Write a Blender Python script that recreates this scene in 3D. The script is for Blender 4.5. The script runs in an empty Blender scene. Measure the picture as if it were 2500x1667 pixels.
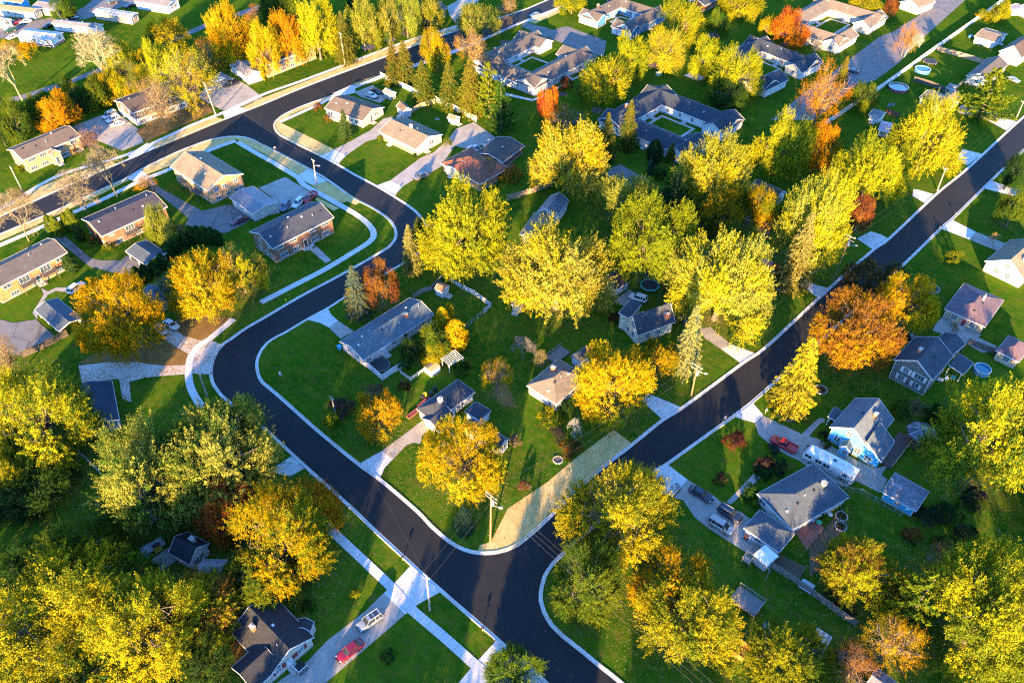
import bpy, bmesh, math, random
import numpy as np
from mathutils import Vector, Matrix
from mathutils.geometry import tessellate_polygon
R=math.radians
scene=bpy.context.scene
COLL=scene.collection
# ------------------------------------------------------------------ camera, sky, sun, exposure
cam=bpy.data.cameras.new('camera'); camo=bpy.data.objects.new('camera',cam); COLL.objects.link(camo)
cam.sensor_width=36; cam.lens=1944/2500*36; cam.clip_start=1; cam.clip_end=4000
camo.location=(0,0,125); camo.rotation_euler=(R(90-43.6),0,0)
scene.camera=camo
SUN_EL=11.3; SUN_AZ=190.0            # compass angle of the sun from +Y, clockwise
world=bpy.data.worlds.new('World'); scene.world=world; world.use_nodes=True
wn=world.node_tree; bg=wn.nodes['Background']
sky=wn.nodes.new('ShaderNodeTexSky'); sky.sky_type='NISHITA'; sky.sun_disc=False
sky.sun_elevation=R(SUN_EL); sky.sun_rotation=R(SUN_AZ); sky.altitude=300; sky.air_density=1.0; sky.dust_density=0.3; sky.ozone_density=6.0
wn.links.new(sky.outputs[0],bg.inputs[0]); bg.inputs[1].default_value=0.15
sl=bpy.data.lights.new('sun','SUN'); sl.energy=5.0; sl.angle=R(0.55); sl.color=(1.0,0.62,0.25)
so=bpy.data.objects.new('sun',sl); COLL.objects.link(so)
sd=Vector((math.sin(R(SUN_AZ))*math.cos(R(SUN_EL)),math.cos(R(SUN_AZ))*math.cos(R(SUN_EL)),math.sin(R(SUN_EL))))
so.rotation_euler=sd.to_track_quat('Z','Y').to_euler(); so.location=(0,-200,200)
vs=scene.view_settings; vs.view_transform='Standard'; vs.look='None'; vs.gamma=1; vs.use_curve_mapping=False; vs.exposure=2.82
scene.cycles.use_adaptive_sampling=True; scene.cycles.adaptive_threshold=.02; scene.cycles.use_denoising=False; scene.cycles.filter_width=1.2; scene.cycles.max_bounces=4; scene.cycles.diffuse_bounces=3; scene.cycles.glossy_bounces=2; scene.cycles.transmission_bounces=2
scene.cycles.transparent_max_bounces=4
# ------------------------------------------------------------------ layout of the neighbourhood (metres; x right, y away, z up)
ROAD_EDGES={
'west':[(-143.78,163.7),(-135.86,172.73),(-126.79,182.35),(-117.02,194.08),(-112.28,199.69),(-109.09,205.21),(-103.59,212.53),(-98.46,218.15),(-92.77,222.58),(-86.89,224.18),(-81.69,222.93),(-76.85,219.16),(-75.76,218.49),(-67.49,211.75),(-55.58,201.52),(-45.16,190.64),(-38.43,184.96),(-33.85,180.22),(-31.63,176.55),(-30.53,172.98),(-30.57,169.98),(-31.51,167.29),(-33.28,164.88),(-39.57,158.13),(-44.43,153.22),(-51.44,146.38),(-57.32,139.87),(-61.34,135.58),(-64.02,131.8),(-65.01,130.68),(-65.91,128.3),(-66.17,125.09),(-65.69,121.95),(-64.62,118.9),(-63.02,116.58),(-60.34,113.66),(-51.88,106.82),(-48.73,104.13),(-39.88,95.76),(-29.98,86.6),(-24.5,81.23),(-17.56,74.69),(-11.89,69.5),(-3.09,61.64),(0.66,58.32),(2.93,56.57),(5.53,53.79),(14.44,44.66)],
'east':[(151.98,461.35),(74.93,382.16),(20.81,330.2),(2.8,312.42),(-16.69,291.96),(-33.07,277.03),(-45.5,265.75),(-55.18,256.77),(-62.47,249.96),(-67.06,246.21),(-72.31,240.76),(-75.21,236.23),(-76.04,232.16),(-75.18,228.55),(-73.19,225.01),(-69.49,221.55),(-58.11,212.2),(-51.86,206.96),(-46.09,201.52),(-39.12,195.54),(-33.39,190.07),(-29.54,186.16),(-26.76,182.89),(-24.77,179.43),(-23.16,174.5),(-23.05,167.53),(-25.28,162.99),(-28.38,159.5),(-30.43,157.45),(-40.66,146.79),(-43.39,143.57),(-48.39,138.76),(-52.69,134.13),(-54.02,133.1),(-55.84,130.86),(-56.61,128.67),(-56.87,126.51),(-56.67,124.03),(-55.78,121.27),(-54.31,118.57),(-50.06,114.62),(-39.71,104.72),(-30.8,96.72),(-25.18,92.14),(-17.9,85.37),(-15.17,82.31),(-12.33,79.59),(-10.01,77.85),(-7.55,76.76),(-4.74,76.37),(-2.35,76.64),(-0.73,77.16),(1.08,78.13),(4.79,81.59),(9.09,86.22),(15.71,93.47),(23.88,100.79),(31.08,107.42),(36.05,111.12),(50.95,123.86),(58.18,129.83),(77.89,149.97),(93.68,165.36),(99.42,170.23),(119.93,191.21),(134.78,205.2),(165.25,235.85),(215.15,284.11)],
'south':[(25.41,45.3),(16.73,53.61),(14.34,55.66),(10.96,58.7),(7.98,61.26),(6.39,63.0),(5.15,65.39),(4.64,67.42),(4.8,69.92),(5.38,72.06),(6.79,74.47),(8.87,76.71),(13.36,81.12),(26.16,93.74),(30.27,96.72),(40.31,104.72),(46.02,109.26),(55.57,117.73),(96.28,157.0),(114.27,175.01),(121.01,181.28),(145.02,205.51),(180.41,239.62),(227.5,284.11)],
'north':[(-146.98,169.98),(-139.35,180.22),(-132.59,188.66),(-125.45,197.6),(-117.21,207.09),(-108.7,216.81),(-92.1,234.74),(-82.59,244.4),(-69.36,258.7),(-45.71,281.44),(-33.6,293.46),(-18.59,306.66),(2.42,322.91),(15.51,336.25),(65.86,391.24),(134.19,461.35)]}
SHEETS=[
('straw_strip','straw',1,[(-111.42,218.82),(-108.59,216.48),(-92.22,234.52),(-96.58,236.6),(-95.0,238.86),(-99.07,235.11)]),
('straw_strip','straw',1,[(-92.16,234.96),(-82.55,244.24),(-83.63,248.99),(-88.63,242.69)]),
('straw_strip','straw',1,[(-84.8,242.3),(-69.47,259.29),(-45.8,282.2),(-33.65,293.97),(-18.63,307.52),(-20.99,311.32),(-34.06,299.07),(-46.82,287.51),(-61.41,271.99),(-72.41,260.57),(-85.9,247.0)]),
('straw_strip','straw',1,[(-109.09,205.21),(-103.59,212.53),(-98.46,218.15),(-92.77,222.58),(-86.89,224.18),(-81.69,222.93),(-76.85,219.16),(-80.04,217.48),(-85.71,222.23),(-93.33,215.81),(-100.08,207.72),(-107.03,201.52)]),
('straw_strip','straw',1,[(-82.35,222.93),(-75.76,218.49),(-67.49,211.75),(-59.48,204.9),(-62.13,201.52),(-71.23,210.26),(-83.94,220.86)]),
('straw_strip','straw',1,[(-144.02,164.17),(-135.74,172.47),(-126.68,182.08),(-116.91,193.79),(-112.17,199.39),(-110.66,198.79),(-115.84,191.78),(-128.36,176.04),(-142.35,160.89)]),
('straw_strip','straw',1,[(-146.98,169.98),(-139.47,180.48),(-132.71,188.95),(-125.56,197.9),(-117.21,207.07),(-119.35,209.29),(-128.43,201.81),(-136.21,194.08),(-142.11,186.16),(-150.58,177.07)]),
('straw_strip','straw',1,[(-57.6,196.42),(-53.34,197.9),(-41.92,187.83),(-43.41,186.16),(-46.0,187.83),(-48.56,186.16)]),
('straw_strip','straw',1,[(-54.86,190.07),(-47.67,184.52),(-49.0,183.16),(-55.08,188.66)]),
('straw_strip','straw',1,[(-75.21,236.23),(-76.04,232.16),(-75.18,228.55),(-73.19,225.01),(-69.49,221.55),(-58.11,212.2),(-57.21,212.85),(-54.35,216.14),(-71.29,230.35),(-73.89,232.53),(-71.78,238.1),(-64.68,245.42),(-56.92,253.04),(-59.2,253.04),(-66.92,245.42)]),
('straw_strip','straw',1,[(-53.83,258.02),(-45.39,264.88),(-45.7,267.51),(-54.52,260.14)]),
('straw_strip','straw',1,[(20.69,105.17),(23.88,101.8),(15.72,93.6),(7.18,85.62),(4.79,81.71),(1.08,78.31),(-0.73,77.39),(-2.35,76.94),(-4.75,76.66),(-6.16,76.94),(-5.8,78.31),(-3.79,79.0),(-0.76,86.11),(6.76,92.14),(12.48,97.83)]),
('straw_strip','straw',1,[(6.34,313.52),(20.76,329.01),(36.19,345.0),(35.44,347.56),(23.9,327.82),(8.95,311.32)]),
('driveway','concrete',2,[(-17.55,74.58),(-11.89,69.4),(-15.99,66.81),(-17.2,65.49),(-17.91,65.09),(-21.94,68.98),(-21.34,69.61),(-20.22,70.88)]),
('driveway','oldconc',2,[(-21.94,68.98),(-17.91,65.09),(-19.69,63.2),(-29.23,53.61),(-28.83,51.26),(-37.36,51.26),(-36.99,53.61),(-32.7,57.12),(-30.36,60.3),(-24.5,65.79)]),
('driveway','concrete',2,[(-2.43,60.68),(0.66,58.04),(2.93,56.39),(5.19,54.05),(-0.63,49.56),(-9.04,52.3),(-8.4,53.61),(-6.04,56.57)]),
('driveway','concrete',2,[(-43.5,98.53),(-39.99,95.76),(-42.74,93.6),(-45.21,94.0),(-46.97,95.08)]),
('driveway','concrete',2,[(-29.9,96.59),(-25.97,99.66),(-23.41,97.69),(-24.83,95.63),(-25.51,92.67)]),
('driveway','oldconc',2,[(-25.97,99.66),(-20.57,105.32),(-18.47,107.66),(-16.05,106.21),(-18.16,103.84),(-18.42,101.51),(-19.79,101.8),(-21.09,101.22),(-23.41,97.69)]),
('driveway','concrete',2,[(-48.24,138.69),(-43.94,142.88),(-42.58,140.27),(-40.68,138.29),(-42.52,135.96),(-44.75,137.51)]),
('driveway','oldconc',2,[(-40.68,138.29),(-36.47,134.62),(-39.2,132.17),(-42.52,135.96)]),
('driveway','concrete',2,[(28.81,115.27),(27.46,113.02),(31.32,107.51),(35.62,111.06),(33.22,112.7)]),
('driveway','concrete',2,[(49.63,130.31),(47.06,128.85),(50.93,123.76),(54.72,127.22),(52.25,128.85)]),
('driveway','oldconc',2,[(49.63,130.31),(47.06,128.85),(44.0,132.35),(43.23,135.38),(45.97,136.15)]),
('driveway','concrete',2,[(72.06,149.75),(74.13,145.88),(77.99,149.84),(74.24,151.69)]),
('driveway','oldconc',2,[(67.31,154.98),(72.06,149.75),(74.24,151.69),(71.74,155.88),(68.76,158.59),(63.93,162.28),(60.82,158.59)]),
('driveway','concrete',2,[(90.78,170.48),(93.64,165.27),(99.47,170.23),(97.51,172.47),(95.54,173.74)]),
('driveway','concrete',2,[(112.76,190.64),(115.22,186.27),(119.85,190.98),(115.76,193.62),(114.33,194.08)]),
('driveway','concrete',2,[(133.28,210.91),(134.94,206.77),(142.09,213.37),(137.45,216.14)]),
('driveway','concrete',2,[(152.91,233.63),(155.92,227.13),(162.18,233.04),(157.86,235.85)]),
('driveway','oldconc',2,[(152.91,233.63),(157.86,235.85),(154.36,240.38),(149.29,245.03),(145.5,241.15),(145.67,238.86),(151.54,235.48)]),
('driveway','concrete',2,[(114.57,175.01),(119.2,179.06),(123.39,173.48),(120.29,169.98)]),
('driveway','oldconc',2,[(123.39,173.48),(129.81,167.53),(125.89,164.64),(120.29,169.98)]),
('driveway','concrete',2,[(134.09,194.66),(138.32,198.49),(148.9,189.51),(147.29,186.16),(140.22,191.21)]),
('driveway','concrete',2,[(45.6,108.89),(50.47,113.08),(52.17,109.1),(49.95,106.97),(47.4,108.03)]),
('driveway','oldconc',2,[(52.13,108.95),(49.94,106.82),(49.96,103.84),(52.2,100.79),(54.57,98.61),(56.45,97.28),(61.01,92.4),(64.02,90.96),(66.19,92.4),(69.81,89.66),(72.34,92.72),(71.54,93.87),(73.48,96.04),(70.62,95.35),(67.58,97.55),(64.65,100.37),(62.3,102.38),(60.13,103.54),(58.67,104.07)]),
('path','oldconc',2,[(58.5,103.84),(62.6,107.57),(63.51,108.34),(64.63,108.18),(64.33,107.12),(63.48,106.97),(60.13,103.54)]),
('driveway','concrete',2,[(26.28,93.82),(30.22,96.64),(33.81,92.67),(30.43,88.76),(28.41,89.53),(25.96,92.14)]),
('driveway','oldconc',2,[(33.81,92.67),(38.12,89.02),(38.96,87.87),(41.12,85.99),(42.64,85.23),(43.99,83.76),(42.34,81.83),(44.87,78.54),(42.69,75.92),(36.14,81.59),(33.71,84.25),(32.22,87.98),(30.6,88.49)]),
('path','oldconc',2,[(40.26,87.49),(46.89,94.14),(47.99,93.2),(41.01,86.99)]),
('driveway','concrete',2,[(-57.47,212.4),(-51.84,207.21),(-50.02,212.4),(-54.23,215.81)]),
('driveway','oldconc',2,[(-54.23,215.81),(-50.02,212.4),(-45.03,220.73),(-42.09,222.23),(-40.66,227.84),(-37.45,234.37),(-38.78,236.6),(-41.51,235.11),(-44.56,227.84),(-49.91,220.86)]),
('driveway','concrete',2,[(-39.2,195.66),(-33.31,190.18),(-31.38,195.25),(-35.21,198.49)]),
('driveway','oldconc',2,[(-35.21,198.49),(-31.38,195.25),(-29.08,198.2),(-24.22,202.42),(-18.66,208.65),(-20.36,208.99),(-17.48,218.15),(-13.61,216.14),(-8.2,218.82),(-5.16,223.27),(-12.13,232.9),(-17.66,228.55),(-19.47,222.93),(-23.74,214.16),(-27.55,210.91)]),
('driveway','concrete',2,[(-62.58,200.48),(-60.28,204.76),(-53.2,198.08),(-57.58,196.3)]),
('parking_lot','oldconc',2,[(-72.34,194.66),(-65.85,200.48),(-54.91,190.35),(-57.49,187.27),(-59.0,185.34),(-63.92,182.89),(-66.95,186.16),(-67.05,189.51)]),
('driveway','concrete',2,[(-111.52,199.39),(-108.93,204.27),(-104.89,199.99),(-107.66,197.6)]),
('driveway','asphalt_old',2,[(-107.66,197.6),(-104.89,199.99),(-99.74,194.08),(-85.15,183.16),(-78.59,186.44),(-70.26,180.22),(-71.94,177.07),(-76.25,172.73),(-81.96,175.01),(-87.82,176.55),(-87.84,179.69),(-99.46,191.21)]),
('driveway','asphalt_old',2,[(-124.47,173.99),(-124.14,176.04),(-119.07,172.47),(-108.01,162.28),(-104.7,161.12),(-99.55,161.12),(-98.85,163.22),(-92.84,159.04),(-92.89,154.98),(-100.09,156.32),(-106.59,158.59)]),
('parking_lot','asphalt_old',2,[(-129.89,142.68),(-120.01,138.69),(-116.32,137.51),(-111.58,138.69),(-103.48,131.8),(-104.73,130.5),(-109.4,126.69),(-114.84,127.58),(-123.29,129.39)]),
('path','oldconc',2,[(-113.41,141.07),(-113.55,147.63),(-115.19,150.18),(-113.0,148.9),(-111.7,150.4),(-108.95,150.4),(-107.42,149.33),(-108.17,148.48),(-111.17,149.11),(-112.46,147.63),(-112.86,143.49),(-111.32,138.69)]),
('driveway','leafconc',2,[(-95.6,123.51),(-89.79,124.56),(-83.61,124.67),(-76.74,123.41),(-71.89,123.76),(-71.75,126.69),(-76.09,129.39),(-79.07,131.61),(-82.08,135.38),(-78.16,136.15),(-69.45,131.98),(-65.63,130.13),(-66.17,125.09),(-65.69,121.95),(-65.12,120.76),(-70.12,121.1),(-79.53,119.91),(-82.73,118.57),(-80.21,112.7),(-82.44,113.66),(-85.27,119.57),(-92.79,118.23)]),
('driveway','concrete',2,[(-116.12,212.53),(-112.45,219.84),(-108.57,216.94),(-114.15,210.26)]),
('parking_lot','oldconc',2,[(-139.7,229.99),(-133.19,237.35),(-127.63,238.1),(-118.18,228.55),(-113.6,220.18),(-118.4,215.15),(-133.22,224.31)]),
('driveway','concrete',2,[(-94.27,238.86),(-90.3,243.47),(-86.13,240.76),(-92.04,234.52)]),
('parking_lot','oldconc',2,[(-105.44,249.8),(-104.8,264.01),(-103.08,269.29),(-91.05,258.87),(-83.59,249.8),(-88.82,243.47),(-94.77,240.76)]),
('parking_lot','asphalt_old',2,[(3.24,308.96),(5.69,313.09),(8.07,310.82),(12.8,307.84),(15.7,305.27),(19.08,307.84),(21.53,308.96),(35.62,294.93),(33.34,281.47),(24.72,287.42),(18.44,293.54),(9.38,302.01)]),
('parking_lot','asphalt_old',2,[(83.3,234.35),(97.84,251.91),(108.82,264.03),(124.16,281.47),(139.89,299.15),(147.21,304.18),(152.57,310.08),(161.34,318.46),(196.71,362.98),(210.22,362.98),(152.16,293.54),(139.69,276.96),(126.41,262.84),(115.87,256.44),(97.06,233.95)]),
('parking_lot','asphalt_old',2,[(26.66,201.81),(30.01,206.13),(32.13,207.39),(39.15,199.39),(34.08,194.66)]),
('road','asphalt_old',2,[(-203.23,299.07),(-198.62,307.52),(-184.93,316.31),(-176.97,320.84),(-173.85,329.01),(-172.94,343.73),(-149.31,343.73),(-158.29,329.01),(-166.68,317.43),(-178.61,309.68),(-183.35,306.44),(-189.14,299.07),(-193.73,297.02)]),
('path','asphalt_old',2,[(-165.31,251.41),(-153.76,263.14),(-149.09,269.29),(-136.57,285.08),(-120.1,311.87),(-102.35,331.39),(-101.27,326.64),(-118.17,308.06),(-135.28,281.25),(-147.73,265.75),(-152.38,259.72),(-163.12,248.19),(-169.52,245.03),(-171.0,248.19)]),
('driveway','oldconc',2,[(-26.43,329.01),(-18.69,341.21),(-9.34,343.73),(-19.76,323.14),(-20.86,308.6),(-24.99,319.7)]),
('patio','concrete',2,[(60.15,266.19),(64.0,269.29),(67.44,264.01),(64.33,261.85)]),
('patio','brickred',2,[(51.44,81.23),(55.05,84.74),(57.13,81.83),(52.6,77.16)]),
('patio','oldconc',2,[(-64.04,75.14),(-60.72,78.54),(-58.55,76.03),(-61.22,73.15)]),
('driveway','oldconc',2,[(101.08,133.1),(104.28,134.62),(109.65,129.76),(108.6,127.94),(105.41,127.58),(103.27,130.31)]),
('patio','oldconc',2,[(99.33,137.9),(102.52,140.67),(107.6,133.3),(104.45,130.69),(97.1,134.81)]),
('path','oldconc',2,[(-52.6,165.84),(-50.77,167.05),(-46.0,161.12),(-47.24,159.96)]),
('patio','concrete',2,[(-55.02,166.32),(-52.89,169.0),(-51.3,167.53),(-53.58,164.88)]),
('driveway','oldconc',2,[(24.38,145.13),(28.65,149.75),(32.8,145.55),(27.9,142.68)]),
('driveway','concrete',2,[(-60.65,252.63),(-54.78,259.29),(-53.57,257.6),(-53.12,253.04),(-56.67,251.41)]),
('driveway','oldconc',2,[(-53.55,253.45),(-47.77,258.87),(-42.01,248.99),(-43.88,245.81),(-50.39,249.8)]),
('path','concrete',2,[(-2.15,253.04),(6.7,248.59),(9.57,250.6),(26.32,269.29),(25.83,267.96),(9.53,248.99),(6.68,247.16),(-2.52,251.41)]),
('path','oldconc',2,[(-67.23,181.82),(-64.9,185.34),(-63.65,182.35),(-65.88,181.28)]),
('dirt_bed','dirt',1,[(53.06,77.39),(57.07,81.59),(61.81,86.47),(61.31,82.07),(57.07,78.77),(53.94,73.37),(51.62,72.06)]),
('dirt_bed','dirt',1,[(44.91,74.25),(47.42,76.48),(51.7,73.81),(49.95,71.63),(47.1,72.71)]),
('leaf_litter','litter',1,[(-82.41,130.86),(-79.07,131.61),(-72.05,126.86),(-71.91,123.82),(-76.76,123.48),(-83.63,124.74),(-89.82,124.63),(-96.3,124.03),(-92.43,128.3)]),
('leaf_litter','litter',1,[(-80.03,137.12),(-75.83,140.67),(-64.82,139.08),(-69.76,131.24),(-75.11,132.92)]),
('leaf_litter','litter',1,[(-45.76,59.54),(-43.67,62.22),(-42.07,58.6),(-44.86,56.03)]),
('dirt_bed','dirt',1,[(57.28,173.99),(59.3,178.11),(66.37,181.28),(69.01,175.01),(67.83,169.98),(59.44,169.98)]),
('leaf_litter','litter',1,[(-118.4,227.13),(-113.02,220.52),(-97.4,239.62),(-102.13,247.4),(-111.82,238.86),(-117.83,228.55)]),
('leaf_litter','litter',1,[(-4.28,116.91),(-1.15,118.23),(0.86,111.12),(-2.3,111.75)])]
WALKS=[
(1.7,True,[(-34.11,82.43),(-25.68,74.69),(-20.61,69.92),(-17.17,66.2),(-10.99,60.97),(-4.95,55.66),(-2.25,53.35),(0.63,50.75)]),
(1.6,True,[(-65.3,138.88),(-69.5,131.24),(-70.42,130.86),(-71.65,127.22),(-70.96,122.3),(-69.43,117.9),(-67.51,114.62),(-64.85,111.12)]),
(1.7,True,[(-84.7,220.32),(-75.19,211.88),(-72.03,209.3),(-61.78,199.7),(-59.85,196.42),(-47.22,185.61),(-41.88,180.75),(-38.24,176.3),(-36.61,172.47),(-37.06,169.49),(-39.79,165.84),(-46.85,157.68),(-52.56,152.13),(-60.28,144.72)]),
(1.7,True,[(-85.45,221.2),(-92.96,214.49),(-100.54,204.9),(-107.25,198.31),(-114.68,188.66),(-122.23,180.22),(-127.47,173.99),(-133.44,167.53),(-140.85,159.04)]),
(1.5,False,[(-74.18,233.04),(-66.3,242.07),(-56.0,254.52),(-45.39,264.88),(-32.92,275.18),(-16.61,289.97),(1.03,309.68),(11.79,319.13),(25.6,333.81),(36.19,345.0)]),
(1.5,False,[(-148.42,173.99),(-141.1,183.97),(-134.5,197.6),(-129.16,203.65),(-117.02,212.2),(-109.66,220.86),(-102.12,230.71),(-93.74,239.62),(-84.22,251.57),(-72.71,262.11),(-61.58,273.07),(-46.14,288.78),(-34.1,299.59),(-20.87,308.81)])]
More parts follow.
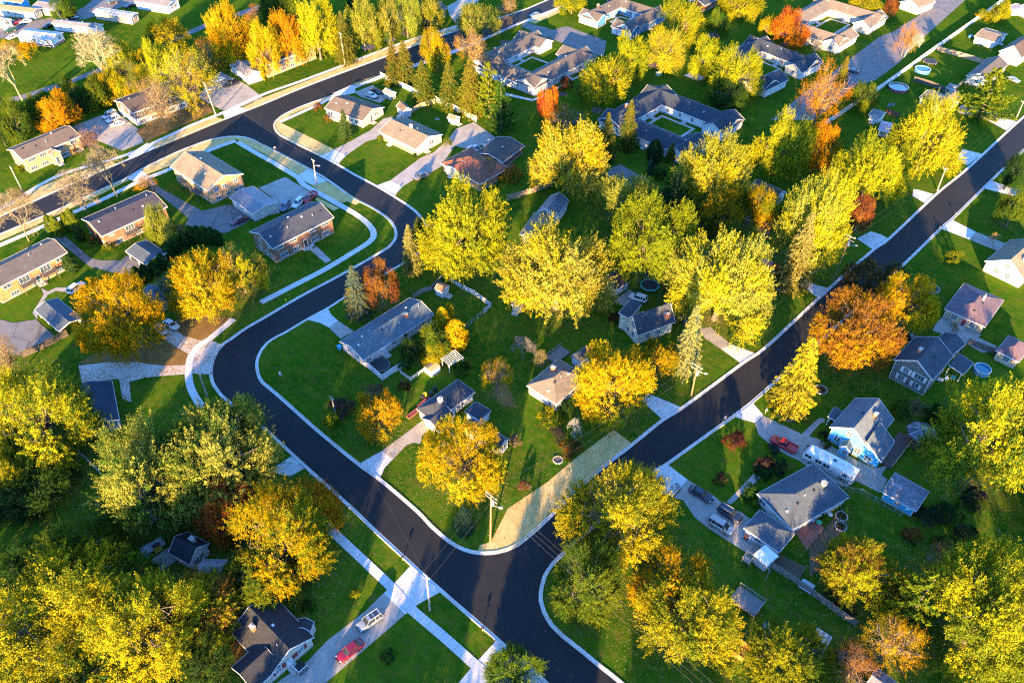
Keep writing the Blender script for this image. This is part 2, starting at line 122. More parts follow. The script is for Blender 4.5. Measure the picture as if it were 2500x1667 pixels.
BUILDINGS=[
('ranch_house','cream ranch house on the street corner with brown gable roof and front porch','house',(-50.77,237.43,-32.3,15.89,10.89,2.7,1.8,'gable','brown','cream',[('f',(0.12,0.5,0.68,0.85),1.6,1.5,1.2),('r',(0.68,),1.9,1.5,1.1)],[('r',0.42,'glassdark'),('f',0.3,'white')],[],4,'porch'),[]),
('ranch_house','cream ranch house with beige roof and brick lower front,second from the corner','house',(-31.23,221.23,-40.6,16.51,11.56,2.7,1.8,'gable','beige','cream',[('f',(0.08,0.2,0.42,0.56,0.7,0.84,0.94),1.7,1.3,1.3),('r',(0.62,),1.9,1.5,1.1)],[('r',0.36,'white'),('f',0.3,'white')],[(0.52,0.52,'conc')],4,'brickfront'),[]),
('ranch_house','brick house with red-brown hip roof beside the brown-roofed garage','house',(-10.76,202.52,-44.0,16.38,12.1,2.7,2.0,'hip','redbrown','brickorange',[('f',(0.12,0.42,0.56,0.72),1.6,1.6,1.3)],[('f',0.27,'white')],[],2,''),[(-15.59,200.97,-43.3,7.48,4.22,2.7,1.4,'gable_v','redbrown','cream',[],[],[],0,'')]),
('garage','long garage with dark brown roof behind the brick house','garage',(-3.59,211.59,56.0,11.57,9.93,2.6,1.3,'gable','darkbrown','brickred',[],[('f',0.3,'dark')],[],1,''),[]),
('garden_shed','pale grey shed beside the parked white sedan behind the corner house','shed',(-40.89,249.78,-47.7,3.81,2.91,2.0,0.8,'gable','grey','greywood',[],[],[],0,''),[]),
('garden_shed','tall narrow shed with brown gable roof between the two cream ranch houses','shed',(-34.82,237.56,-58.0,4.89,3.21,2.6,1.2,'gable','brown','bluegrey',[],[('f',0.5,'white')],[],0,''),[]),
('garden_shed','small white shed with rounded tan roof by the white fence','shed',(-18.53,232.48,-35.1,3.17,2.76,1.9,0.9,'gable','beige','white',[],[('r',0.5,'white')],[],0,''),[]),
('apartment_house','tan brick apartment block with brown roof and small gabled entry at the left edge','apartment house',(-138.99,211.97,51.3,17.81,9.56,4.6,1.6,'gable','brown','bricktan',[('f',(0.12,0.32,0.62,0.88),3.6,1.9,1.0),('f',(0.1,0.3,0.66,0.86),1.0,1.9,0.9),('l',(0.3,0.7),3.6,1.0,1.2)],[],[],5,''),[(-135.2,208.52,47.4,3.02,2.95,3.6,1.2,'gable_v','brown','woodtan',[],[('f',0.5,'glassdark')],[],0,'')]),
('apartment_house','two storey apartment block with dark upper storey and white base beside three white cars','apartment house',(-116.84,240.73,46.7,18.73,12.33,4.8,1.5,'gable','darkbrown','darkoverwhite',[('f',(0.12,0.34,0.66,0.86),3.6,2.0,1.2),('f',(0.1,0.34,0.68,0.88),1.1,1.9,0.9),('l',(0.3,0.7),3.6,1.0,1.2)],[('f',0.5,'glassdark')],[],4,''),[]),
('barn','white metal barn half hidden by a tall yellow tree','barn',(-92.8,265.98,-49.5,14.39,6.13,3.0,1.4,'gable','grey','white',[],[],[],0,''),[]),
('brick_house','tan brick house hidden behind the row of tall yellow trees','house',(-80.54,274.54,48.1,21.96,7.91,4.6,1.6,'gable','brown','bricktan',[('f',(0.3,0.5,0.7,0.88),3.5,1.5,1.1),('f',(0.3,0.5,0.72),1.1,1.5,1.0)],[],[],2,''),[]),
('brick_house','low brick house behind the pale yellow trees at the top','house',(-36.22,315.11,37.8,20.31,8.48,3.4,1.5,'gable','brown','bricktan',[('f',(0.25,0.5,0.75),1.8,1.5,1.2)],[],[],0,''),[]),
('mobile_home','grey mobile home with tan roof behind the parked trucks at top left','mobile home',(-196.96,319.41,-14.6,20.89,4.74,3.0,0.8,'gable','tan','offwhite',[('f',(0.4,0.55,0.66),2.0,1.1,1.1),('r',(0.5,),2.0,1.6,1.3)],[],[],2,''),[]),
('mobile_home','white mobile home with half white roof and dark red skirting','mobile home',(-176.15,294.16,-14.3,14.97,7.15,3.0,0.8,'gable','halfwhite','whitered',[('f',(0.15,0.45,0.86),2.0,1.2,1.1),('r',(0.7,),2.0,0.8,1.1)],[],[],1,''),[]),
('mobile_home','long white mobile home with pale yellow trim and grey roof','mobile home',(-166.15,303.97,-14.0,19.89,4.11,3.0,0.6,'gable','grey','white',[('f',(0.15,0.4,0.62,0.8),2.0,1.2,1.0)],[],[],4,''),[]),
('mobile_home','tan mobile home with rusty striped metal roof','mobile home',(-155.49,315.02,-18.2,17.83,4.61,3.0,0.4,'gable','rust','tanwall',[('f',(0.3,0.6,0.85),2.0,1.2,1.0),('r',(0.5,),2.0,1.2,1.1)],[],[],2,''),[]),
('mobile_home','white mobile home with pale blue band at the top edge near the playset','mobile home',(-143.12,326.65,-19.8,16.23,7.54,3.2,0.8,'gable','grey','white',[('r',(0.35,0.65),2.0,1.2,1.2),('f',(0.3,0.6),2,1.2,1.1)],[],[],2,''),[]),
('mobile_home','turquoise mobile home in the top left corner','mobile home',(-203.79,329.2,-16.6,15.88,4.35,3.0,0.6,'gable','tan','turq',[('f',(0.5,0.8),2,1.2,1)],[],[],0,''),[]),
('mobile_home','pale grey mobile home behind the round green tree at top left','mobile home',(-183.47,322.5,-20.0,13.42,7.84,3.0,0.8,'gable','grey','offwhite',[('f',(0.4,0.7),2,1.3,1.1)],[],[],0,''),[]),
('mobile_home','white mobile home cut off by the left edge beside a green car','mobile home',(-198.86,309.77,-32.2,10.2,3.91,2.9,0.8,'gable','grey','white',[('r',(0.5,),2,1.4,1.2)],[],[],0,''),[]),
('apartment_house','tan brick apartment block with sunlit beige roof on the corner lot','apartment house',(-86.36,196.36,-41.5,18.93,11.46,4.8,2.2,'gable','beige','bricktan',[('r',(0.2,0.45,0.8),3.7,1.2,1.0),('r',(0.2,0.5,0.75,0.9),1.0,1.4,0.9),('f',(0.25,0.5,0.8),3.7,1.6,1.2)],[],[],5,'balcony'),[]),
('apartment_house','dark roofed brick apartment block between two bare trees and the arborvitae','apartment house',(-102.4,175.95,46.8,18.35,11.19,4.4,1.7,'gable','darkpurple','brickbrown',[('f',(0.12,),3.6,1.1,0.8),('f',(0.4,0.72),3.3,2.2,1.5),('f',(0.2,0.5,0.8),1.0,1.6,0.9),('l',(0.4,0.8),1.0,1.2,0.9)],[],[],6,'balcony'),[]),
('apartment_house','orange brick apartment block with grey roof and balconies at the left edge','apartment house',(-119.94,154.1,51.9,18.63,9.51,4.6,1.9,'gable','greybrown','brickorange',[('f',(0.15,0.9),3.6,1.7,1.0),('f',(0.38,0.68),3.2,2.4,1.6),('f',(0.2,0.5,0.85),1.0,1.8,1.0)],[('f',0.54,'glassdark')],[],4,'balcony'),[]),
('apartment_house','brick apartment block with slate grey roof inside the sidewalk bend','apartment house',(-56.85,169.96,46.0,18.88,10.36,4.9,2.0,'gable','slate','brickbrown',[('f',(0.1,0.32,0.66,0.87),4.0,1.9,0.9),('f',(0.14,0.36,0.66,0.86),1.3,2.0,1.1),('l',(0.35,0.75),4.0,1.0,1.2),('l',(0.3,0.6,0.85),1.3,1.1,1.1)],[('f',0.505,'dark')],[],7,''),[]),
('ranch_house','long pinkish white ranch house with teal grey roof and brick chimney in the middle block','house',(-28.22,132.87,46.5,20.66,8.48,2.8,1.5,'gable','teal','pinkwhite',[('f',(0.06,0.42,0.86),1.7,1.2,1.1),('l',(0.3,0.7),1.7,0.9,1.1)],[('f',0.28,'white'),('f',0.6,'dark')],[(0.72,0.35,'brick')],9,''),[]),
('carport','open carport with blue grey roof beside the arborvitae hedge','carport',(-92.58,161.37,-38.9,8.76,6.16,2.5,0.7,'gable','bluegrey','white',[],[],[],0,'open'),[]),
('carport','open carport with blue grey roof next to the big orange tree','carport',(-104.99,137.75,-39.8,11.4,5.64,2.5,0.8,'gable','bluegrey','white',[],[],[],0,'open'),[]),
('metal_garage','pale metal garage with flat grey roof behind the brick apartments','garage',(-70.77,184.21,-43.6,11.52,7.68,3.0,0.7,'gable','metal','corrug',[],[],[],0,''),[]),
('garage','low garage with navy roof under the big yellow tree','garage',(-84.73,144.43,-52.6,7.71,3.38,2.4,0.8,'gable','bluegrey','greywood',[],[],[],0,''),[]),
('garden_shed','white metal shed with rusty orange roof inside the fenced back yard','shed',(-16.87,147.88,-29.3,2.57,2.9,2.1,0.7,'gable','rustorange','white',[],[('r',0.5,'white')],[],0,''),[]),
('pole_barn','grey metal roofed barn behind the big yellow maples','barn',(11.16,180.58,63.6,8.52,5.59,3.4,1.9,'gable','metal','white',[],[],[],0,''),[]),
('ranch_house','house with sunlit tan roof joined to a grey metal barn','house',(6.63,172.43,67.8,10.55,5.82,2.6,1.5,'gable','tanroof','white',[],[],[(0.45,0.35,'conc')],0,''),[]),
('cottage','pale yellow one and a half storey house with navy roof and brick chimney','house',(31.33,134.34,26.3,10.11,5.57,3.4,3.6,'gable','slate','paleyellow',[('l',(0.5,0.62),4.6,0.9,1.3),('l',(0.2,0.62),1.7,0.9,1.3),('f',(0.3,0.6),1.7,1.0,1.3)],[],[(0.82,0.2,'brick')],2,''),[(26.98,136.77,-40.7,2.94,4.87,4.6,1.0,'shed','slate','paleyellow',[],[],[],0,'')]),
('garage','white garage with brown roof beside the round trampoline','garage',(25.05,150.04,39.6,5.17,5.1,2.5,1.0,'gable','darkbrown','white',[],[('f',0.5,'garage')],[],0,''),[]),
('carport','small open shelter with pale metal roof under the central trees','shelter',(52.61,162.11,46.6,6.02,2.99,2.4,0.3,'gable','metal','white',[],[],[],0,'open'),[]),
('ranch_house','white walled house with dark roof hidden between the central yellow maples','house',(71.15,189.33,-46.8,8.43,6.0,2.7,1.6,'gable','darkbrown','white',[('f',(0.25,0.4,0.75),1.7,1.0,0.9)],[],[],0,''),[]),
('garden_shed','little grey shed with white doors at the edge of the big central maple','shed',(1.49,142.42,-22.9,2.58,2.45,2.0,0.7,'gable','grey','greywood',[],[('f',0.5,'white')],[],0,''),[]),
('cottage','white house with grey and tan gable roof by the right edge,above the mauve roof','house',(125.84,157.69,40.7,13.57,9.82,3.0,3.3,'gable','tanroof','white',[('l',(0.3,0.62),1.6,1.0,1.2),('l',(0.5,),4.2,0.9,1.1)],[],[(0.3,0.3,'conc')],0,''),[]),
('bungalow','tan bungalow with mauve hip roof beside the right hand lawn','house',(108.19,140.9,-42.0,9.24,12.65,2.8,1.6,'hip','mauve','tanwall',[('f',(0.25,0.75),1.6,1.2,1.3),('r',(0.5,),1.6,1.2,1.2)],[('f',0.52,'brickred')],[(0.62,0.6,'metal')],3,''),[]),
('bungalow','house with mauve hip roof cut off by the right edge','house',(110.79,126.21,-46.1,4.94,7.08,2.7,1.5,'hip','mauve','tanwall',[('f',(0.5,),1.6,1.2,1.2)],[],[],0,''),[]),
('two_storey_house','grey two storey house with white shutters and navy roof','house',(87.76,120.51,44.9,10.06,8.46,5.4,2.7,'gable','slate','greysiding',[('l',(0.34,),4.0,1.0,1.3,'sh'),('l',(0.72,),4.0,1.9,1.3,'sh2'),('l',(0.3,),1.6,1.1,1.3,'sh'),('l',(0.72,),1.6,1.2,1.3,'sh'),('f',(0.3,0.7),4.0,1.0,1.2)],[],[(0.35,0.62,'brick')],1,''),[(96.97,121.17,43.3,5.09,3.41,2.7,0.5,'shed','slate','greysiding',[],[],[],0,'open'),(96.48,127.19,38.6,5.83,4.93,3.2,1.2,'gable','slate','greysiding',[],[],[],0,'')]),
('cottage','turquoise blue house with steep grey roof and orange chimney beside the motorhome','house',(69.59,103.46,46.0,10.69,8.26,4.0,3.1,'gable','paleblue','turq',[('l',(0.22,0.8),1.7,1.1,1.4),('l',(0.45,),4.6,0.9,1.2)],[],[(0.62,0.33,'brick')],1,''),[(71.65,98.63,49.6,6.6,3.92,2.7,3.0,'shed','paleblue','turq',[('l',(0.35,),1.4,1.2,1.3)],[],[],0,''),(65.5,98.83,-36.3,2.11,1.89,2.6,1.0,'gable_v','paleblue','turq',[('f',(0.6,),1.7,0.9,1.1)],[],[],0,''),(66.19,106.86,-40.4,2.62,3.33,2.6,0.9,'gable','bluegrey','white',[],[],[],0,'open')]),
('garage','turquoise blue detached garage with weathered grey roof','garage',(73.24,88.03,-42.6,6.47,5.9,2.6,1.2,'gable','weathered','turq',[('f',(0.48,),1.5,1.0,0.9)],[],[],0,''),[]),
('ranch_house','white ranch house with blue grey hip roof between the motorhome and the parked cars','house',(53.94,87.17,-60.3,9.02,14.37,2.7,2.2,'hip','bluegrey','white',[('f',(0.12,),1.6,1.4,1.2),('r',(0.3,0.6),1.6,1.2,1.1)],[],[(0.6,0.75,'conc')],6,''),[(45.94,79.67,-44.1,7.15,5.44,2.6,1.5,'hip','bluegrey','white',[('f',(0.4,),1.5,1.2,1.1)],[],[],0,'')]),
('garden_shed','shed with rust striped roof in the lower right yard','shed',(49.19,59.17,-39.5,2.45,4.25,2.2,0.5,'gable','rust','offwhite',[],[('f',0.6,'dark')],[],0,''),[]),
('ranch_house','grey roofed house peeking in at the bottom edge below the golden tree','house',(56.24,51.64,-44.2,3.59,5.29,2.7,1.7,'gable','weathered','offwhite',[],[],[],0,''),[]),
('ranch_house','house with dark shingled roof and red shutters beside the two cars','house',(-38.45,60.06,-41.8,10.66,8.4,3.0,2.4,'gable','black','creamgrey',[('r',(0.42,0.72),1.9,1.0,1.0,'shr'),('r',(0.15,),1.9,1.0,1.0,'shr')],[('r',0.42,'white')],[(0.3,0.3,'brick')],3,''),[(-33.68,61.82,-10.4,2.76,1.59,2.7,0.9,'gable_v','black','creamgrey',[],[],[],0,''),(-39.77,54.87,-40.3,5.63,5.18,3.0,1.8,'gable_v','black','creamgrey',[],[],[],0,'')]),
('ranch_house','dark roofed house with white wall half hidden under the orange and red maple','house',(-56.41,75.81,-27.7,4.95,4.71,3.0,2.0,'gable','black','white',[('r',(0.3,0.6),1.6,1.0,1.1)],[],[(0.6,0.7,'conc')],0,''),[(-51.23,71.91,0.0,4.19,3.65,2.7,1.2,'gable','greyl','white',[],[('r',0.7,'glassdark')],[],0,'')]),
('ranch_house','grey roofed house beside the wooden deck,under the big green and yellow tree','house',(-66.04,87.41,40.9,7.46,7.98,2.7,1.8,'gable','greyl','white',[('f',(0.3,0.7),1.6,1.2,1.1)],[],[],0,''),[]),
('ranch_house','blue house with navy shingle roof and white windows on the left','house',(-85.69,108.92,26.6,8.49,12.18,2.9,1.7,'gable_v','navy','blue',[('f',(0.3,0.72),1.6,1.1,1.2)],[],[],0,''),[]),
('ranch_house','white house with slate hip roof and side wing behind the big golden tree','house',(-13.62,110.83,46.0,11.58,5.2,2.7,1.4,'hip','slate','white',[('f',(0.62,0.72),1.5,0.7,0.8),('l',(0.5,),1.5,1.0,1.0)],[('l',0.3,'garage')],[(0.35,0.45,'white')],1,''),[(-14.93,106.49,50.6,4.99,4.54,2.6,1.0,'gable','slate','white',[],[],[],0,''),(-6.96,107.9,52.6,3.53,4.11,2.7,1.2,'hip','slate','white',[],[],[],0,''),(-5.05,101.86,-36.8,9.04,3.08,2.7,1.3,'gable','slate','pinkwhite',[('r',(0.5,),1.6,1.4,1.3)],[],[],0,'')]),
('ranch_house','white house with sunlit tan hip roof and brick chimney next to the golden tree','house',(9.59,116.38,-41.1,8.09,10.65,2.7,2.0,'hip','greytan','white',[('f',(0.12,),1.7,0.9,1.2),('f',(0.82,0.93),1.5,1.0,1.6),('r',(0.06,0.16),1.5,1.0,1.6)],[],[(0.25,0.6,'brick')],5,''),[(15.8,124.56,-51.0,2.9,5.2,2.6,1.4,'hip','slate','white',[],[],[],0,'')]),
('bungalow','cream house with blue grey roof behind the bright yellow tree at right','house',(139.05,244.26,-52.5,6.84,8.48,2.7,1.5,'gable','bluegrey','turqpale',[('f',(0.4,0.75),1.5,1.0,1.1)],[],[],0,''),[(140.97,241.23,44.2,14.52,4.83,2.7,1.6,'gable','tanroof','offwhite',[],[],[],0,'')]),
('bungalow','cream house with grey and tan roof beside the wooden fence at upper right','house',(164.83,264.72,46.0,19.03,7.24,2.7,2.0,'gable','greybrown','cream',[('l',(0.5,),1.6,1.1,1.2)],[],[],0,''),[]),
('cottage','tall white gabled house at the upper right edge','house',(183.37,281.21,42.9,16.65,7.83,3.4,3.2,'gable','darkbrown','white',[('l',(0.3,0.7),1.6,1.0,1.2),('l',(0.6,),4.2,0.9,1.1)],[],[],0,''),[]),
('garage','white garage with tan roof next to a blue tarp at upper right','garage',(179.04,294.35,-46.3,7.89,11.14,2.6,1.1,'gable','tanroof','white',[],[('r',0.6,'dark')],[],0,''),[]),
('garden_shed','white shed with grey curved roof near the round pool','shed',(116.86,234.46,-41.6,3.88,4.92,2.2,0.8,'gable','grey','white',[],[('f',0.5,'white')],[],0,''),[]),
('garden_shed','shed with pale pink roof beside the white shed at right','shed',(116.68,226.43,-27.4,3.33,6.77,2.0,0.9,'gable','palepink','greywood',[],[],[],0,''),[]),
('garden_shed','small grey shed beside the dark hedge behind the cream house','shed',(148.49,253.85,-45.5,2.3,3.98,1.9,0.6,'gable','grey','greywood',[],[],[],0,''),[]),
('garden_shed','white shed at the top right corner by the long fence','shed',(201.95,321.51,-85.5,4.64,7.29,2.3,0.8,'gable','greyl','white',[],[],[],0,''),[]),
('greenhouse','pale grey house roof at the top right corner','house',(208.74,319.93,-67.5,8.61,13.86,2.5,1.5,'gable','greyl','white',[],[],[],0,''),[]),
('brick_house','brick house corner with dark roof at the top edge','house',(77.82,328.93,48.3,11.12,7.69,2.8,1.6,'gable','slate','brickred',[('f',(0.4,),1.6,1,1.2)],[],[],0,''),[]),
('courtyard_building','white gabled end unit beside the long asphalt lane at the top','apartment house',(163.42,326.46,36.6,11.36,8.77,2.8,1.8,'gable','tanroof','cream',[('l',(0.6,),1.7,1.1,1.2)],[('f',0.3,'garage'),('f',0.65,'garage')],[],0,''),[]),
('storage_trailer','white box trailer behind the ranch house','trailer',(44.2,74.64,-51.9,2.84,3.14,2.6,0.3,'gable','whiteroof','white',[],[],[],0,''),[])]
COURTYARDS=[
('courtyard_building','grey roofed courtyard apartments by the red-orange tree at top centre','apartment house',[(-16.4,270.39),(6.3,296.3),(30.92,274.85),(6.89,250.69)],10.5,'NE','greybrown','palegrey'),
('courtyard_building','blue walled courtyard apartments with white garage doors at the top edge','apartment house',[(27.53,311.71),(41.33,331.2),(59.51,315.16),(45.8,295.24)],9.5,'SW','greybrown','blue'),
('courtyard_building','navy roofed courtyard apartments in the upper middle of the picture','apartment house',[(26.95,229.12),(47.63,252.66),(73.41,228.54),(50.63,206.81)],10.5,'SE','navyslate','white'),
('courtyard_building','navy roofed courtyard apartments behind the orange tree and two yellow trees','apartment house',[(65.96,272.01),(91.34,289.83),(108.79,271.38),(84.72,248.47)],10.5,'SE','navyslate','creamw'),
('courtyard_building','tan roofed courtyard apartments with a row of white garage doors at upper right','apartment house',[(96.15,305.33),(128.8,327.73),(146.48,308.16),(118.24,285.96)],10.5,'SE','tangrey','creamw')]
TREES=[
(-99.4,275.53,7.64,21.89,'M','GO','Y',95,'orange yellow tree at the edge of the mobile home field,top left'),
(-85.47,267.52,5.78,17.92,'M','Y','GO',68,'golden yellow street tree,leftmost of the tall row by the big road'),
(-78.76,274.72,6.08,18.85,'M','GO','O',11,'orange street tree between two yellow ones in the tall row'),
(-69.14,279.0,8.09,22.94,'M','Y','Y',32,'brightest yellow street tree in the tall row by the big road'),
(-87.34,314.34,5.25,10.32,'M','YG','G',77,'yellow green tree behind the tall row of street trees'),
(-59.27,276.61,4.55,19.08,'S','SY','SY',61,'olive spruce beside the tall yellow street trees'),
(-54.09,286.54,6.07,18.8,'M','YP','YG',91,'pale yellow tree with mulch ring,nearest the olive spruce'),
(-45.49,291.62,5.34,16.55,'M','YP','G',94,'pale yellow tree,second of the mulched row by the big road'),
(-39.58,298.57,5.43,16.83,'M','YP','YG',94,'pale yellow tree,third of the mulched row by the big road'),
(-32.4,306.27,6.42,12.87,'M','YG','YP',79,'yellow green tree at the end of the mulched row'),
(-63.54,319.96,4.45,7.64,'S','DG','G',97,'dark green conifer behind the olive spruce'),
(-12.81,301.42,8.68,11.29,'M','YP','G',15,'wide pale olive tree on the far verge of the big road'),
(-2.44,300.06,3.39,7.47,'B','DBK','DBK',5,'bare dark street tree beside the courtyard apartments drive'),
(-2.09,316.12,4.84,8.67,'T','T','T',31,'pale tan half bare tree at the top,across the big road'),
(-26.61,270.31,5.07,14.95,'M','GO','YG',68,'yellow orange tree behind the white fence spruces'),
(-40.27,260.1,4.38,14.78,'S','SY','G',79,'spruce by the white fence corner,left of the close pair'),
(-36.44,260.2,4.57,15.56,'S','SY','G',91,'spruce by the white fence corner,right of the close pair'),
(-29.07,246.49,4.77,15.0,'S','SY','G',11,'spruce along the white fence above the brown roofed shed'),
(-20.23,243.14,4.9,16.03,'S','SY','G',91,'spruce next to the tan half bare tree along the white fence'),
(-14.26,269.23,6.59,15.83,'T','T','GO',54,'tan half bare tree above the spruces'),
(-13.11,238.41,5.88,19.44,'S','SY','YG',61,'tall spruce in the middle of the fence line group'),
(-7.33,235.93,6.18,19.16,'P','YG','G',52,'light green pine in the fence line group'),
(-3.35,225.63,5.67,17.57,'P','G','DG',41,'dark green pine at the corner of the grey parking pad'),
(-4.18,265.04,3.5,7.69,'B','TW','TW',17,'bare grey purple tree against the courtyard roof'),
(-51.56,223.34,2.83,9.72,'S','SG','G',26,'small spruce on the corner house lawn'),
(-63.61,241.44,1.54,2.33,'U','RB','BR',17,'round russet bush by the corner house walk'),
(-163.25,247.76,8.4,18.48,'B','PAL','PAL',74,'pale bare tree at the left edge'),
(-135.55,251.34,10.63,23.38,'B','PAL','PAL',79,'large pale bare tree beside the green field'),
(-180.47,277.88,4.81,7.77,'T','GO','T',14,'pale orange tree at the left edge near the mobile homes'),
(-174.44,280.16,4.05,6.22,'U','GO','YG',40,'yellow orange bush beside the red skirted mobile home'),
(-136.17,269.57,5.86,12.59,'M','Y','YP',73,'yellow tree behind the large pale bare tree'),
(-126.8,288.34,7.8,10.62,'M','Y','YG',36,'yellow tree reaching over the grey path'),
(-105.52,241.63,10.7,21.41,'T','Y','YP',14,'broad thin yellow tree over the dark and white apartments'),
(-119.56,257.42,5.64,16.02,'M','Y','YG',74,'yellow tree left of the broad thin yellow tree'),
(-106.35,267.65,5.05,12.12,'T','BR','RB',1,'brown half bare tree between the yellow trees'),
(-102.6,239.85,7.15,16.26,'T','GO','Y',32,'golden thin tree in front of the dark and white apartments'),
(-110.11,229.68,6.6,15.84,'T','T','TW',22,'nearly bare tan tree on the apartment front lawn'),
(-136.14,242.7,4.73,10.18,'M','YG','G',68,'yellow green tree along the creek'),
(-133.3,248.91,4.82,10.35,'M','Y','GO',82,'yellow and golden tree along the creek'),
(-128.79,255.02,4.88,11.72,'T','YG','GO',29,'thin yellow green tree along the creek'),
(-139.98,240.54,3.99,8.58,'M','G','DG',94,'green tree along the creek beside the parking lot'),
(-141.67,228.1,6.44,12.17,'M','GO','O',28,'orange tree behind the brown roofed brick apartments'),
(-153.59,237.64,3.25,6.98,'M','YG','G',46,'yellow green tree left of the orange tree'),
(-150.69,220.41,4.75,13.78,'M','G','YG',5,'green tree at the left edge above the brick apartments'),
(-155.18,218.18,3.39,10.51,'M','DG','G',15,'dark green tree cut by the left edge'),
(-177.51,317.08,5.52,7.18,'M','G','YG',58,'round green tree among the mobile homes'),
(-144.33,203.76,1.81,1.84,'U','YG','G',17,'yellow green bush by the brick apartments'),
(-132.11,213.58,1.52,1.89,'U','BR','G',9,'brownish bush beside the gabled entry'),
(-100.7,313.43,3.94,6.65,'T','BR','T',10,'brown half bare tree at the top beside the golden trees'),
(-120.24,209.75,6.61,10.68,'B','RTW','RTW',10,'reddish bare tree between parking lot and big road'),
(-93.12,313.04,5.23,11.23,'M','G','YG',28,'green tree between the golden and the yellow street trees'),
(-116.32,182.45,7.82,14.4,'B','TTW','TTW',43,'bare tree on the verge,second from the left edge'),
(-111.01,190.16,7.09,14.56,'B','TTW','TTW',38,'bare tree on the verge nearest the intersection'),
(-126.61,169.32,6.61,14.53,'B','TTW','TTW',37,'bare tree on the verge at the left edge'),
(-136.86,185.83,3.7,5.58,'T','T','TTW',60,'tan scrub tree at the far verge,left edge'),
(-120.93,171.89,1.32,6.6,'A','YG','G',7,'left column of the sunlit arborvitae pair by the drive'),
(-119.25,171.39,1.32,6.59,'A','YG','G',51,'right column of the sunlit arborvitae pair by the drive'),
(-117.56,173.84,1.24,6.0,'A','YG','G',70,'left column of the second arborvitae pair'),
(-115.38,173.2,1.42,7.61,'A','YG','G',31,'right column of the second arborvitae pair'),
(-112.84,169.58,1.32,4.91,'A','DG','G',8,'dark green arborvitae behind the second pair'),
(-109.9,156.63,1.67,5.21,'A','DG','G',4,'dark arborvitae at the end of the orange brick apartments'),
(-83.17,168.32,1.31,5.31,'A','DG','G',51,'first dark arborvitae of the hedge by the parking lot'),
(-81.56,168.81,1.31,5.32,'A','DG','G',30,'second dark arborvitae of the hedge by the parking lot'),
(-79.81,168.8,1.31,5.32,'A','DG','G',97,'third dark arborvitae of the hedge by the parking lot'),
(-77.93,168.31,1.31,5.32,'A','DG','G',5,'fourth dark arborvitae of the hedge by the parking lot'),
(-76.16,167.55,1.22,5.01,'A','DG','G',2,'fifth dark arborvitae of the hedge by the parking lot'),
(-84.45,166.6,1.22,4.98,'A','DG','G',33,'dark arborvitae between hedge and carport,upper'),
(-86.18,164.69,1.21,4.95,'A','DG','G',93,'dark arborvitae between hedge and carport,middle'),
(-87.46,162.34,1.2,4.92,'A','DG','G',24,'dark arborvitae between hedge and carport,lower'),
(-87.45,157.78,1.26,4.82,'A','DG','G',47,'dark arborvitae below the carport,right'),
(-88.54,155.1,1.25,4.79,'A','DG','G',66,'dark arborvitae below the carport,middle'),
(-90.06,153.14,1.24,5.09,'A','DG','G',4,'dark arborvitae below the carport,left'),
(-91.33,151.48,1.37,5.66,'A','DG','G',52,'dark arborvitae against the orange tree'),
(-90.01,167.89,3.87,12.0,'M','YP','YG',48,'pale yellow green tree on the dark roofed apartment lawn'),
(-87.1,170.56,2.35,4.37,'T','BR','T',50,'russet half bare tree beside the pale yellow green one'),
(-102.26,192.1,3.93,5.51,'T','GO','O',69,'orange spreading tree at the apartment corner by the big road'),
(-85.79,129.79,9.39,19.71,'D','GO','GO',90,'huge orange golden tree above the leafy driveway'),
(-71.09,141.81,7.73,16.62,'M','Y','GO',47,'big yellow half bare maple beside the two white sedans'),
(-64.74,148.7,6.13,13.18,'M','Y','T',61,'yellow maple overhanging the sidewalk by the brick apartments'),
(-81.33,145.4,3.19,7.66,'T','TW','G',65,'thin grey green tree between the two big yellow trees'),
(-108.37,168.24,1.75,2.67,'U','RB','G',72,'russet shrub at the apartment corner'),
(-104.0,165.66,1.74,2.16,'U','YG','DG',98,'green shrub under the apartment wall'),
(-30.76,143.55,4.31,13.36,'D','BR','RB',24,'dense russet brown tree beside the blue spruce'),
(-35.96,140.31,3.82,15.28,'S','SBB','SY',41,'blue spruce with sunlit top at the street bend'),
(-24.9,156.07,2.96,15.22,'S','SYP','SY',79,'slender pale spruce by the street bend'),
(-24.24,168.26,2.46,7.63,'M','YG','G',1,'small green tree behind the slender pale spruce'),
(-11.71,159.32,10.76,23.14,'M','Y','YG',90,'big bright yellow maple right of the street bend'),
(-15.76,134.48,1.58,7.57,'A','GO','Y',91,'left golden columnar tree behind the teal roofed ranch'),
(-14.54,138.13,1.09,5.9,'A','GO','Y',28,'rear golden columnar tree behind the teal roofed ranch'),
(-12.41,129.12,2.62,8.51,'A','GO','Y',48,'widest golden columnar tree behind the teal roofed ranch'),
(-22.17,125.77,2.72,5.84,'M','G','DG',19,'green tree against the teal roofed ranch'),
(-17.4,124.73,2.71,5.82,'M','Y','YG',17,'yellow tree beside the golden columnar trees'),
(-23.76,122.5,1.47,2.51,'U','G','DG',64,'green shrub beside the black trampoline'),
(10.29,142.73,13.05,23.32,'M','YP','Y',57,'largest pale yellow maple in the centre of the picture'),
(33.63,154.09,10.17,21.36,'D','LM','YG',79,'dense yellow green round tree in the centre'),
(29.69,177.64,8.6,13.84,'M','YP','YG',6,'pale yellow tree behind the dense round tree'),
(15.89,191.99,10.44,22.44,'M','Y','YP',84,'yellow maple in front of the navy courtyard apartments'),
(17.14,222.64,7.31,11.33,'T','BR','GO',9,'thin brownish tree below the red-orange tree'),
(53.74,184.48,9.96,21.41,'M','YP','Y',95,'pale yellow maple below the navy courtyard apartments'),
(54.3,171.34,6.96,13.71,'M','GO','G',36,'orange green tree under the pale yellow maple'),
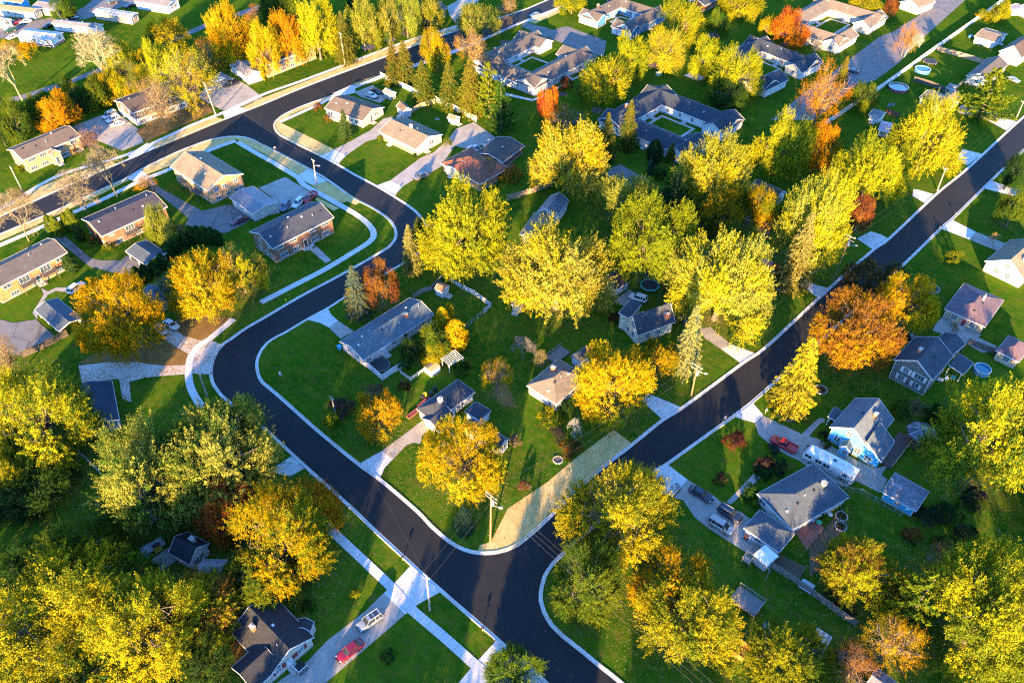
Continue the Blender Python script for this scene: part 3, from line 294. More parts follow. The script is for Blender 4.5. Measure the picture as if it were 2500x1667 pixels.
(42.61,176.74,5.47,16.95,'P','DG','DG',30,'dark green conifer in the central shade'),
(47.37,138.78,11.7,22.67,'M','YP','Y',79,'pale yellow maple over the small metal roofed shelter'),
(73.04,158.51,8.57,26.54,'M','Y','YP',63,'yellow maple overhanging the orange tarp yard'),
(67.9,149.93,4.72,23.19,'S','SYP','SY',59,'pale sunlit spruce in front of the yellow maple'),
(91.29,174.24,3.64,11.29,'D','RB','BR',66,'dark russet tree beside the diagonal street'),
(96.46,187.28,9.83,20.72,'M','Y','YG',33,'yellow maple along the diagonal street,middle of the row'),
(119.37,204.92,10.15,21.83,'M','Y','YG',24,'brightest yellow maple along the diagonal street,last of the row'),
(77.06,202.41,8.64,18.59,'M','Y','YG',86,'yellow maple in front of the courtyard apartment lane'),
(89.79,205.5,6.29,13.52,'M','GO','O',13,'orange tree behind the yellow maples by the white fence'),
(93.36,224.5,8.11,24.74,'T','O','GO',24,'orange half bare tree by the asphalt lane'),
(111.98,257.48,2.85,11.3,'S','SY','YG',82,'small yellow spruce behind the orange half bare tree'),
(150.71,235.85,10.27,16.99,'P','YG','G',57,'leaning pine with layered branches by the right edge'),
(142.7,281.05,4.44,9.77,'B','WH','WH',66,'white barked bare birch beside the long white fence'),
(142.03,282.19,4.03,12.49,'T','O','T',14,'thin orange tree behind the white birch'),
(113.79,240.43,4.7,10.11,'M','DG','YG',68,'dark olive tree by the long white fence'),
(98.57,224.63,3.14,4.47,'U','BR','GO',15,'rust coloured bush along the long white fence'),
(190.49,313.57,3.94,8.46,'M','YG','Y',44,'small yellow green tree by the fence at top right'),
(11.5,234.49,3.55,11.01,'D','O','R',97,'red-orange small tree,the brightest red at top centre'),
(30.17,247.2,8.61,14.73,'M','Y','G',43,'yellow and green maple right of the red-orange tree'),
(39.35,264.95,7.3,14.88,'M','Y','YG',94,'yellow maple between the courtyard apartments'),
(52.86,271.04,7.03,15.11,'M','Y','YP',94,'yellow maple with visible trunk on the courtyard lawn'),
(61.24,291.1,9.23,16.94,'M','YG','Y',86,'yellow green maple behind the one with visible trunk'),
(77.51,299.98,4.65,10.0,'M','G','YG',53,'green tree on the courtyard lawn at the top'),
(66.85,265.52,6.36,13.68,'M','Y','YG',98,'left of the two joined yellow maples near the navy roofs'),
(74.0,250.75,8.68,15.94,'M','Y','YG',12,'right of the two joined yellow maples near the navy roofs'),
(70.26,243.18,6.94,9.02,'M','G','DG',71,'shaded green tree below the two joined yellow maples'),
(27.79,210.28,3.95,15.75,'S','SY','G',57,'spruce in front of the navy courtyard roof,left'),
(34.96,216.13,3.85,16.73,'S','SY','G',49,'spruce in front of the navy courtyard roof,right'),
(42.28,209.36,2.32,7.1,'A','DG','DG',21,'dark arborvitae at the navy courtyard wall'),
(47.13,209.06,2.06,6.62,'S','SY','G',50,'small yellow topped spruce at the navy courtyard wall'),
(39.95,201.93,1.04,6.09,'S','SBB','SBB',10,'narrow blue spruce below the navy courtyard apartments'),
(41.95,200.25,2.92,3.97,'U','DG','G',68,'dark green shrub below the narrow blue spruce'),
(23.78,321.53,6.24,8.11,'M','Y','YG',91,'yellow tree on the verge at the top edge'),
(89.86,317.32,8.79,11.43,'M','Y','YG',93,'yellow tree at the top edge,right of centre'),
(94.9,313.5,3.07,5.83,'T','Y','G',52,'thin yellow tree under the top edge tree'),
(18.09,256.67,2.67,3.89,'U','RB','RB',19,'dark red shrub against the courtyard wall'),
(102.42,290.48,6.79,13.21,'M','O','R',29,'orange red maple beside the tan courtyard apartments'),
(96.59,298.82,3.59,7.73,'M','GO','Y',22,'golden tree left of the orange red maple'),
(140.26,320.56,6.45,8.38,'M','YG','Y',68,'yellow green tree at the top edge near the lane'),
(149.19,317.82,2.74,7.87,'D','RB','BR',55,'dark russet tree at the top edge near the lane'),
(109.05,280.61,3.44,6.96,'B','TW','TW',43,'small bare grey tree by the tan courtyard apartments'),
(-26.76,104.86,4.74,9.95,'D','GO','YG',33,'round orange tree in the front yard by the street'),
(-29.21,114.02,2.6,3.64,'T','RB','BR',84,'russet half bare bush behind the round orange tree'),
(-35.11,110.24,2.91,2.79,'U','DBK','RB',1,'dark leafless shrub by the street pole'),
(-37.1,106.82,1.72,2.93,'U','Y','YG',62,'yellow bush at the foot of the street pole'),
(-23.26,116.93,1.56,1.41,'U','RB','DG',51,'dark red shrub on the lawn beside the picket fence'),
(-9.23,91.56,7.94,16.68,'D','GO','Y',84,'big golden yellow tree on the corner lot'),
(-3.21,115.0,3.5,10.84,'T','GO','Y',78,'slim golden half bare tree behind the slate hip roof'),
(-10.95,121.37,2.2,1.98,'U','G','DG',6,'green vine bush at the white pergola'),
(-8.63,81.72,2.26,7.53,'S','SBG','SBG',75,'small dark spruce near the street corner pole'),
(20.39,110.38,7.9,16.58,'D','GO','Y',25,'large golden tree over the tan roofed house'),
(31.0,120.4,4.43,9.31,'D','GO','G',21,'orange and green tree right of the large golden tree'),
(37.61,121.72,3.86,19.95,'S','SYP','SBB',23,'pale sunlit spruce beside the orange and green tree'),
(7.68,107.59,2.76,2.53,'U','Y','G',56,'yellow green bush at the sunroom corner'),
(11.03,110.39,1.86,3.17,'U','DG','G',26,'dark green shrub by the sunroom windows'),
(12.44,103.28,2.14,4.64,'B','WH','WH',13,'white bare shrub on the corner lot lawn'),
(9.09,102.92,1.8,3.03,'U','DBK','DG',34,'dark shrub beside the white bare shrub'),
(2.3,124.91,3.19,7.03,'B','TW','TW',20,'grey bare tree in the middle block lawn'),
(6.35,123.73,1.77,4.25,'T','T','PAL',10,'pinkish pale half bare bush near the wooden deck'),
(0.53,101.48,1.35,2.29,'U','TW','T',53,'grey pink bush at the edge of the golden tree'),
(11.64,99.75,2.45,2.33,'U','BR','DG',41,'brownish shrub bed behind the straw strip'),
(2.42,90.59,1.28,2.18,'U','RB','TW',92,'small pink brown shrub by the straw strip'),
(44.09,100.46,2.44,4.16,'U','RBD','RB',70,'round dark purple bush on the lawn by the diagonal street'),
(39.77,92.09,1.39,2.37,'U','RBD','YG',4,'purple and green shrub on the lawn by the navy sedan'),
(48.36,95.15,1.63,2.77,'U','DBK','RBD',11,'dark purple shrub bed beside the white ranch'),
(30.8,89.77,1.27,2.8,'B','DBK','DBK',48,'tiny bare dark tree by the apron'),
(57.58,110.5,5.41,21.5,'S','SYL','SY',89,'bright yellow spruce on the diagonal street'),
(56.19,108.91,2.55,2.3,'U','DG','G',61,'dark green shrub ring at the foot of the yellow spruce'),
(74.83,126.57,9.37,17.65,'D','BR','GO',72,'big russet oak right of the diagonal street'),
(89.35,136.57,6.88,14.3,'D','GO','Y',0,'golden tree behind the big russet oak'),
(85.42,144.78,7.68,9.99,'D','DG','BR',85,'dark green tree top behind the russet oak'),
(87.34,92.69,9.71,30.11,'M','Y','G',96,'large yellow and green tree at the right edge'),
(132.63,176.35,4.01,12.42,'M','G','YG',85,'green tree cut by the right edge above the white house'),
(141.81,194.47,3.65,11.33,'M','DG','G',5,'dark tree at the right edge by the street'),
(111.96,160.49,2.13,3.62,'U','YG','G',34,'small yellow green young tree on the right lawn'),
(124.3,165.87,2.02,4.45,'B','T','BR',78,'small bare tree by the white house steps'),
(100.54,133.88,1.8,3.0,'B','BR','BR',44,'small bare shrub in front of the mauve roof bungalow'),
(80.2,109.1,1.96,4.22,'M','G','YG',36,'green shrub tree between the grey and the turquoise house'),
(83.27,109.51,1.85,4.44,'T','RB','TW',87,'russet bare shrub between the grey and the turquoise house'),
(86.43,107.31,2.51,5.4,'M','G','DG',65,'green shrub tree behind the gazebo'),
(89.91,104.95,1.82,3.09,'U','G','DG',10,'green shrub right of the gazebo'),
(62.58,101.05,1.12,1.9,'U','DG','YG',78,'flowering shrub at the turquoise house corner'),
(62.65,103.52,0.91,1.54,'U','RBD','DG',0,'dark shrub by the turquoise house porch'),
(59.23,87.41,1.47,2.5,'U','DG','G',38,'dark green shrub behind the white ranch'),
(49.59,95.68,1.96,2.81,'U','RBD','DG',89,'dark shrub bed in front of the white ranch'),
(48.9,94.14,1.52,1.85,'U','G','DG',57,'green shrub in the bed of the white ranch'),
(84.88,86.67,1.88,1.7,'U','DG','G',65,'dark green bush in the lower right lawn'),
(18.63,80.72,10.31,13.4,'M','Y','YG',89,'bright yellow maple over the diagonal street corner'),
(12.04,67.77,6.27,13.47,'M','G','YG',18,'green tree at the lower right street corner'),
(26.77,68.77,6.89,8.96,'M','GO','Y',90,'golden maple above the wooden deck'),
(28.57,60.9,8.28,10.98,'M','Y','YG',83,'yellow golden maple beside the blue chairs deck'),
(43.09,55.8,6.74,8.77,'M','YG','Y',89,'yellow green tree at the bottom edge,right of centre'),
(59.16,70.43,7.17,9.32,'M','Y','BR',37,'gold tree beside the plank fence'),
(65.58,63.94,5.9,15.83,'P','YG','G',10,'pale green feathery tree in the lower right'),
(59.32,57.79,5.09,10.08,'T','GO','Y',89,'golden thin tree in the lower right'),
(52.83,54.48,4.35,8.17,'T','BR','GO',64,'brownish thin tree at the bottom right'),
(72.26,71.65,4.04,9.69,'T','BR','YG',1,'brown half bare tree beside the big green and yellow one'),
(73.63,60.47,10.0,21.51,'M','YG','Y',55,'very large green and yellow tree in the lower right corner'),
(78.74,54.8,3.41,3.34,'U','YP','G',13,'pale bush in the bottom right corner'),
(-91.33,99.93,10.32,20.24,'M','Y','G',2,'big yellow and green tree at the left edge'),
(-89.4,88.1,7.21,9.37,'M','G','DG',82,'dark green tree below the yellow one at the left edge'),
(-107.67,120.34,3.69,11.45,'T','T','G',16,'brownish tree at the left edge near the parking lot'),
(-64.2,85.78,9.83,21.13,'M','YP','G',56,'pale yellow green maple left of the street'),
(-54.03,91.09,11.5,18.94,'M','YP','G',55,'pale yellow and green maple at the street curve'),
(-54.76,104.41,4.77,8.33,'M','G','YG',76,'green branch top maple touching the street'),
(-39.37,74.27,8.59,18.46,'M','GO','YG',10,'golden orange and green maple above the dark roofed house'),
(-36.99,83.38,6.13,7.96,'M','O','GO',95,'red orange maple overhanging the sidewalk'),
(-50.67,82.02,5.41,11.62,'M','R','O',94,'reddest maple left of the sidewalk'),
(-41.96,69.3,6.56,8.52,'M','YG','G',64,'green lower tree beneath the orange maple'),
(-72.0,61.82,12.95,16.84,'M','Y','YG',92,'huge yellow tree in the lower left corner'),
(-56.04,57.77,8.61,18.51,'M','Y','YG',67,'second yellow tree in the lower left,right of the huge one'),
(-50.61,63.15,7.37,9.58,'M','Y','BR',7,'thin gold tree beside the dark shingled house'),
(-74.39,73.17,8.13,10.57,'M','YG','G',57,'yellow green tree behind the huge yellow tree'),
(-64.64,53.11,9.83,12.78,'M','Y','G',35,'yellow tree at the bottom left edge'),
(-47.53,55.47,4.04,8.69,'M','G','DG',82,'green tree by the dark shingled house'),
(-60.84,69.0,3.27,7.86,'T','GO','BR',0,'small gold half bare tree near the patio'),
(0.93,53.24,4.99,8.06,'M','YG','G',58,'green yellow tree top at the bottom centre'),
(-26.74,68.4,1.05,1.78,'U','Y','YG',95,'small yellow sapling on the lower lawn'),
(-19.87,57.57,1.26,2.14,'U','DG','G',1,'dark green low bush on the lower lawn'),
(-34.07,66.21,1.32,1.54,'U','G','DG',30,'green shrub at the dark shingled house'),
(-84.2,92.67,1.93,2.96,'U','DG','G',60,'dark evergreen shrub in the left back yard'),
(-19.86,218.58,1.38,2.29,'U','YG','G',15,'round yellow green bush at the cream house end'),
(-40.79,220.97,1.11,1.89,'U','YG','G',34,'clipped yellow bush at the cream house front'),
(-29.23,211.4,0.81,1.38,'U','G','DG',9,'upright green shrub at the cream house corner'),
(-59.08,233.05,1.61,2.28,'U','BR','G',24,'brown shrub by the porch of the corner house'),
(-7.05,201.23,3.89,5.61,'T','GO','BR',3,'orange brown tree in front of the red-brown hip roof'),
(-0.57,200.01,3.89,3.5,'U','BR','GO',7,'low russet bushes by the red-brown hip roof house'),
(-16.11,152.63,1.24,2.12,'U','YG','G',86,'olive bush behind the rusty roofed shed'),
(10.21,173.25,1.78,2.62,'U','RB','R',14,'dark red bush below the tan barn roof'),
(24.14,138.05,1.57,2.65,'U','RBD','DG',48,'dark shrubs at the pale yellow house'),
(37.68,146.75,1.35,2.3,'U','G','DG',94,'green shrub beside the kayaks'),
(67.89,154.66,3.32,6.87,'S','SYP','SG',71,'shaded grey spruce by the white pickup drive'),
(43.97,189.6,2.8,8.68,'P','DG','DG',31,'tall dark conifer under the pale yellow maple'),
(45.57,176.75,2.69,5.79,'M','DG','G',11,'dark green tree between the dense round tree and orange green one'),
(38.48,183.94,3.68,4.79,'M','YG','G',33,'yellow green tree top behind the dense round tree'),
(184.44,314.43,2.64,4.3,'U','YG','GO',55,'yellow bush by the white fence at top right'),
(-145.08,245.25,3.32,7.13,'M','YG','GO',62,'yellow green scrub tree beside the parking lot,left end of the creek thicket'),
(-134.53,243.8,3.68,6.25,'U','YG','Y',80,'yellow scrub behind the parking lot in the creek thicket'),
(-129.82,248.32,3.71,7.98,'M','Y','YG',75,'yellow scrub tree in the middle of the creek thicket'),
(-123.07,245.73,3.66,11.23,'T','YG','GO',74,'thin scrub tree at the right end of the creek thicket'),
(-122.97,253.86,4.14,8.9,'M','Y','YG',7,'yellow scrub tree behind the dark and white apartments'),
(-150.93,253.13,3.4,5.78,'U','G','YG',5,'green scrub at the grey path'),
(-153.05,231.01,3.54,7.6,'M','G','YG',82,'green tree between the orange tree and the left edge'),
(-160.58,232.41,3.9,8.39,'M','YG','G',40,'yellow green tree at the left edge above the dark one'),
(-128.86,266.56,3.89,8.37,'M','Y','GO',1,'golden scrub tree near the grey path'),
(-109.43,263.84,4.24,10.18,'T','GO','BR',92,'brownish golden tree between the creek trees'),
(-101.94,269.57,3.53,8.47,'T','BR','GO',43,'brown scrub tree beside the white barn'),
(-153.04,242.07,3.3,5.6,'U','YG','G',13,'yellow green scrub above the orange tree'),
(-97.38,271.07,3.54,10.63,'M','GO','Y',60,'golden tree behind the white barn'),
(86.65,87.85,2.31,2.68,'U','DBK','DG',59,'dark bramble in the lower right lawn edge,upper end'),
(76.62,83.47,2.67,2.41,'U','DG','DBK',67,'dark bramble below the turquoise garage'),
(80.62,84.19,2.68,2.42,'U','DG','G',94,'dark green bramble right of the turquoise garage'),
(82.24,80.14,2.23,2.38,'U','DG','DBK',39,'dark bramble beside the big green and yellow tree'),
(77.4,77.74,2.4,2.65,'U','DG','G',39,'dark green bramble behind the brown half bare tree'),
(72.39,80.07,2.03,1.85,'U','BR','DG',45,'russet bramble at the lawn corner'),
(56.42,65.44,1.31,1.38,'U','DBK','BR',25,'dark weeds at the plank fence'),
(65.35,67.09,2.08,2.07,'U','DG','G',43,'dark undergrowth below the gold tree'),
(54.58,68.5,2.1,2.18,'U','DG','BR',29,'dark weeds along the plank fence'),
(53.32,56.96,2.14,2.41,'U','DG','BR',34,'dark undergrowth beside the rust striped shed'),
(59.56,99.57,1.22,1.32,'U','RBD','G',55,'dark shrub in front of the turquoise house'),
(51.86,99.9,1.34,1.21,'U','DBK','DG',31,'dark shrub behind the red pickup'),
(51.08,95.35,2.48,2.26,'U','DG','RBD',97,'dark shrub bed at the white ranch front,upper'),
(48.44,93.48,1.7,1.58,'U','DG','G',27,'green shrub in the bed at the white ranch front'),
(44.71,88.99,1.85,2.66,'U','G','DG',10,'green shrub bed along the white ranch path'),
(45.18,87.19,1.29,1.43,'U','YG','G',77,'tufted yellow green grass plant by the white ranch window'),
(56.33,84.74,1.63,2.26,'U','DG','G',36,'dark shrub behind the white ranch patio'),
(58.81,87.1,1.65,2.33,'U','DG','G',88,'dark green shrub at the white ranch back corner'),
(-91.57,93.63,3.23,4.19,'M','DG','G',15,'dark green tree in the left back yard'),
(-94.35,90.39,3.39,4.4,'M','G','DG',93,'green shaded tree at the left edge,lower'),
(-16.86,127.17,3.83,8.24,'M','G','YG',56,'green tree at the ranch back wall'),
(-53.46,90.75,5.7,7.7,'M','G','YG',28,'green shaded tree beside the red maple'),
(-39.79,72.43,5.94,7.72,'M','G','YG',36,'green lower half of the golden orange maple group'),
(-66.03,67.84,7.21,9.37,'M','YG','G',27,'olive tree behind the thin gold tree'),
(-84.86,71.73,5.18,7.3,'M','G','DG',48,'dark green conifer like tree at the left edge,near the huge yellow tree'),
(56.61,159.8,5.4,11.61,'M','YG','G',16,'olive tree in the shaded play yard'),
(67.22,177.38,5.18,11.14,'M','YG','GO',60,'olive golden tree behind the play yard fence')]
LEAF_COLOURS={
'Y':(0.335,0.315,0.011),
'YP':(0.255,0.272,0.042),
'YG':(0.135,0.178,0.012),
'G':(0.0429,0.101,0.014),
'DG':(0.0185,0.0464,0.0154),
'GO':(0.385,0.235,0.006),
'O':(0.38,0.15,0.008),
'R':(0.3465,0.0517,0.0232),
'BR':(0.2142,0.1,0.0198),
'RB':(0.132,0.0449,0.021),
'RBD':(0.0462,0.0187,0.021),
'T':(0.2898,0.207,0.0726),
'SY':(0.1386,0.1311,0.0198),
'SYP':(0.2622,0.24,0.072),
'SYL':(0.4,0.34,0.018),
'SG':(0.066,0.1122,0.035),
'SBB':(0.0726,0.1272,0.105),
'SBG':(0.0198,0.0561,0.042),
'DBK':(0.0594,0.0449,0.042),
'TW':(0.1452,0.1346,0.126),
'TTW':(0.168,0.145,0.0825),
'PAL':(0.2604,0.24,0.132),
'RTW':(0.1428,0.085,0.066),
'WH':(0.2604,0.275,0.2585),
'LM':(0.19,0.205,0.01)}
CARS=[
(-23.53,63.64,-142.1,'suv','silver','silver wagon with black sunroof panels on the driveway at the bottom'),
(-26.09,58.56,-138.3,'sedan','red','dark red sedan parked below the silver wagon'),
(54.21,100.83,141.2,'pickup','red2','bright red pickup truck in front of the motorhome'),
(35.67,88.93,-37.5,'sedan','navy','navy sedan on the driveway by the concrete apron'),
(40.22,84.59,-40.5,'suv','navy2','dark navy van parked between the navy sedan and the tan minivan'),
(38.11,81.99,-39.2,'van','tan','tan minivan lowest of the three cars on the white ranch driveway'),
(90.54,132.58,-47.7,'sedan','black','black car under the golden tree by the grey house'),
(69.67,153.27,144.2,'pickup','white','white pickup on the leafy drive under the pale maple'),
(66.0,157.61,143.7,'sedan','orangered','orange red car behind the white pickup'),
(143.12,188.76,126.7,'sedan','silver','silver car at the right edge driveway'),
(30.27,145.79,152.5,'suv','white','white sport utility car beside the white garage and trampoline'),
(38.93,138.33,171.3,'sedan','black','black car half hidden behind the pale yellow house'),
(-62.52,184.48,-97.6,'suv','bluegrey','blue grey sport utility car,leftmost of three behind the brick apartments'),
(-59.28,186.11,-110.3,'suv','white','white car,middle of three behind the brick apartments'),
(-56.5,188.75,-114.0,'pickup','red2','red truck,rightmost of three behind the brick apartments'),
(-26.43,199.95,-145.6,'sedan','grey','grey sedan on the driveway of the brick house'),
(-73.58,177.8,-139.6,'sedan','maroon','maroon sedan on the apartment parking pad'),
(-78.91,136.29,-35.5,'sedan','white','white sedan on the leafy driveway,right of the pair'),
(-80.86,134.66,-48.9,'sedan','white','white sedan on the leafy driveway,left of the pair'),
(-106.23,149.59,65.4,'suv','white','white car half under the huge orange tree'),
(-47.08,250.13,-37.0,'sedan','white','white sedan behind the corner house'),
(-45.87,253.27,-38.0,'sedan','black','black sedan behind the corner house,next to the white sedan'),
(-11.17,215.11,141.8,'pickup','white','white pickup in front of the brown roofed garage'),
(-6.96,218.12,-151.2,'suv','silver','silver car beside the brown roofed garage'),
(9.2,318.54,-147.0,'sedan','silver','silver sedan driving on the big road at the top'),
(-129.92,236.41,-124.3,'van','white','white van,farthest of three at the dark and white apartments'),
(-127.87,233.74,-127.4,'suv','white','white sport utility car,middle of three at the dark and white apartments'),
(-125.19,230.51,-149.4,'sedan','white','white sedan,nearest of three at the dark and white apartments'),
(-101.44,261.45,-131.9,'sedan','white','white car partly under the golden thin tree'),
(-96.41,258.47,-136.7,'pickup','black','black pickup in front of the white barn'),
(-192.71,303.89,-141.4,'suv','greend','dark green car beside the mobile homes'),
(-194.35,310.35,-126.8,'pickup','maroon','dark red pickup in front of the grey mobile home'),
(-190.48,312.0,-147.2,'sedan','white','white and blue car in front of the grey mobile home'),
(-189.0,297.37,-122.9,'sedan','white','white car next to the red skirted mobile home'),
(-155.12,328.29,-135.0,'sedan','black','dark car behind the rusty roofed mobile home'),
(-163.72,332.47,-161.9,'suv','black','black car at the top edge among the mobile homes'),
(-173.34,315.04,-157.2,'sedan','navy','navy car under the round green tree'),
(-179.74,308.17,-132.7,'sedan','black','small dark car behind the long white mobile home'),
(155.18,236.03,-38.5,'sedan','navy','navy sedan on the driveway at upper right'),
(119.8,268.88,142.8,'sedan','navy','dark car parked on the asphalt lane by the small spruce'),
(173.2,261.66,-39.7,'sedan','silver','silver car behind the leaning pine')]
POLES=[
(-13.79,65.79,0.23,0.01,11.2,'a','leaning utility pole beside the concrete apron at the bottom'),
(-3.89,79.0,0.38,-0.03,14.4,'b','tall utility pole with crossarm on the straw corner'),
(38.08,114.62,-0.09,0.02,9.2,'b','dark utility pole beside the diagonal street,nearest the corner'),
(79.46,153.0,0.26,-0.01,13.8,'c','brown utility pole with transformer halfway up the diagonal street'),
(120.71,193.21,-0.28,-0.04,7.5,'a','slim pole near the bright yellow maple on the diagonal street'),
(163.1,236.23,-0.12,0.09,5.6,'a','utility pole at the right edge by the diagonal street'),
(-36.72,109.57,-0.04,0.01,5.0,'a','short utility pole in the yard bush by the street'),
(-64.51,114.14,0.06,0.05,7.3,'a','pale utility pole at the sharp street curve'),
(-55.83,195.54,0.36,0.08,8.7,'l','utility pole with lamp arm at the apartment parking apron'),
(-95.77,236.97,-0.93,0.01,11.5,'l','wooden utility pole on the verge by the big road'),
(-59.68,274.26,0.01,-0.11,11.8,'a','white utility pole beside the olive spruce'),
(-136.14,189.23,-0.05,-0.08,10.3,'a','utility pole on the far verge at the left edge')]
WIRES=[
(0,1),
(1,2),
(2,3),
(3,4),
(4,5),
(6,7),
(8,9),
(9,10),
(9,11),
(0,6)]
FENCES=[
('white',1.9,[(93.99,225.01),(113.35,244.24),(125.28,255.52),(156.94,288.0),(203.36,335.03),(218.28,350.15)],'long white vinyl fence along the asphalt lane at upper right'),
('white',1.9,[(-45.79,264.88),(-40.57,260.14),(-30.87,250.6)],'white vinyl fence below the big road,left of the spruces'),
('white',1.9,[(-25.52,247.0),(-20.21,242.3),(-11.43,233.26)],'white vinyl fence behind the small white shed'),
('white',0.9,[(-53.4,256.35),(-45.73,264.44)],'low white fence beside the corner driveway'),
('wood',1.8,[(-34.09,236.97),(-30.17,242.3),(-25.6,245.42)],'curved grey wooden fence between the two cream houses'),
('oldwood',1.5,[(-23.77,146.17),(-21.78,148.27),(-19.67,149.33),(-17.45,153.22)],'weathered wooden fence left of the rusty roofed shed'),
('whitewood',1.5,[(-15.19,152.56),(-11.73,149.54),(-9.19,147.63),(-5.02,143.08),(-6.57,140.87)],'white and grey board fence behind the rusty roofed shed'),
('chain',1.2,[(-6.57,140.87),(-10.86,135.58)],'wire fence below the white and grey board fence'),
('white',1.7,[(-33.11,124.21),(-30.42,121.61),(-28.03,119.07),(-25.96,121.27),(-23.12,123.69)],'white fence around the black trampoline'),
('picket',1.1,[(-24.35,121.1),(-21.94,118.9),(-18.91,122.13)],'white picket fence beside the pergola'),
('wood',1.9,[(-1.15,188.38),(2.0,189.79),(6.8,192.64),(11.69,195.83)],'tan wooden fence behind the grey metal barn'),
('darkwood',1.8,[(56.52,175.52),(58.47,172.47),(61.53,171.47)],'dark wooden fence beside the shaded play yard'),
('plank',1.8,[(44.71,74.25),(46.71,72.71),(49.09,70.56),(51.22,68.46),(53.44,66.2),(55.17,64.39),(56.8,63.0)],'long grey plank fence in the lower right'),
('chain',1.3,[(60.51,90.7),(66.14,89.53),(68.11,87.75),(71.13,85.49),(72.03,84.51)],'green wire fence between white ranch and turquoise garage'),
('darkwood',1.9,[(-108.96,125.97),(-105.38,129.03),(-101.7,133.1)],'dark fence along the lower edge of the left parking lot'),
('wood',1.8,[(156.79,286.53),(162.92,281.25),(169.51,274.72)],'brown wooden fence between the upper right yards'),
('darkwood',1.8,[(139.07,261.85),(143.45,258.02),(147.1,252.63)],'dark fence behind the turquoise pale house'),
('wood',1.7,[(148.78,253.04),(155.49,260.14)],'short tan fence at the cream house corner'),
('redwood',1.7,[(121.54,238.86),(124.51,235.85)],'dark red fence panel beside the pink roofed shed'),
('grey',1.3,[(-85.42,98.81),(-80.25,94.54),(-76.55,90.96)],'thin grey wire fence in the left back yard'),
('darkwood',1.7,[(100.23,127.22),(103.35,130.5),(108.12,126.86)],'dark lattice fence behind the grey two storey house')]
ROUNDS=[
('trampoline',-28.86,122.99,2.22,'black','black trampoline behind the teal roofed ranch'),
('trampoline',33.67,150.4,2.34,'teal','trampoline with teal rim beside the white garage'),
('trampoline',150.13,276.1,2.5,'black','dark trampoline by the long white fence'),
('pool',131.41,255.52,3.14,'pool','round above ground pool with brown side in the green yard'),
('pool',144.77,269.29,2.58,'poolb','small blue round pool by the long white fence'),
('pool',102.62,121.61,1.72,'poolb','pale blue round pool beside the big tree at the right edge'),
('fire_ring',9.03,97.41,0.93,'stone','stone fire ring on the corner lot lawn'),
('fire_ring',-24.05,234.74,0.61,'stone','small white fire ring in the cream house back yard'),
('fire_ring',64.13,179.43,0.67,'stone','fire ring in the shaded play yard'),
('flower_bed',102.62,149.97,1.87,'bed','oval mulch bed ringed with stone on the right lawn'),
('flower_bed',66.45,150.4,1.79,'bed','oval mulch bed ringed with stone by the white pickup'),
('flower_bed',66.08,116.25,1.32,'bed','stone edged bed beside the yellow spruce'),
('flower_bed',57.2,109.57,2.1,'bed','stone edged bed around the foot of the yellow spruce'),
('flower_bed',60.97,84.37,1.04,'bed','round planter bed in the dirt yard,upper'),
('flower_bed',60.11,82.19,1.03,'bed','round planter bed in the dirt yard,lower'),
('mulch_ring',-53.52,289.47,2.71,'mulch','mulch ring under the pale tree nearest the olive spruce'),
('mulch_ring',-45.89,295.99,2.33,'mulch','mulch ring under the second pale tree of the row'),
('mulch_ring',-40.43,302.2,2.24,'mulch','mulch ring under the third pale tree of the row'),
('mulch_ring',-32.83,308.06,1.96,'mulch','mulch ring under the last tree of the row'),
('mulch_ring',50.76,274.26,2.09,'mulch','mulch ring under the yellow maple with visible trunk'),
('mulch_ring',27.88,240.76,2.13,'mulch','mulch ring under the yellow and green maple'),
('mulch_ring',17.2,252.23,1.59,'mulch','mulch ring beside the red-orange tree'),
('mulch_ring',76.79,300.11,2.57,'mulch','mulch ring under the green courtyard tree'),
('mulch_ring',102.42,291.96,2.31,'mulch','mulch ring under the orange red maple'),
('mulch_ring',-2.95,293.89,2.03,'mulch','mulch ring under the bare dark street tree'),
('bucket',39.98,67.94,0.48,'blue','round blue tub on the wooden deck,upper'),
('bucket',40.41,66.81,0.42,'blue','round blue tub on the wooden deck,lower'),
('bucket',41.97,62.91,0.52,'blue','blue tub below the wooden deck'),
('table',58.69,84.37,0.46,'white','round white garden table on the dirt yard'),
('table',55.06,83.27,0.54,'glassy','round glass table on the red patio'),
('table',56.14,82.67,0.54,'green','table with green bowl on the red patio')]
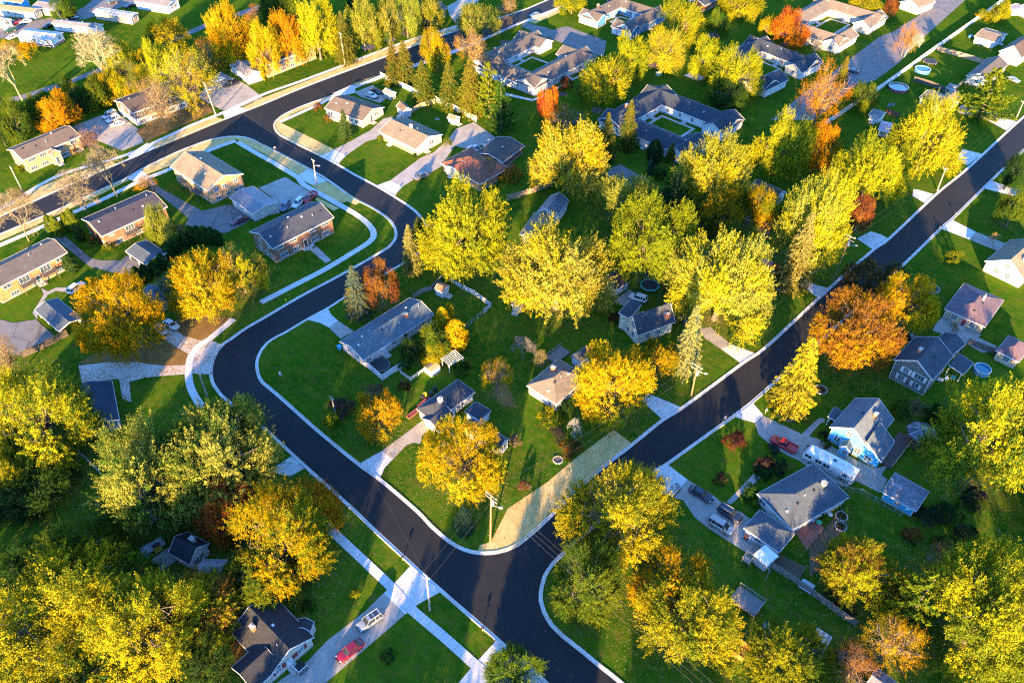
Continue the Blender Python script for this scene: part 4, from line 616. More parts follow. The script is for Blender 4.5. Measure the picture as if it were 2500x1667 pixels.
SMALL=[
('utility_box',51.35,266.63,1.6,1.3,1.2,'palegreen',40.0,'pale green utility box on the courtyard lawn'),
('trash_bin',-18.84,113.66,0.7,0.7,1.1,'black',-44.0,'black bin,first of the row by the red planter deck'),
('trash_bin',-18.41,114.3,0.7,0.7,1.1,'yellow',-44.0,'yellow lidded bin by the red planter deck'),
('trash_bin',-17.13,114.62,0.8,0.7,1.1,'greend',-44.0,'dark green bin by the red planter deck'),
('trash_bin',-16.38,115.92,0.7,0.7,1.2,'black',-44.0,'black bin,last of the row by the red planter deck'),
('trash_bin',42.17,79.59,0.7,0.6,1.0,'brickred',40.0,'brown bin by the white ranch garage wall'),
('trash_bin',42.81,79.24,0.55,0.55,1.0,'white',40.0,'first white bin by the white ranch garage wall'),
('trash_bin',43.26,79.0,0.55,0.55,1.0,'white',40.0,'second white bin by the white ranch garage wall'),
('trash_bin',43.72,78.77,0.55,0.55,1.0,'white',40.0,'third white bin by the white ranch garage wall'),
('trash_bin',-38.78,128.67,0.8,0.8,1.2,'turq',45.0,'turquoise bin at the end of the teal roofed ranch'),
('marker_post',-50.52,120.76,0.3,0.3,0.9,'white',0.0,'short white marker on the lawn at the street curve'),
('planter_box',-20.05,109.88,4.5,0.9,0.5,'brickred',48.0,'red planter along the white house with slate hip roof'),
('planter_box',-18.39,112.54,3.5,0.9,0.5,'brickred',48.0,'second red planter along the white house with slate hip roof'),
('wood_box',36.81,58.6,2.6,2.2,1.4,'woodorange',50.0,'open orange wooden box at the bottom right yard'),
('utility_box',-17.4,121.78,2.6,2.2,1.9,'whitebrown',45.0,'white box shed beside the picket fence'),
('dumpster_tarp',68.86,176.04,4.0,2.4,1.6,'tarp',40.0,'orange tarp cover in the shaded play yard'),
('bench',-75.93,89.28,2.0,0.8,0.75,'greywood',40.0,'picnic table on the wooden deck'),
('grill_cover',-73.52,88.76,1.5,1.0,1.0,'white',30.0,'white covered grill on the wooden deck'),
('trailer_cart',-64.05,77.62,4.0,1.8,0.9,'white',38.0,'white utility trailer with yellow load near the dark roofed house'),
('mower',-63.18,77.39,1.2,0.8,1.7,'yellow',38.0,'yellow machine on the white utility trailer'),
('canoe',-64.97,76.15,2.6,0.7,0.5,'tealb',-45.0,'teal canoe beside the white utility trailer'),
('tarp_boat',174.02,298.56,2.8,1.6,1.1,'blue',40.0,'blue tarp covered boat next to the white garage'),
('chair',124.21,243.47,1.6,1.2,1.0,'purple',20.0,'heap of garden chairs in the green yard'),
('chair',94.06,119.24,1.2,0.8,0.8,'white',20.0,'white patio chair behind the grey two storey house'),
('chair',92.4,118.73,1.3,0.6,0.7,'white',-40.0,'white patio bench behind the grey two storey house'),
('chair',95.59,119.4,0.9,0.9,0.8,'tealb',10.0,'teal patio chair behind the grey two storey house'),
('kayak',37.26,143.69,3.4,0.8,0.5,'blue',-62.0,'blue kayak beside the pale yellow house'),
('kayak',37.96,143.9,3.2,0.7,0.5,'lime',-62.0,'lime green kayak beside the pale yellow house'),
('toy_slide',65.49,175.27,1.8,0.9,1.2,'tealb',30.0,'teal slide in the shaded play yard'),
('white_table',50.59,70.03,2.2,1.2,0.8,'palegrey',-40.0,'pale table against the plank fence')]
MAILBOXES=[
(-71.94,215.15,'mailbox on the straw strip by the intersection'),
(-59.42,214.82,'mailbox on the straw strip before the shared driveway'),
(-51.3,207.59,'mailbox beside the apron of the second cream house'),
(-19.3,75.25,'mailbox on the verge above the concrete apron'),
(-4.86,62.13,'mailbox on the verge near the bottom driveway'),
(-38.6,93.33,'mailbox by the red leafed driveway'),
(43.16,107.12,'first mailbox of the cluster by the turquoise house drive'),
(43.58,107.48,'second mailbox of the cluster by the turquoise house drive'),
(44.0,107.85,'third mailbox of the cluster by the turquoise house drive'),
(113.83,174.25,'mailbox at the corner of the pale driveway on the right'),
(120.64,180.75,'mailbox further up the diagonal street on the right'),
(-32.69,190.92,'mailbox by the grey sedan driveway'),
(52.65,109.57,'wooden post at the turquoise house drive')]
EXTRA={
'deckL':(-75.5,87.49),
'gazebo':(81.7,102.23),
'hydrant':(-54.35,145.34),
'deckR':(39.6,67.01),
'rv0':(57.11,97.28),
'rv1':(64.35,91.35),
'rv2':(66.7,92.67),
'deckT':(76.81,101.51),
'deckT1':(72.96,96.45),
'deckT2':(79.24,102.96),
'deckW0':(8.48,126.33),
'deckW1':(12.23,128.67),
'pergola':(-13.07,123.51),
'playset':(42.57,73.59),
'porch':(-33.54,55.84)}
# ------------------------------------------------------------------ materials
MATS={}
def newmat(name):
    m=bpy.data.materials.new(name); m.use_nodes=True; nt=m.node_tree; nt.nodes.clear()
    o=nt.nodes.new('ShaderNodeOutputMaterial'); p=nt.nodes.new('ShaderNodeBsdfPrincipled')
    nt.links.new(p.outputs[0],o.inputs[0]); return m,nt,p
def nd(nt,t,**k):
    n=nt.nodes.new(t)
    for a,v in k.items(): setattr(n,a,v)
    return n
def coord(nt,kind='Object',scale=None):
    tc=nd(nt,'ShaderNodeTexCoord'); out=tc.outputs[kind]
    if scale:
        mp=nd(nt,'ShaderNodeMapping'); mp.inputs['Scale'].default_value=scale; nt.links.new(out,mp.inputs[0]); out=mp.outputs[0]
    return out
def noise(nt,co,scale,detail=3,rough=.6):
    n=nd(nt,'ShaderNodeTexNoise'); n.inputs['Scale'].default_value=scale; n.inputs['Detail'].default_value=detail; n.inputs['Roughness'].default_value=rough
    nt.links.new(co,n.inputs['Vector']); return n.outputs['Fac']
def ramp(nt,f,stops):
    r=nd(nt,'ShaderNodeValToRGB'); e=r.color_ramp.elements
    while len(e)<len(stops): e.new(.5)
    for i,(p,c) in enumerate(stops):
        e[i].position=p; e[i].color=(c,c,c,1) if not hasattr(c,'__len__') else (*c,1)
    nt.links.new(f,r.inputs[0]); return r.outputs[0]
def mix(nt,f,a,b,mode='MIX'):
    m=nd(nt,'ShaderNodeMix',data_type='RGBA',blend_type=mode)
    for s,v in ((m.inputs[0],f),(m.inputs[6],a),(m.inputs[7],b)):
        if isinstance(v,(int,float)): s.default_value=v
        elif isinstance(v,tuple): s.default_value=(*v,1)
        else: nt.links.new(v,s)
    return m.outputs[2]
def bump(nt,p,h,strength,dist=.05):
    b=nd(nt,'ShaderNodeBump'); b.inputs['Strength'].default_value=strength; b.inputs['Distance'].default_value=dist
    nt.links.new(h,b.inputs['Height']); nt.links.new(b.outputs[0],p.inputs['Normal'])
def mul(c,k): return tuple(min(1,a*k) for a in c)
def M(key):
    """material by key; built on first use"""
    if key in MATS: return MATS[key]
    m=make(key); MATS[key]=m; return m
GR=dict(asphalt=((.0095,.0120,.0155),(.017,.0180,.0205)),asphalt_old=((.13,.125,.125),(.19,.18,.175)),concrete=((.46,.47,.48),(.58,.58,.57)),oldconc=((.25,.235,.215),(.36,.34,.31)),
 straw=((.42,.30,.10),(.60,.45,.19)),dirt=((.07,.05,.032),(.13,.09,.055)),brickred=((.20,.075,.055),(.28,.12,.09)),kerb=((.46,.44,.41),(.60,.58,.54)),leafconc=((.34,.33,.31),(.52,.50,.47)),litter=((.10,.07,.02),(.22,.12,.03)))
ROOF=dict(paleblue=(.105,.135,.165),brown=(0.117,0.092,0.07),beige=(0.185,0.155,0.105),redbrown=(.19,.068,.038),darkbrown=(0.075,0.056,0.047),grey=(0.192,0.192,0.202),greyl=(0.256,0.266,0.287),tan=(0.227,0.185,0.109),tanroof=(0.192,0.155,0.109),bluegrey=(0.055,0.078,0.105),darkpurple=(0.042,0.037,0.05),greybrown=(0.085,0.078,0.074),slate=(0.036,0.046,0.066),teal=(0.085,0.125,0.15),metal=(0.15,0.17,0.2),rust=(0.346,0.198,0.151),rustorange=(0.311,0.135,0.066),halfwhite=(0.475,0.486,0.501),mauve=(0.125,0.085,0.105),weathered=(0.12,0.13,0.165),black=(0.016,0.019,0.026),navy=(0.022,0.036,0.062),navyslate=(0.024,0.036,0.054),greytan=(0.156,0.137,0.113),tangrey=(0.15,0.125,0.1),palepink=(0.518,0.36,0.378),whiteroof=(0.648,0.675,0.718))  # navyslate, greybrown and darkpurple are darkened in place of missing tree shade
WALL=dict(cream=(0.54,0.48,0.36),creamw=(0.56,0.52,0.42),white=(0.6,0.61,0.61),offwhite=(0.5,0.5,0.48),pinkwhite=(0.5,0.47,0.48),paleyellow=(0.58,0.57,0.42),palegrey=(0.46,0.48,0.5),greysiding=(.13,.13,.125),turq=(.07,.40,.66),turqpale=(.45,.60,.62),
 blue=(.05,.20,.40),bluegrey=(.30,.36,.42),tanwall=(.42,.35,.24),creamgrey=(.55,.48,.38),greywood=(.34,.32,.29),woodtan=(.42,.26,.11),corrug=(.45,.46,.42),bricktan=(.42,.26,.13),brickorange=(.40,.18,.08),brickbrown=(.20,.105,.065),brickred=(.22,.07,.05),
 trim=(0.6,0.61,0.61),dark=(.03,.028,.026),conc=(.42,.40,.37),foundation=(.32,.31,.30),metal=(.55,.56,.58),brick=(.34,.13,.07),black=(.02,.02,.022),woodorange=(.42,.18,.05),yellow=(.70,.42,.02),greend=(.02,.06,.035),palegreen=(.45,.52,.42),
 tarp=(.65,.28,.01),tealb=(.03,.32,.34),teal=(.04,.36,.30),lime=(.30,.55,.02),purple=(.16,.12,.22),stone=(.38,.35,.31),pole=(.24,.15,.09),polegrey=(.34,.30,.26),hydrant=(.75,.48,.01),shutterred=(.22,.045,.05),deck=(.40,.27,.13),deckred=(.12,.06,.05),deckgrey=(.20,.18,.17),
 trunk=(.13,.10,.075),whitered=(.72,.70,.66),darkoverwhite=(.10,.085,.07),green=(.05,.4,.2),whitebrown=(.70,.68,.64),wire=(.05,.05,.05),redwood=(.15,.06,.05),darkwood=(.10,.085,.075),oldwood=(.26,.24,.22),plank=(.22,.20,.18),wood=(.36,.27,.18),vinyl=(0.62,0.63,0.63),chain=(.25,.30,.28),glassy=(.35,.42,.5),mulch=(.09,.045,.03),galv=(.42,.44,.46))
CARC=dict(silver=(.22,.27,.32),red=(.15,.004,.02),red2=(.36,.006,.014),navy=(.012,.018,.04),navy2=(.008,.012,.035),tan=(.36,.33,.32),black=(.01,.01,.012),white=(0.6,0.61,0.61),orangered=(.55,.06,.015),bluegrey=(.08,.12,.18),grey=(.14,.15,.17),maroon=(.13,.01,.03),greend=(.01,.05,.03))
def make(key):
    m,nt,p=newmat(key.replace(':','_')); kind,_,k=key.partition(':')
    p.inputs['Roughness'].default_value=.85
    B=p.inputs['Base Color']; L=nt.links.new
    if kind=='grass':
        co=coord(nt); a=noise(nt,co,.045,4); b_=noise(nt,co,.35,4); c=noise(nt,co,5.0,3,.7)
        g=mix(nt,ramp(nt,a,[(.38,0),(.62,1)]),(.016,.072,.004),(.046,.118,.006))
        g=mix(nt,ramp(nt,b_,[(.45,0),(.75,1)]),g,(.095,.125,.008))
        d=noise(nt,co,.09,5,.65); g=mix(nt,ramp(nt,d,[(.60,0),(.72,.75)]),g,(.10,.085,.022))
        e_=noise(nt,co,.9,5,.75); g=mix(nt,ramp(nt,e_,[(.48,0),(.66,.8)]),g,(.10,.125,.014)); e2=noise(nt,co,.45,6,.8); g=mix(nt,ramp(nt,e2,[(.53,0),(.64,.65)]),g,(.085,.064,.020))
        w=nd(nt,'ShaderNodeTexWave',wave_type='BANDS',bands_direction='DIAGONAL'); w.inputs['Scale'].default_value=.22; w.inputs['Distortion'].default_value=1.5; L(co,w.inputs[0])
        g=mix(nt,.05,g,w.outputs[0],'OVERLAY')
        L(mix(nt,.75,g,ramp(nt,c,[(.25,.35),(.75,1.5)]),'MULTIPLY'),B); bump(nt,p,c,.6,.08); p.inputs['Roughness'].default_value=1; p.inputs['Specular IOR Level'].default_value=0
    elif kind=='gr':
        c1,c2=GR[k]; co=coord(nt); a=noise(nt,co,.35,5); b_=noise(nt,co,6,3,.75)
        f=mix(nt,ramp(nt,a,[(.3,0),(.7,1)]),c1,c2)
        if k=='leafconc':
            n=noise(nt,co,1.7,4,.8); n2=noise(nt,co,.12,3); mm=mix(nt,1.,ramp(nt,n,[(.50,0),(.56,1)]),ramp(nt,n2,[(.40,0),(.55,1)]),'MULTIPLY'); f=mix(nt,mm,f,(.30,.17,.07))
        if k in('oldconc','concrete','kerb'):
            n=noise(nt,co,.15,5,.7); f=mix(nt,ramp(nt,n,[(.55,0),(.75,.5)]),f,mul(c1,.6))
        if k=='asphalt':
            n=noise(nt,co,.05,4); f=mix(nt,ramp(nt,n,[(.5,0),(.7,.35)]),f,(.032,.029,.028)); p.inputs['Roughness'].default_value=.78
        if k=='asphalt_old':
            v=nd(nt,'ShaderNodeTexVoronoi',feature='DISTANCE_TO_EDGE'); v.inputs['Scale'].default_value=.12; L(co,v.inputs['Vector']); f=mix(nt,ramp(nt,v.outputs[0],[(.008,.55),(.016,0)]),f,(.05,.05,.05))
        lo,hi=(.55,1.35) if k in('straw','dirt','litter') else (.85,1.12)
        L(mix(nt,1.,f,ramp(nt,b_,[(.28,lo),(.72,hi)]),'MULTIPLY'),B); bump(nt,p,b_,.4 if k in('straw','litter','dirt') else .15,.04); p.inputs['Specular IOR Level'].default_value=.25
    elif kind=='roof':
        c=ROOF[k]; uv=coord(nt,'UV'); ob=coord(nt)
        if k in('metal','rust','whiteroof','rustorange'):
            w=nd(nt,'ShaderNodeTexWave',wave_type='BANDS',bands_direction='X'); w.inputs['Scale'].default_value=.5 if k!='rust' else .35; w.inputs['Distortion'].default_value=.0 if k!='rust' else 1.2; L(uv,w.inputs[0])
            n=noise(nt,ob,.5,4,.7); f=mix(nt,ramp(nt,n,[(.4,0),(.65,1)]),c,mul(c,.72))
            if k=='rust': f=mix(nt,ramp(nt,w.outputs[0],[(.45,0),(.6,1)]),f,(.62,.54,.50))
            else: bump(nt,p,w.outputs[0],.5,.04)
            L(f,B); p.inputs['Roughness'].default_value=.5; p.inputs['Metallic'].default_value=.25 if k=='metal' else 0
        else:
            br=nd(nt,'ShaderNodeTexBrick'); br.offset=.37; br.inputs['Scale'].default_value=1; br.inputs['Brick Width'].default_value=.62; br.inputs['Row Height'].default_value=.22; br.inputs['Mortar Size'].default_value=.018; br.inputs['Bias'].default_value=0
            s=.35 if k=='black' else .16
            br.inputs['Color1'].default_value=(*mul(c,1+s),1); br.inputs['Color2'].default_value=(*mul(c,1-s),1); br.inputs['Mortar'].default_value=(*mul(c,.55),1); L(uv,br.inputs['Vector'])
            n=noise(nt,ob,.4,5,.65); f=mix(nt,1.,br.outputs[0],ramp(nt,n,[(.3,.78),(.7,1.2)]),'MULTIPLY')
            if k=='weathered': f=mix(nt,ramp(nt,noise(nt,ob,.9,5,.75),[(.5,0),(.62,.7)]),f,(.22,.24,.29))
            L(f,B); bump(nt,p,br.outputs[0],.3,.03); p.inputs['Roughness'].default_value=.9
    elif kind=='wall' and k.startswith('brick') and k!='brick':
        c=WALL[k]; uv=coord(nt,'UV'); br=nd(nt,'ShaderNodeTexBrick'); br.inputs['Scale'].default_value=1; br.inputs['Brick Width'].default_value=.42; br.inputs['Row Height'].default_value=.14; br.inputs['Mortar Size'].default_value=.014
        br.inputs['Color1'].default_value=(*mul(c,1.4),1); br.inputs['Color2'].default_value=(*mul(c,.62),1); br.inputs['Mortar'].default_value=(*mul(c,.9),1); L(uv,br.inputs['Vector'])
        n=noise(nt,coord(nt),.6,4); L(mix(nt,1.,br.outputs[0],ramp(nt,n,[(.3,.8),(.7,1.2)]),'MULTIPLY'),B)
    elif kind=='wall':
        c=WALL[k]; uv=coord(nt,'UV'); sx=nd(nt,'ShaderNodeSeparateXYZ'); L(uv,sx.inputs[0])
        f0=nd(nt,'ShaderNodeMath',operation='FRACT'); d=nd(nt,'ShaderNodeMath',operation='DIVIDE'); d.inputs[1].default_value=.22; L(sx.outputs[1],d.inputs[0]); L(d.outputs[0],f0.inputs[0])
        n=noise(nt,coord(nt),.7,5,.7)
        base=c
        if k in('whitered','darkoverwhite'):
            lt=nd(nt,'ShaderNodeMath',operation='LESS_THAN'); L(sx.outputs[1],lt.inputs[0]); lt.inputs[1].default_value=.75 if k=='whitered' else 2.3
            base=mix(nt,lt.outputs[0],c,(.20,.03,.05) if k=='whitered' else (.68,.67,.64))
        f=mix(nt,ramp(nt,n,[(.4,0),(.75,.35)]),base,mul(c,.7))
        L(mix(nt,1.,f,ramp(nt,f0.outputs[0],[(0,.72),(.14,1)]),'MULTIPLY'),B); bump(nt,p,f0.outputs[0],.35,.02)
    elif kind=='plain':
        c=WALL[k]; n=noise(nt,coord(nt),1.3,5,.7); L(mix(nt,ramp(nt,n,[(.35,0),(.75,.5)]),c,mul(c,.62)),B); p.inputs['Roughness'].default_value=.7
    elif kind=='glass':
        n=noise(nt,coord(nt),.6,2); L(mix(nt,n,(.02,.035,.05),(.10,.14,.17)),B); p.inputs['Roughness'].default_value=.08; p.inputs['Specular IOR Level'].default_value=.8
    elif kind=='carglass':
        n=noise(nt,coord(nt),2,2); L(mix(nt,n,(.010,.015,.02),(.03,.04,.05)),B); p.inputs['Roughness'].default_value=.05; p.inputs['Specular IOR Level'].default_value=.9
    elif kind=='car':
        c=CARC[k]; n=noise(nt,coord(nt),3,4); L(mix(nt,ramp(nt,n,[(.4,0),(.8,.25)]),c,mul(c,.7)),B); p.inputs['Roughness'].default_value=.32; p.inputs['Coat Weight'].default_value=.6; p.inputs['Coat Roughness'].default_value=.08; p.inputs['Metallic'].default_value=.3 if k in('silver','grey','tan') else 0
    elif kind=='rubber':
        n=noise(nt,coord(nt),4,3); L(mix(nt,n,(.012,.012,.012),(.03,.03,.03)),B)
    elif kind=='rim':
        n=noise(nt,coord(nt),8,2); L(mix(nt,n,(.30,.31,.33),(.55,.56,.58)),B); p.inputs['Metallic'].default_value=.7; p.inputs['Roughness'].default_value=.35
    elif kind=='lens':
        c={'white':(.75,.76,.72),'red':(.35,.01,.01)}[k]; n=noise(nt,coord(nt),9,2); L(mix(nt,n,c,mul(c,.7)),B); p.inputs['Roughness'].default_value=.15
    elif kind=='water':
        n=noise(nt,coord(nt),2,4); L(mix(nt,n,(.02,.12,.20),(.06,.20,.28)) if k=='b' else mix(nt,n,(.16,.20,.17),(.28,.33,.28)),B); p.inputs['Roughness'].default_value=.06; bump(nt,p,n,.2,.03)
    elif kind=='leaf':
        nt.nodes.remove(p); out=[n for n in nt.nodes if n.type=='OUTPUT_MATERIAL'][0]
        oi=nd(nt,'ShaderNodeObjectInfo'); at=nd(nt,'ShaderNodeAttribute',attribute_type='OBJECT',attribute_name='tint'); mv=nd(nt,'ShaderNodeAttribute',attribute_type='GEOMETRY',attribute_name='blend'); tv=nd(nt,'ShaderNodeAttribute',attribute_type='GEOMETRY',attribute_name='tone')
        c=mix(nt,ramp(nt,mv.outputs['Fac'],[(.42,0),(.66,1)]),oi.outputs['Color'],at.outputs['Color'])
        c=mix(nt,1.,c,ramp(nt,tv.outputs['Fac'],[(0,.62),(1,1.3)]),'MULTIPLY')
        d=nd(nt,'ShaderNodeBsdfDiffuse'); t=nd(nt,'ShaderNodeBsdfTranslucent'); ms=nd(nt,'ShaderNodeMixShader'); ms.inputs[0].default_value=.30
        L(c,d.inputs[0]); L(c,t.inputs[0]); L(d.outputs[0],ms.inputs[1]); L(t.outputs[0],ms.inputs[2]); L(ms.outputs[0],out.inputs[0])
    elif kind=='bark':
        oi=nd(nt,'ShaderNodeObjectInfo'); n=noise(nt,coord(nt,scale=(14,14,3)),3,4); L(mix(nt,1.,oi.outputs['Color'],ramp(nt,n,[(.3,.6),(.7,1.3)]),'MULTIPLY'),B)
    elif kind=='litterleaf':
        at=nd(nt,'ShaderNodeAttribute',attribute_type='GEOMETRY',attribute_name='tone'); L(ramp(nt,at.outputs['Fac'],[(0,(.18,.10,.03)),(.4,(.30,.24,.02)),(.75,(.20,.14,.05)),(1,(.4,.38,.24))]),B)
    return m
# ------------------------------------------------------------------ mesh helpers
def mesh(name,verts,faces,uv=None,smooth=False):
    me=bpy.data.meshes.new(name); me.from_pydata(verts,[],faces); me.validate()
    if uv:
        l=me.uv_layers.new(name='UVMap')
        fl=[c for f in uv for c in f]
        for i,c in enumerate(fl): l.data[i].uv=c
    if smooth:
        for q in me.polygons: q.use_smooth=True
    me.update(); return me
def obj(name,me,mat=None,parent=None,loc=None,rz=0,label=None,cat=None,group=None,kind=None):
    o=bpy.data.objects.new(name,me); COLL.objects.link(o)
    if mat and me is not None and not me.materials: me.materials.append(M(mat))
    if parent: o.parent=parent
    if loc is not None: o.location=loc
    if rz: o.rotation_euler=(0,0,rz)
    for k,v in (('label',label),('category',cat),('group',group),('kind',kind)):
        if v: o[k]=v
    return o
class MB:
    """collects boxes, prisms and tubes into one mesh"""
    def __init__(s): s.v=[];s.f=[];s.uv=[]
    def face(s,pts,uv=None):
        i=len(s.v); s.v+= [tuple(q) for q in pts]; s.f.append(tuple(range(i,i+len(pts))))
        s.uv.append(uv or [(0,0)]*len(pts))
    def box(s,x0,x1,y0,y1,z0,z1,mt=None):
        c=[(x0,y0,z0),(x1,y0,z0),(x1,y1,z0),(x0,y1,z0),(x0,y0,z1),(x1,y0,z1),(x1,y1,z1),(x0,y1,z1)]
        if mt is not None: c=[tuple(mt@Vector(q)) for q in c]
        for f in ((0,3,2,1),(4,5,6,7),(0,1,5,4),(1,2,6,5),(2,3,7,6),(3,0,4,7)):
            q=[c[i] for i in f]
            if f[0]==0 and f[1]==1 or f==(2,3,7,6): uv=[(c0[0],c0[2]) for c0 in q]
            elif f in((1,2,6,5),(3,0,4,7)): uv=[(c0[1],c0[2]) for c0 in q]
            else: uv=[(c0[0],c0[1]) for c0 in q]
            s.face(q,uv)
    def bar(s,p0,p1,w,h):
        p0,p1=Vector(p0),Vector(p1); d=p1-p0; L=d.length; q=d.to_track_quat('X','Z').to_matrix().to_4x4(); q.translation=p0
        s.box(0,L,-w/2,w/2,-h/2,h/2,q)
    def tube(s,p0,p1,r0,r1,k=6,cap=False):
        p0,p1=Vector(p0),Vector(p1); d=(p1-p0)
        if d.length<1e-6: return
        q=d.to_track_quat('Z','Y'); a=[];b_=[]
        for i in range(k):
            t=2*math.pi*i/k; e=q@Vector((math.cos(t),math.sin(t),0)); a.append(p0+e*r0); b_.append(p1+e*r1)
        for i in range(k):
            j=(i+1)%k; s.face((a[i],a[j],b_[j],b_[i]))
        if cap: s.face(b_)
    def prism(s,prof,x0,x1,axis='x'):
        """closed profile [(a,z)] swept along an axis; uv = (distance along axis, distance along profile)"""
        n=len(prof); P3=(lambda x,a,z:(x,a,z)) if axis=='x' else (lambda x,a,z:(-a,x,z))
        acc=0
        for i in range(n):
            a,b_=prof[i],prof[(i+1)%n]; d=math.dist(a,b_)
            s.face([P3(x0,*a),P3(x1,*a),P3(x1,*b_),P3(x0,*b_)],[(x0,acc),(x1,acc),(x1,acc+d),(x0,acc+d)]); acc+=d
        s.face([P3(x0,*q) for q in prof][::-1],[q for q in prof][::-1]); s.face([P3(x1,*q) for q in prof],list(prof))
    def build(s,name,mat,parent=None,smooth=False,**k):
        if not s.f: return None
        me=mesh(name,s.v,s.f,s.uv,smooth)
        bm=bmesh.new(); bm.from_mesh(me); bmesh.ops.remove_doubles(bm,verts=bm.verts,dist=1e-5); bmesh.ops.recalc_face_normals(bm,faces=bm.faces); bm.to_mesh(me); bm.free()
        return obj(name,me,mat,parent,**k)
def empty(name,loc,rz,label,cat,group=None):
    return obj(name,None,None,None,loc,rz,label,cat,group)
def catmull(p,step=1.0,closed=False):
    out=[]; n=len(p)
    for i in range(n-1):
        p0=Vector(p[max(i-1,0)]);p1=Vector(p[i]);p2=Vector(p[i+1]);p3=Vector(p[min(i+2,n-1)])
        k=max(1,int((p2-p1).length/step))
        for j in range(k):
            t=j/k; a=p1*2; b_=p2-p0; c=p0*2-p1*5+p2*4-p3; d=-p0+p1*3-p2*3+p3
            out.append((a+b_*t+c*t*t+d*t**3)*.5)
    out.append(Vector(p[-1])); return out
def offs(pl,d):
    """offset a 2-D polyline to its left by d"""
    out=[]
    for i,p in enumerate(pl):
        a=pl[max(i-1,0)]; b_=pl[min(i+1,len(pl)-1)]; t=(b_-a).normalized(); out.append(p+Vector((-t.y,t.x))*d)
    return out
def sheet(name,pts,z,mat,**k):
    v=[(q[0],q[1],z) for q in pts]; tri=tessellate_polygon([[Vector(q) for q in v]])
    me=mesh(name,v,[tuple(t) for t in tri])
    bm=bmesh.new(); bm.from_mesh(me); bmesh.ops.recalc_face_normals(bm,faces=bm.faces)
    if sum(f.normal.z for f in bm.faces)<0: bmesh.ops.reverse_faces(bm,faces=bm.faces)
    for f in bm.faces:
        if f.normal.z<0: f.normal_flip()
    bm.to_mesh(me); bm.free()
    return obj(name,me,mat,kind='structure',**k)
# ------------------------------------------------------------------ ground, streets, kerbs, pavements
rnd=random.Random(7)
obj('ground',mesh('ground',[(-1500,-600,0),(1500,-600,0),(1500,2400,0),(-1500,2400,0)],[(0,1,2,3)]),'grass:',kind='structure',label='mown autumn lawn between the houses',cat='lawn')
EDG={k:catmull(v,1.2) for k,v in ROAD_EDGES.items()}
ring=EDG['north']+EDG['east']+EDG['south'][::-1]+EDG['west'][::-1]
sheet('road',ring,.008,'gr:asphalt',label='fresh black asphalt streets',cat='road')
for k,side in (('north',-1),('east',-1),('south',1),('west',1)):
    pl=EDG[k]; s=side
    a=offs(pl,.10*s); b_=offs(pl,-.42*s); c=offs(pl,-.60*s)
    mb=MB()
    for i in range(len(pl)-1):
        q=lambda e,z,j:(e[j].x,e[j].y,z)
        mb.face([q(a,.016,i),q(a,.016,i+1),q(b_,.012,i+1),q(b_,.012,i)])
        mb.face([q(b_,.012,i),q(b_,.012,i+1),q(b_,.13,i+1),q(b_,.13,i)])
        mb.face([q(b_,.13,i),q(b_,.13,i+1),q(c,.13,i+1),q(c,.13,i)])
        mb.face([q(c,.13,i),q(c,.13,i+1),q(c,0,i+1),q(c,0,i)])
    o=mb.build('kerb','gr:kerb',kind='structure',label='concrete kerb and gutter on the %s side of the streets'%k,cat='kerb')
cnt=0
for name,mat,layer,pts in SHEETS:
    cnt+=1
    zz=.020+.006*layer+.0004*cnt
    sheet(name,pts,zz,'gr:'+mat)
for w,slabs,pts in WALKS:
    pl=catmull(pts,1.5)
    a=offs(pl,w/2); b_=offs(pl,-w/2)
    me_=MB()
    for i in range(len(pl)-1):
        me_.face([(a[i].x,a[i].y,.07),(b_[i].x,b_[i].y,.07),(b_[i+1].x,b_[i+1].y,.07),(a[i+1].x,a[i+1].y,.07)])
    o=me_.build('sidewalk','gr:oldconc' if slabs else 'gr:concrete',kind='structure')
    if slabs:
        # resample at equal lengths, one slab each
        cum=[0]
        for i in range(1,len(pl)): cum.append(cum[-1]+(pl[i]-pl[i-1]).length)
        n=int(cum[-1]/1.55)
        def at(s):
            for i in range(1,len(pl)):
                if cum[i]>=s: 
                    t=(s-cum[i-1])/max(1e-6,cum[i]-cum[i-1]); d=(pl[i]-pl[i-1]).normalized(); return pl[i-1].lerp(pl[i],t),Vector((-d.y,d.x))
            d=(pl[-1]-pl[-2]).normalized(); return pl[-1],Vector((-d.y,d.x))
        for j in range(n):
            p0,n0=at(j*1.55+.03); p1,n1=at((j+1)*1.55-.03); z=.085+rnd.random()*.012; h=w/2-.02
            c=[p0+n0*h,p0-n0*h,p1-n1*h,p1+n1*h]
            v=[(q.x,q.y,.03) for q in c]+[(q.x,q.y,z) for q in c]
            obj('slab',mesh('slab',v,[(4,5,6,7),(0,1,5,4),(1,2,6,5),(2,3,7,6),(3,0,4,7)]),'gr:concrete',o)
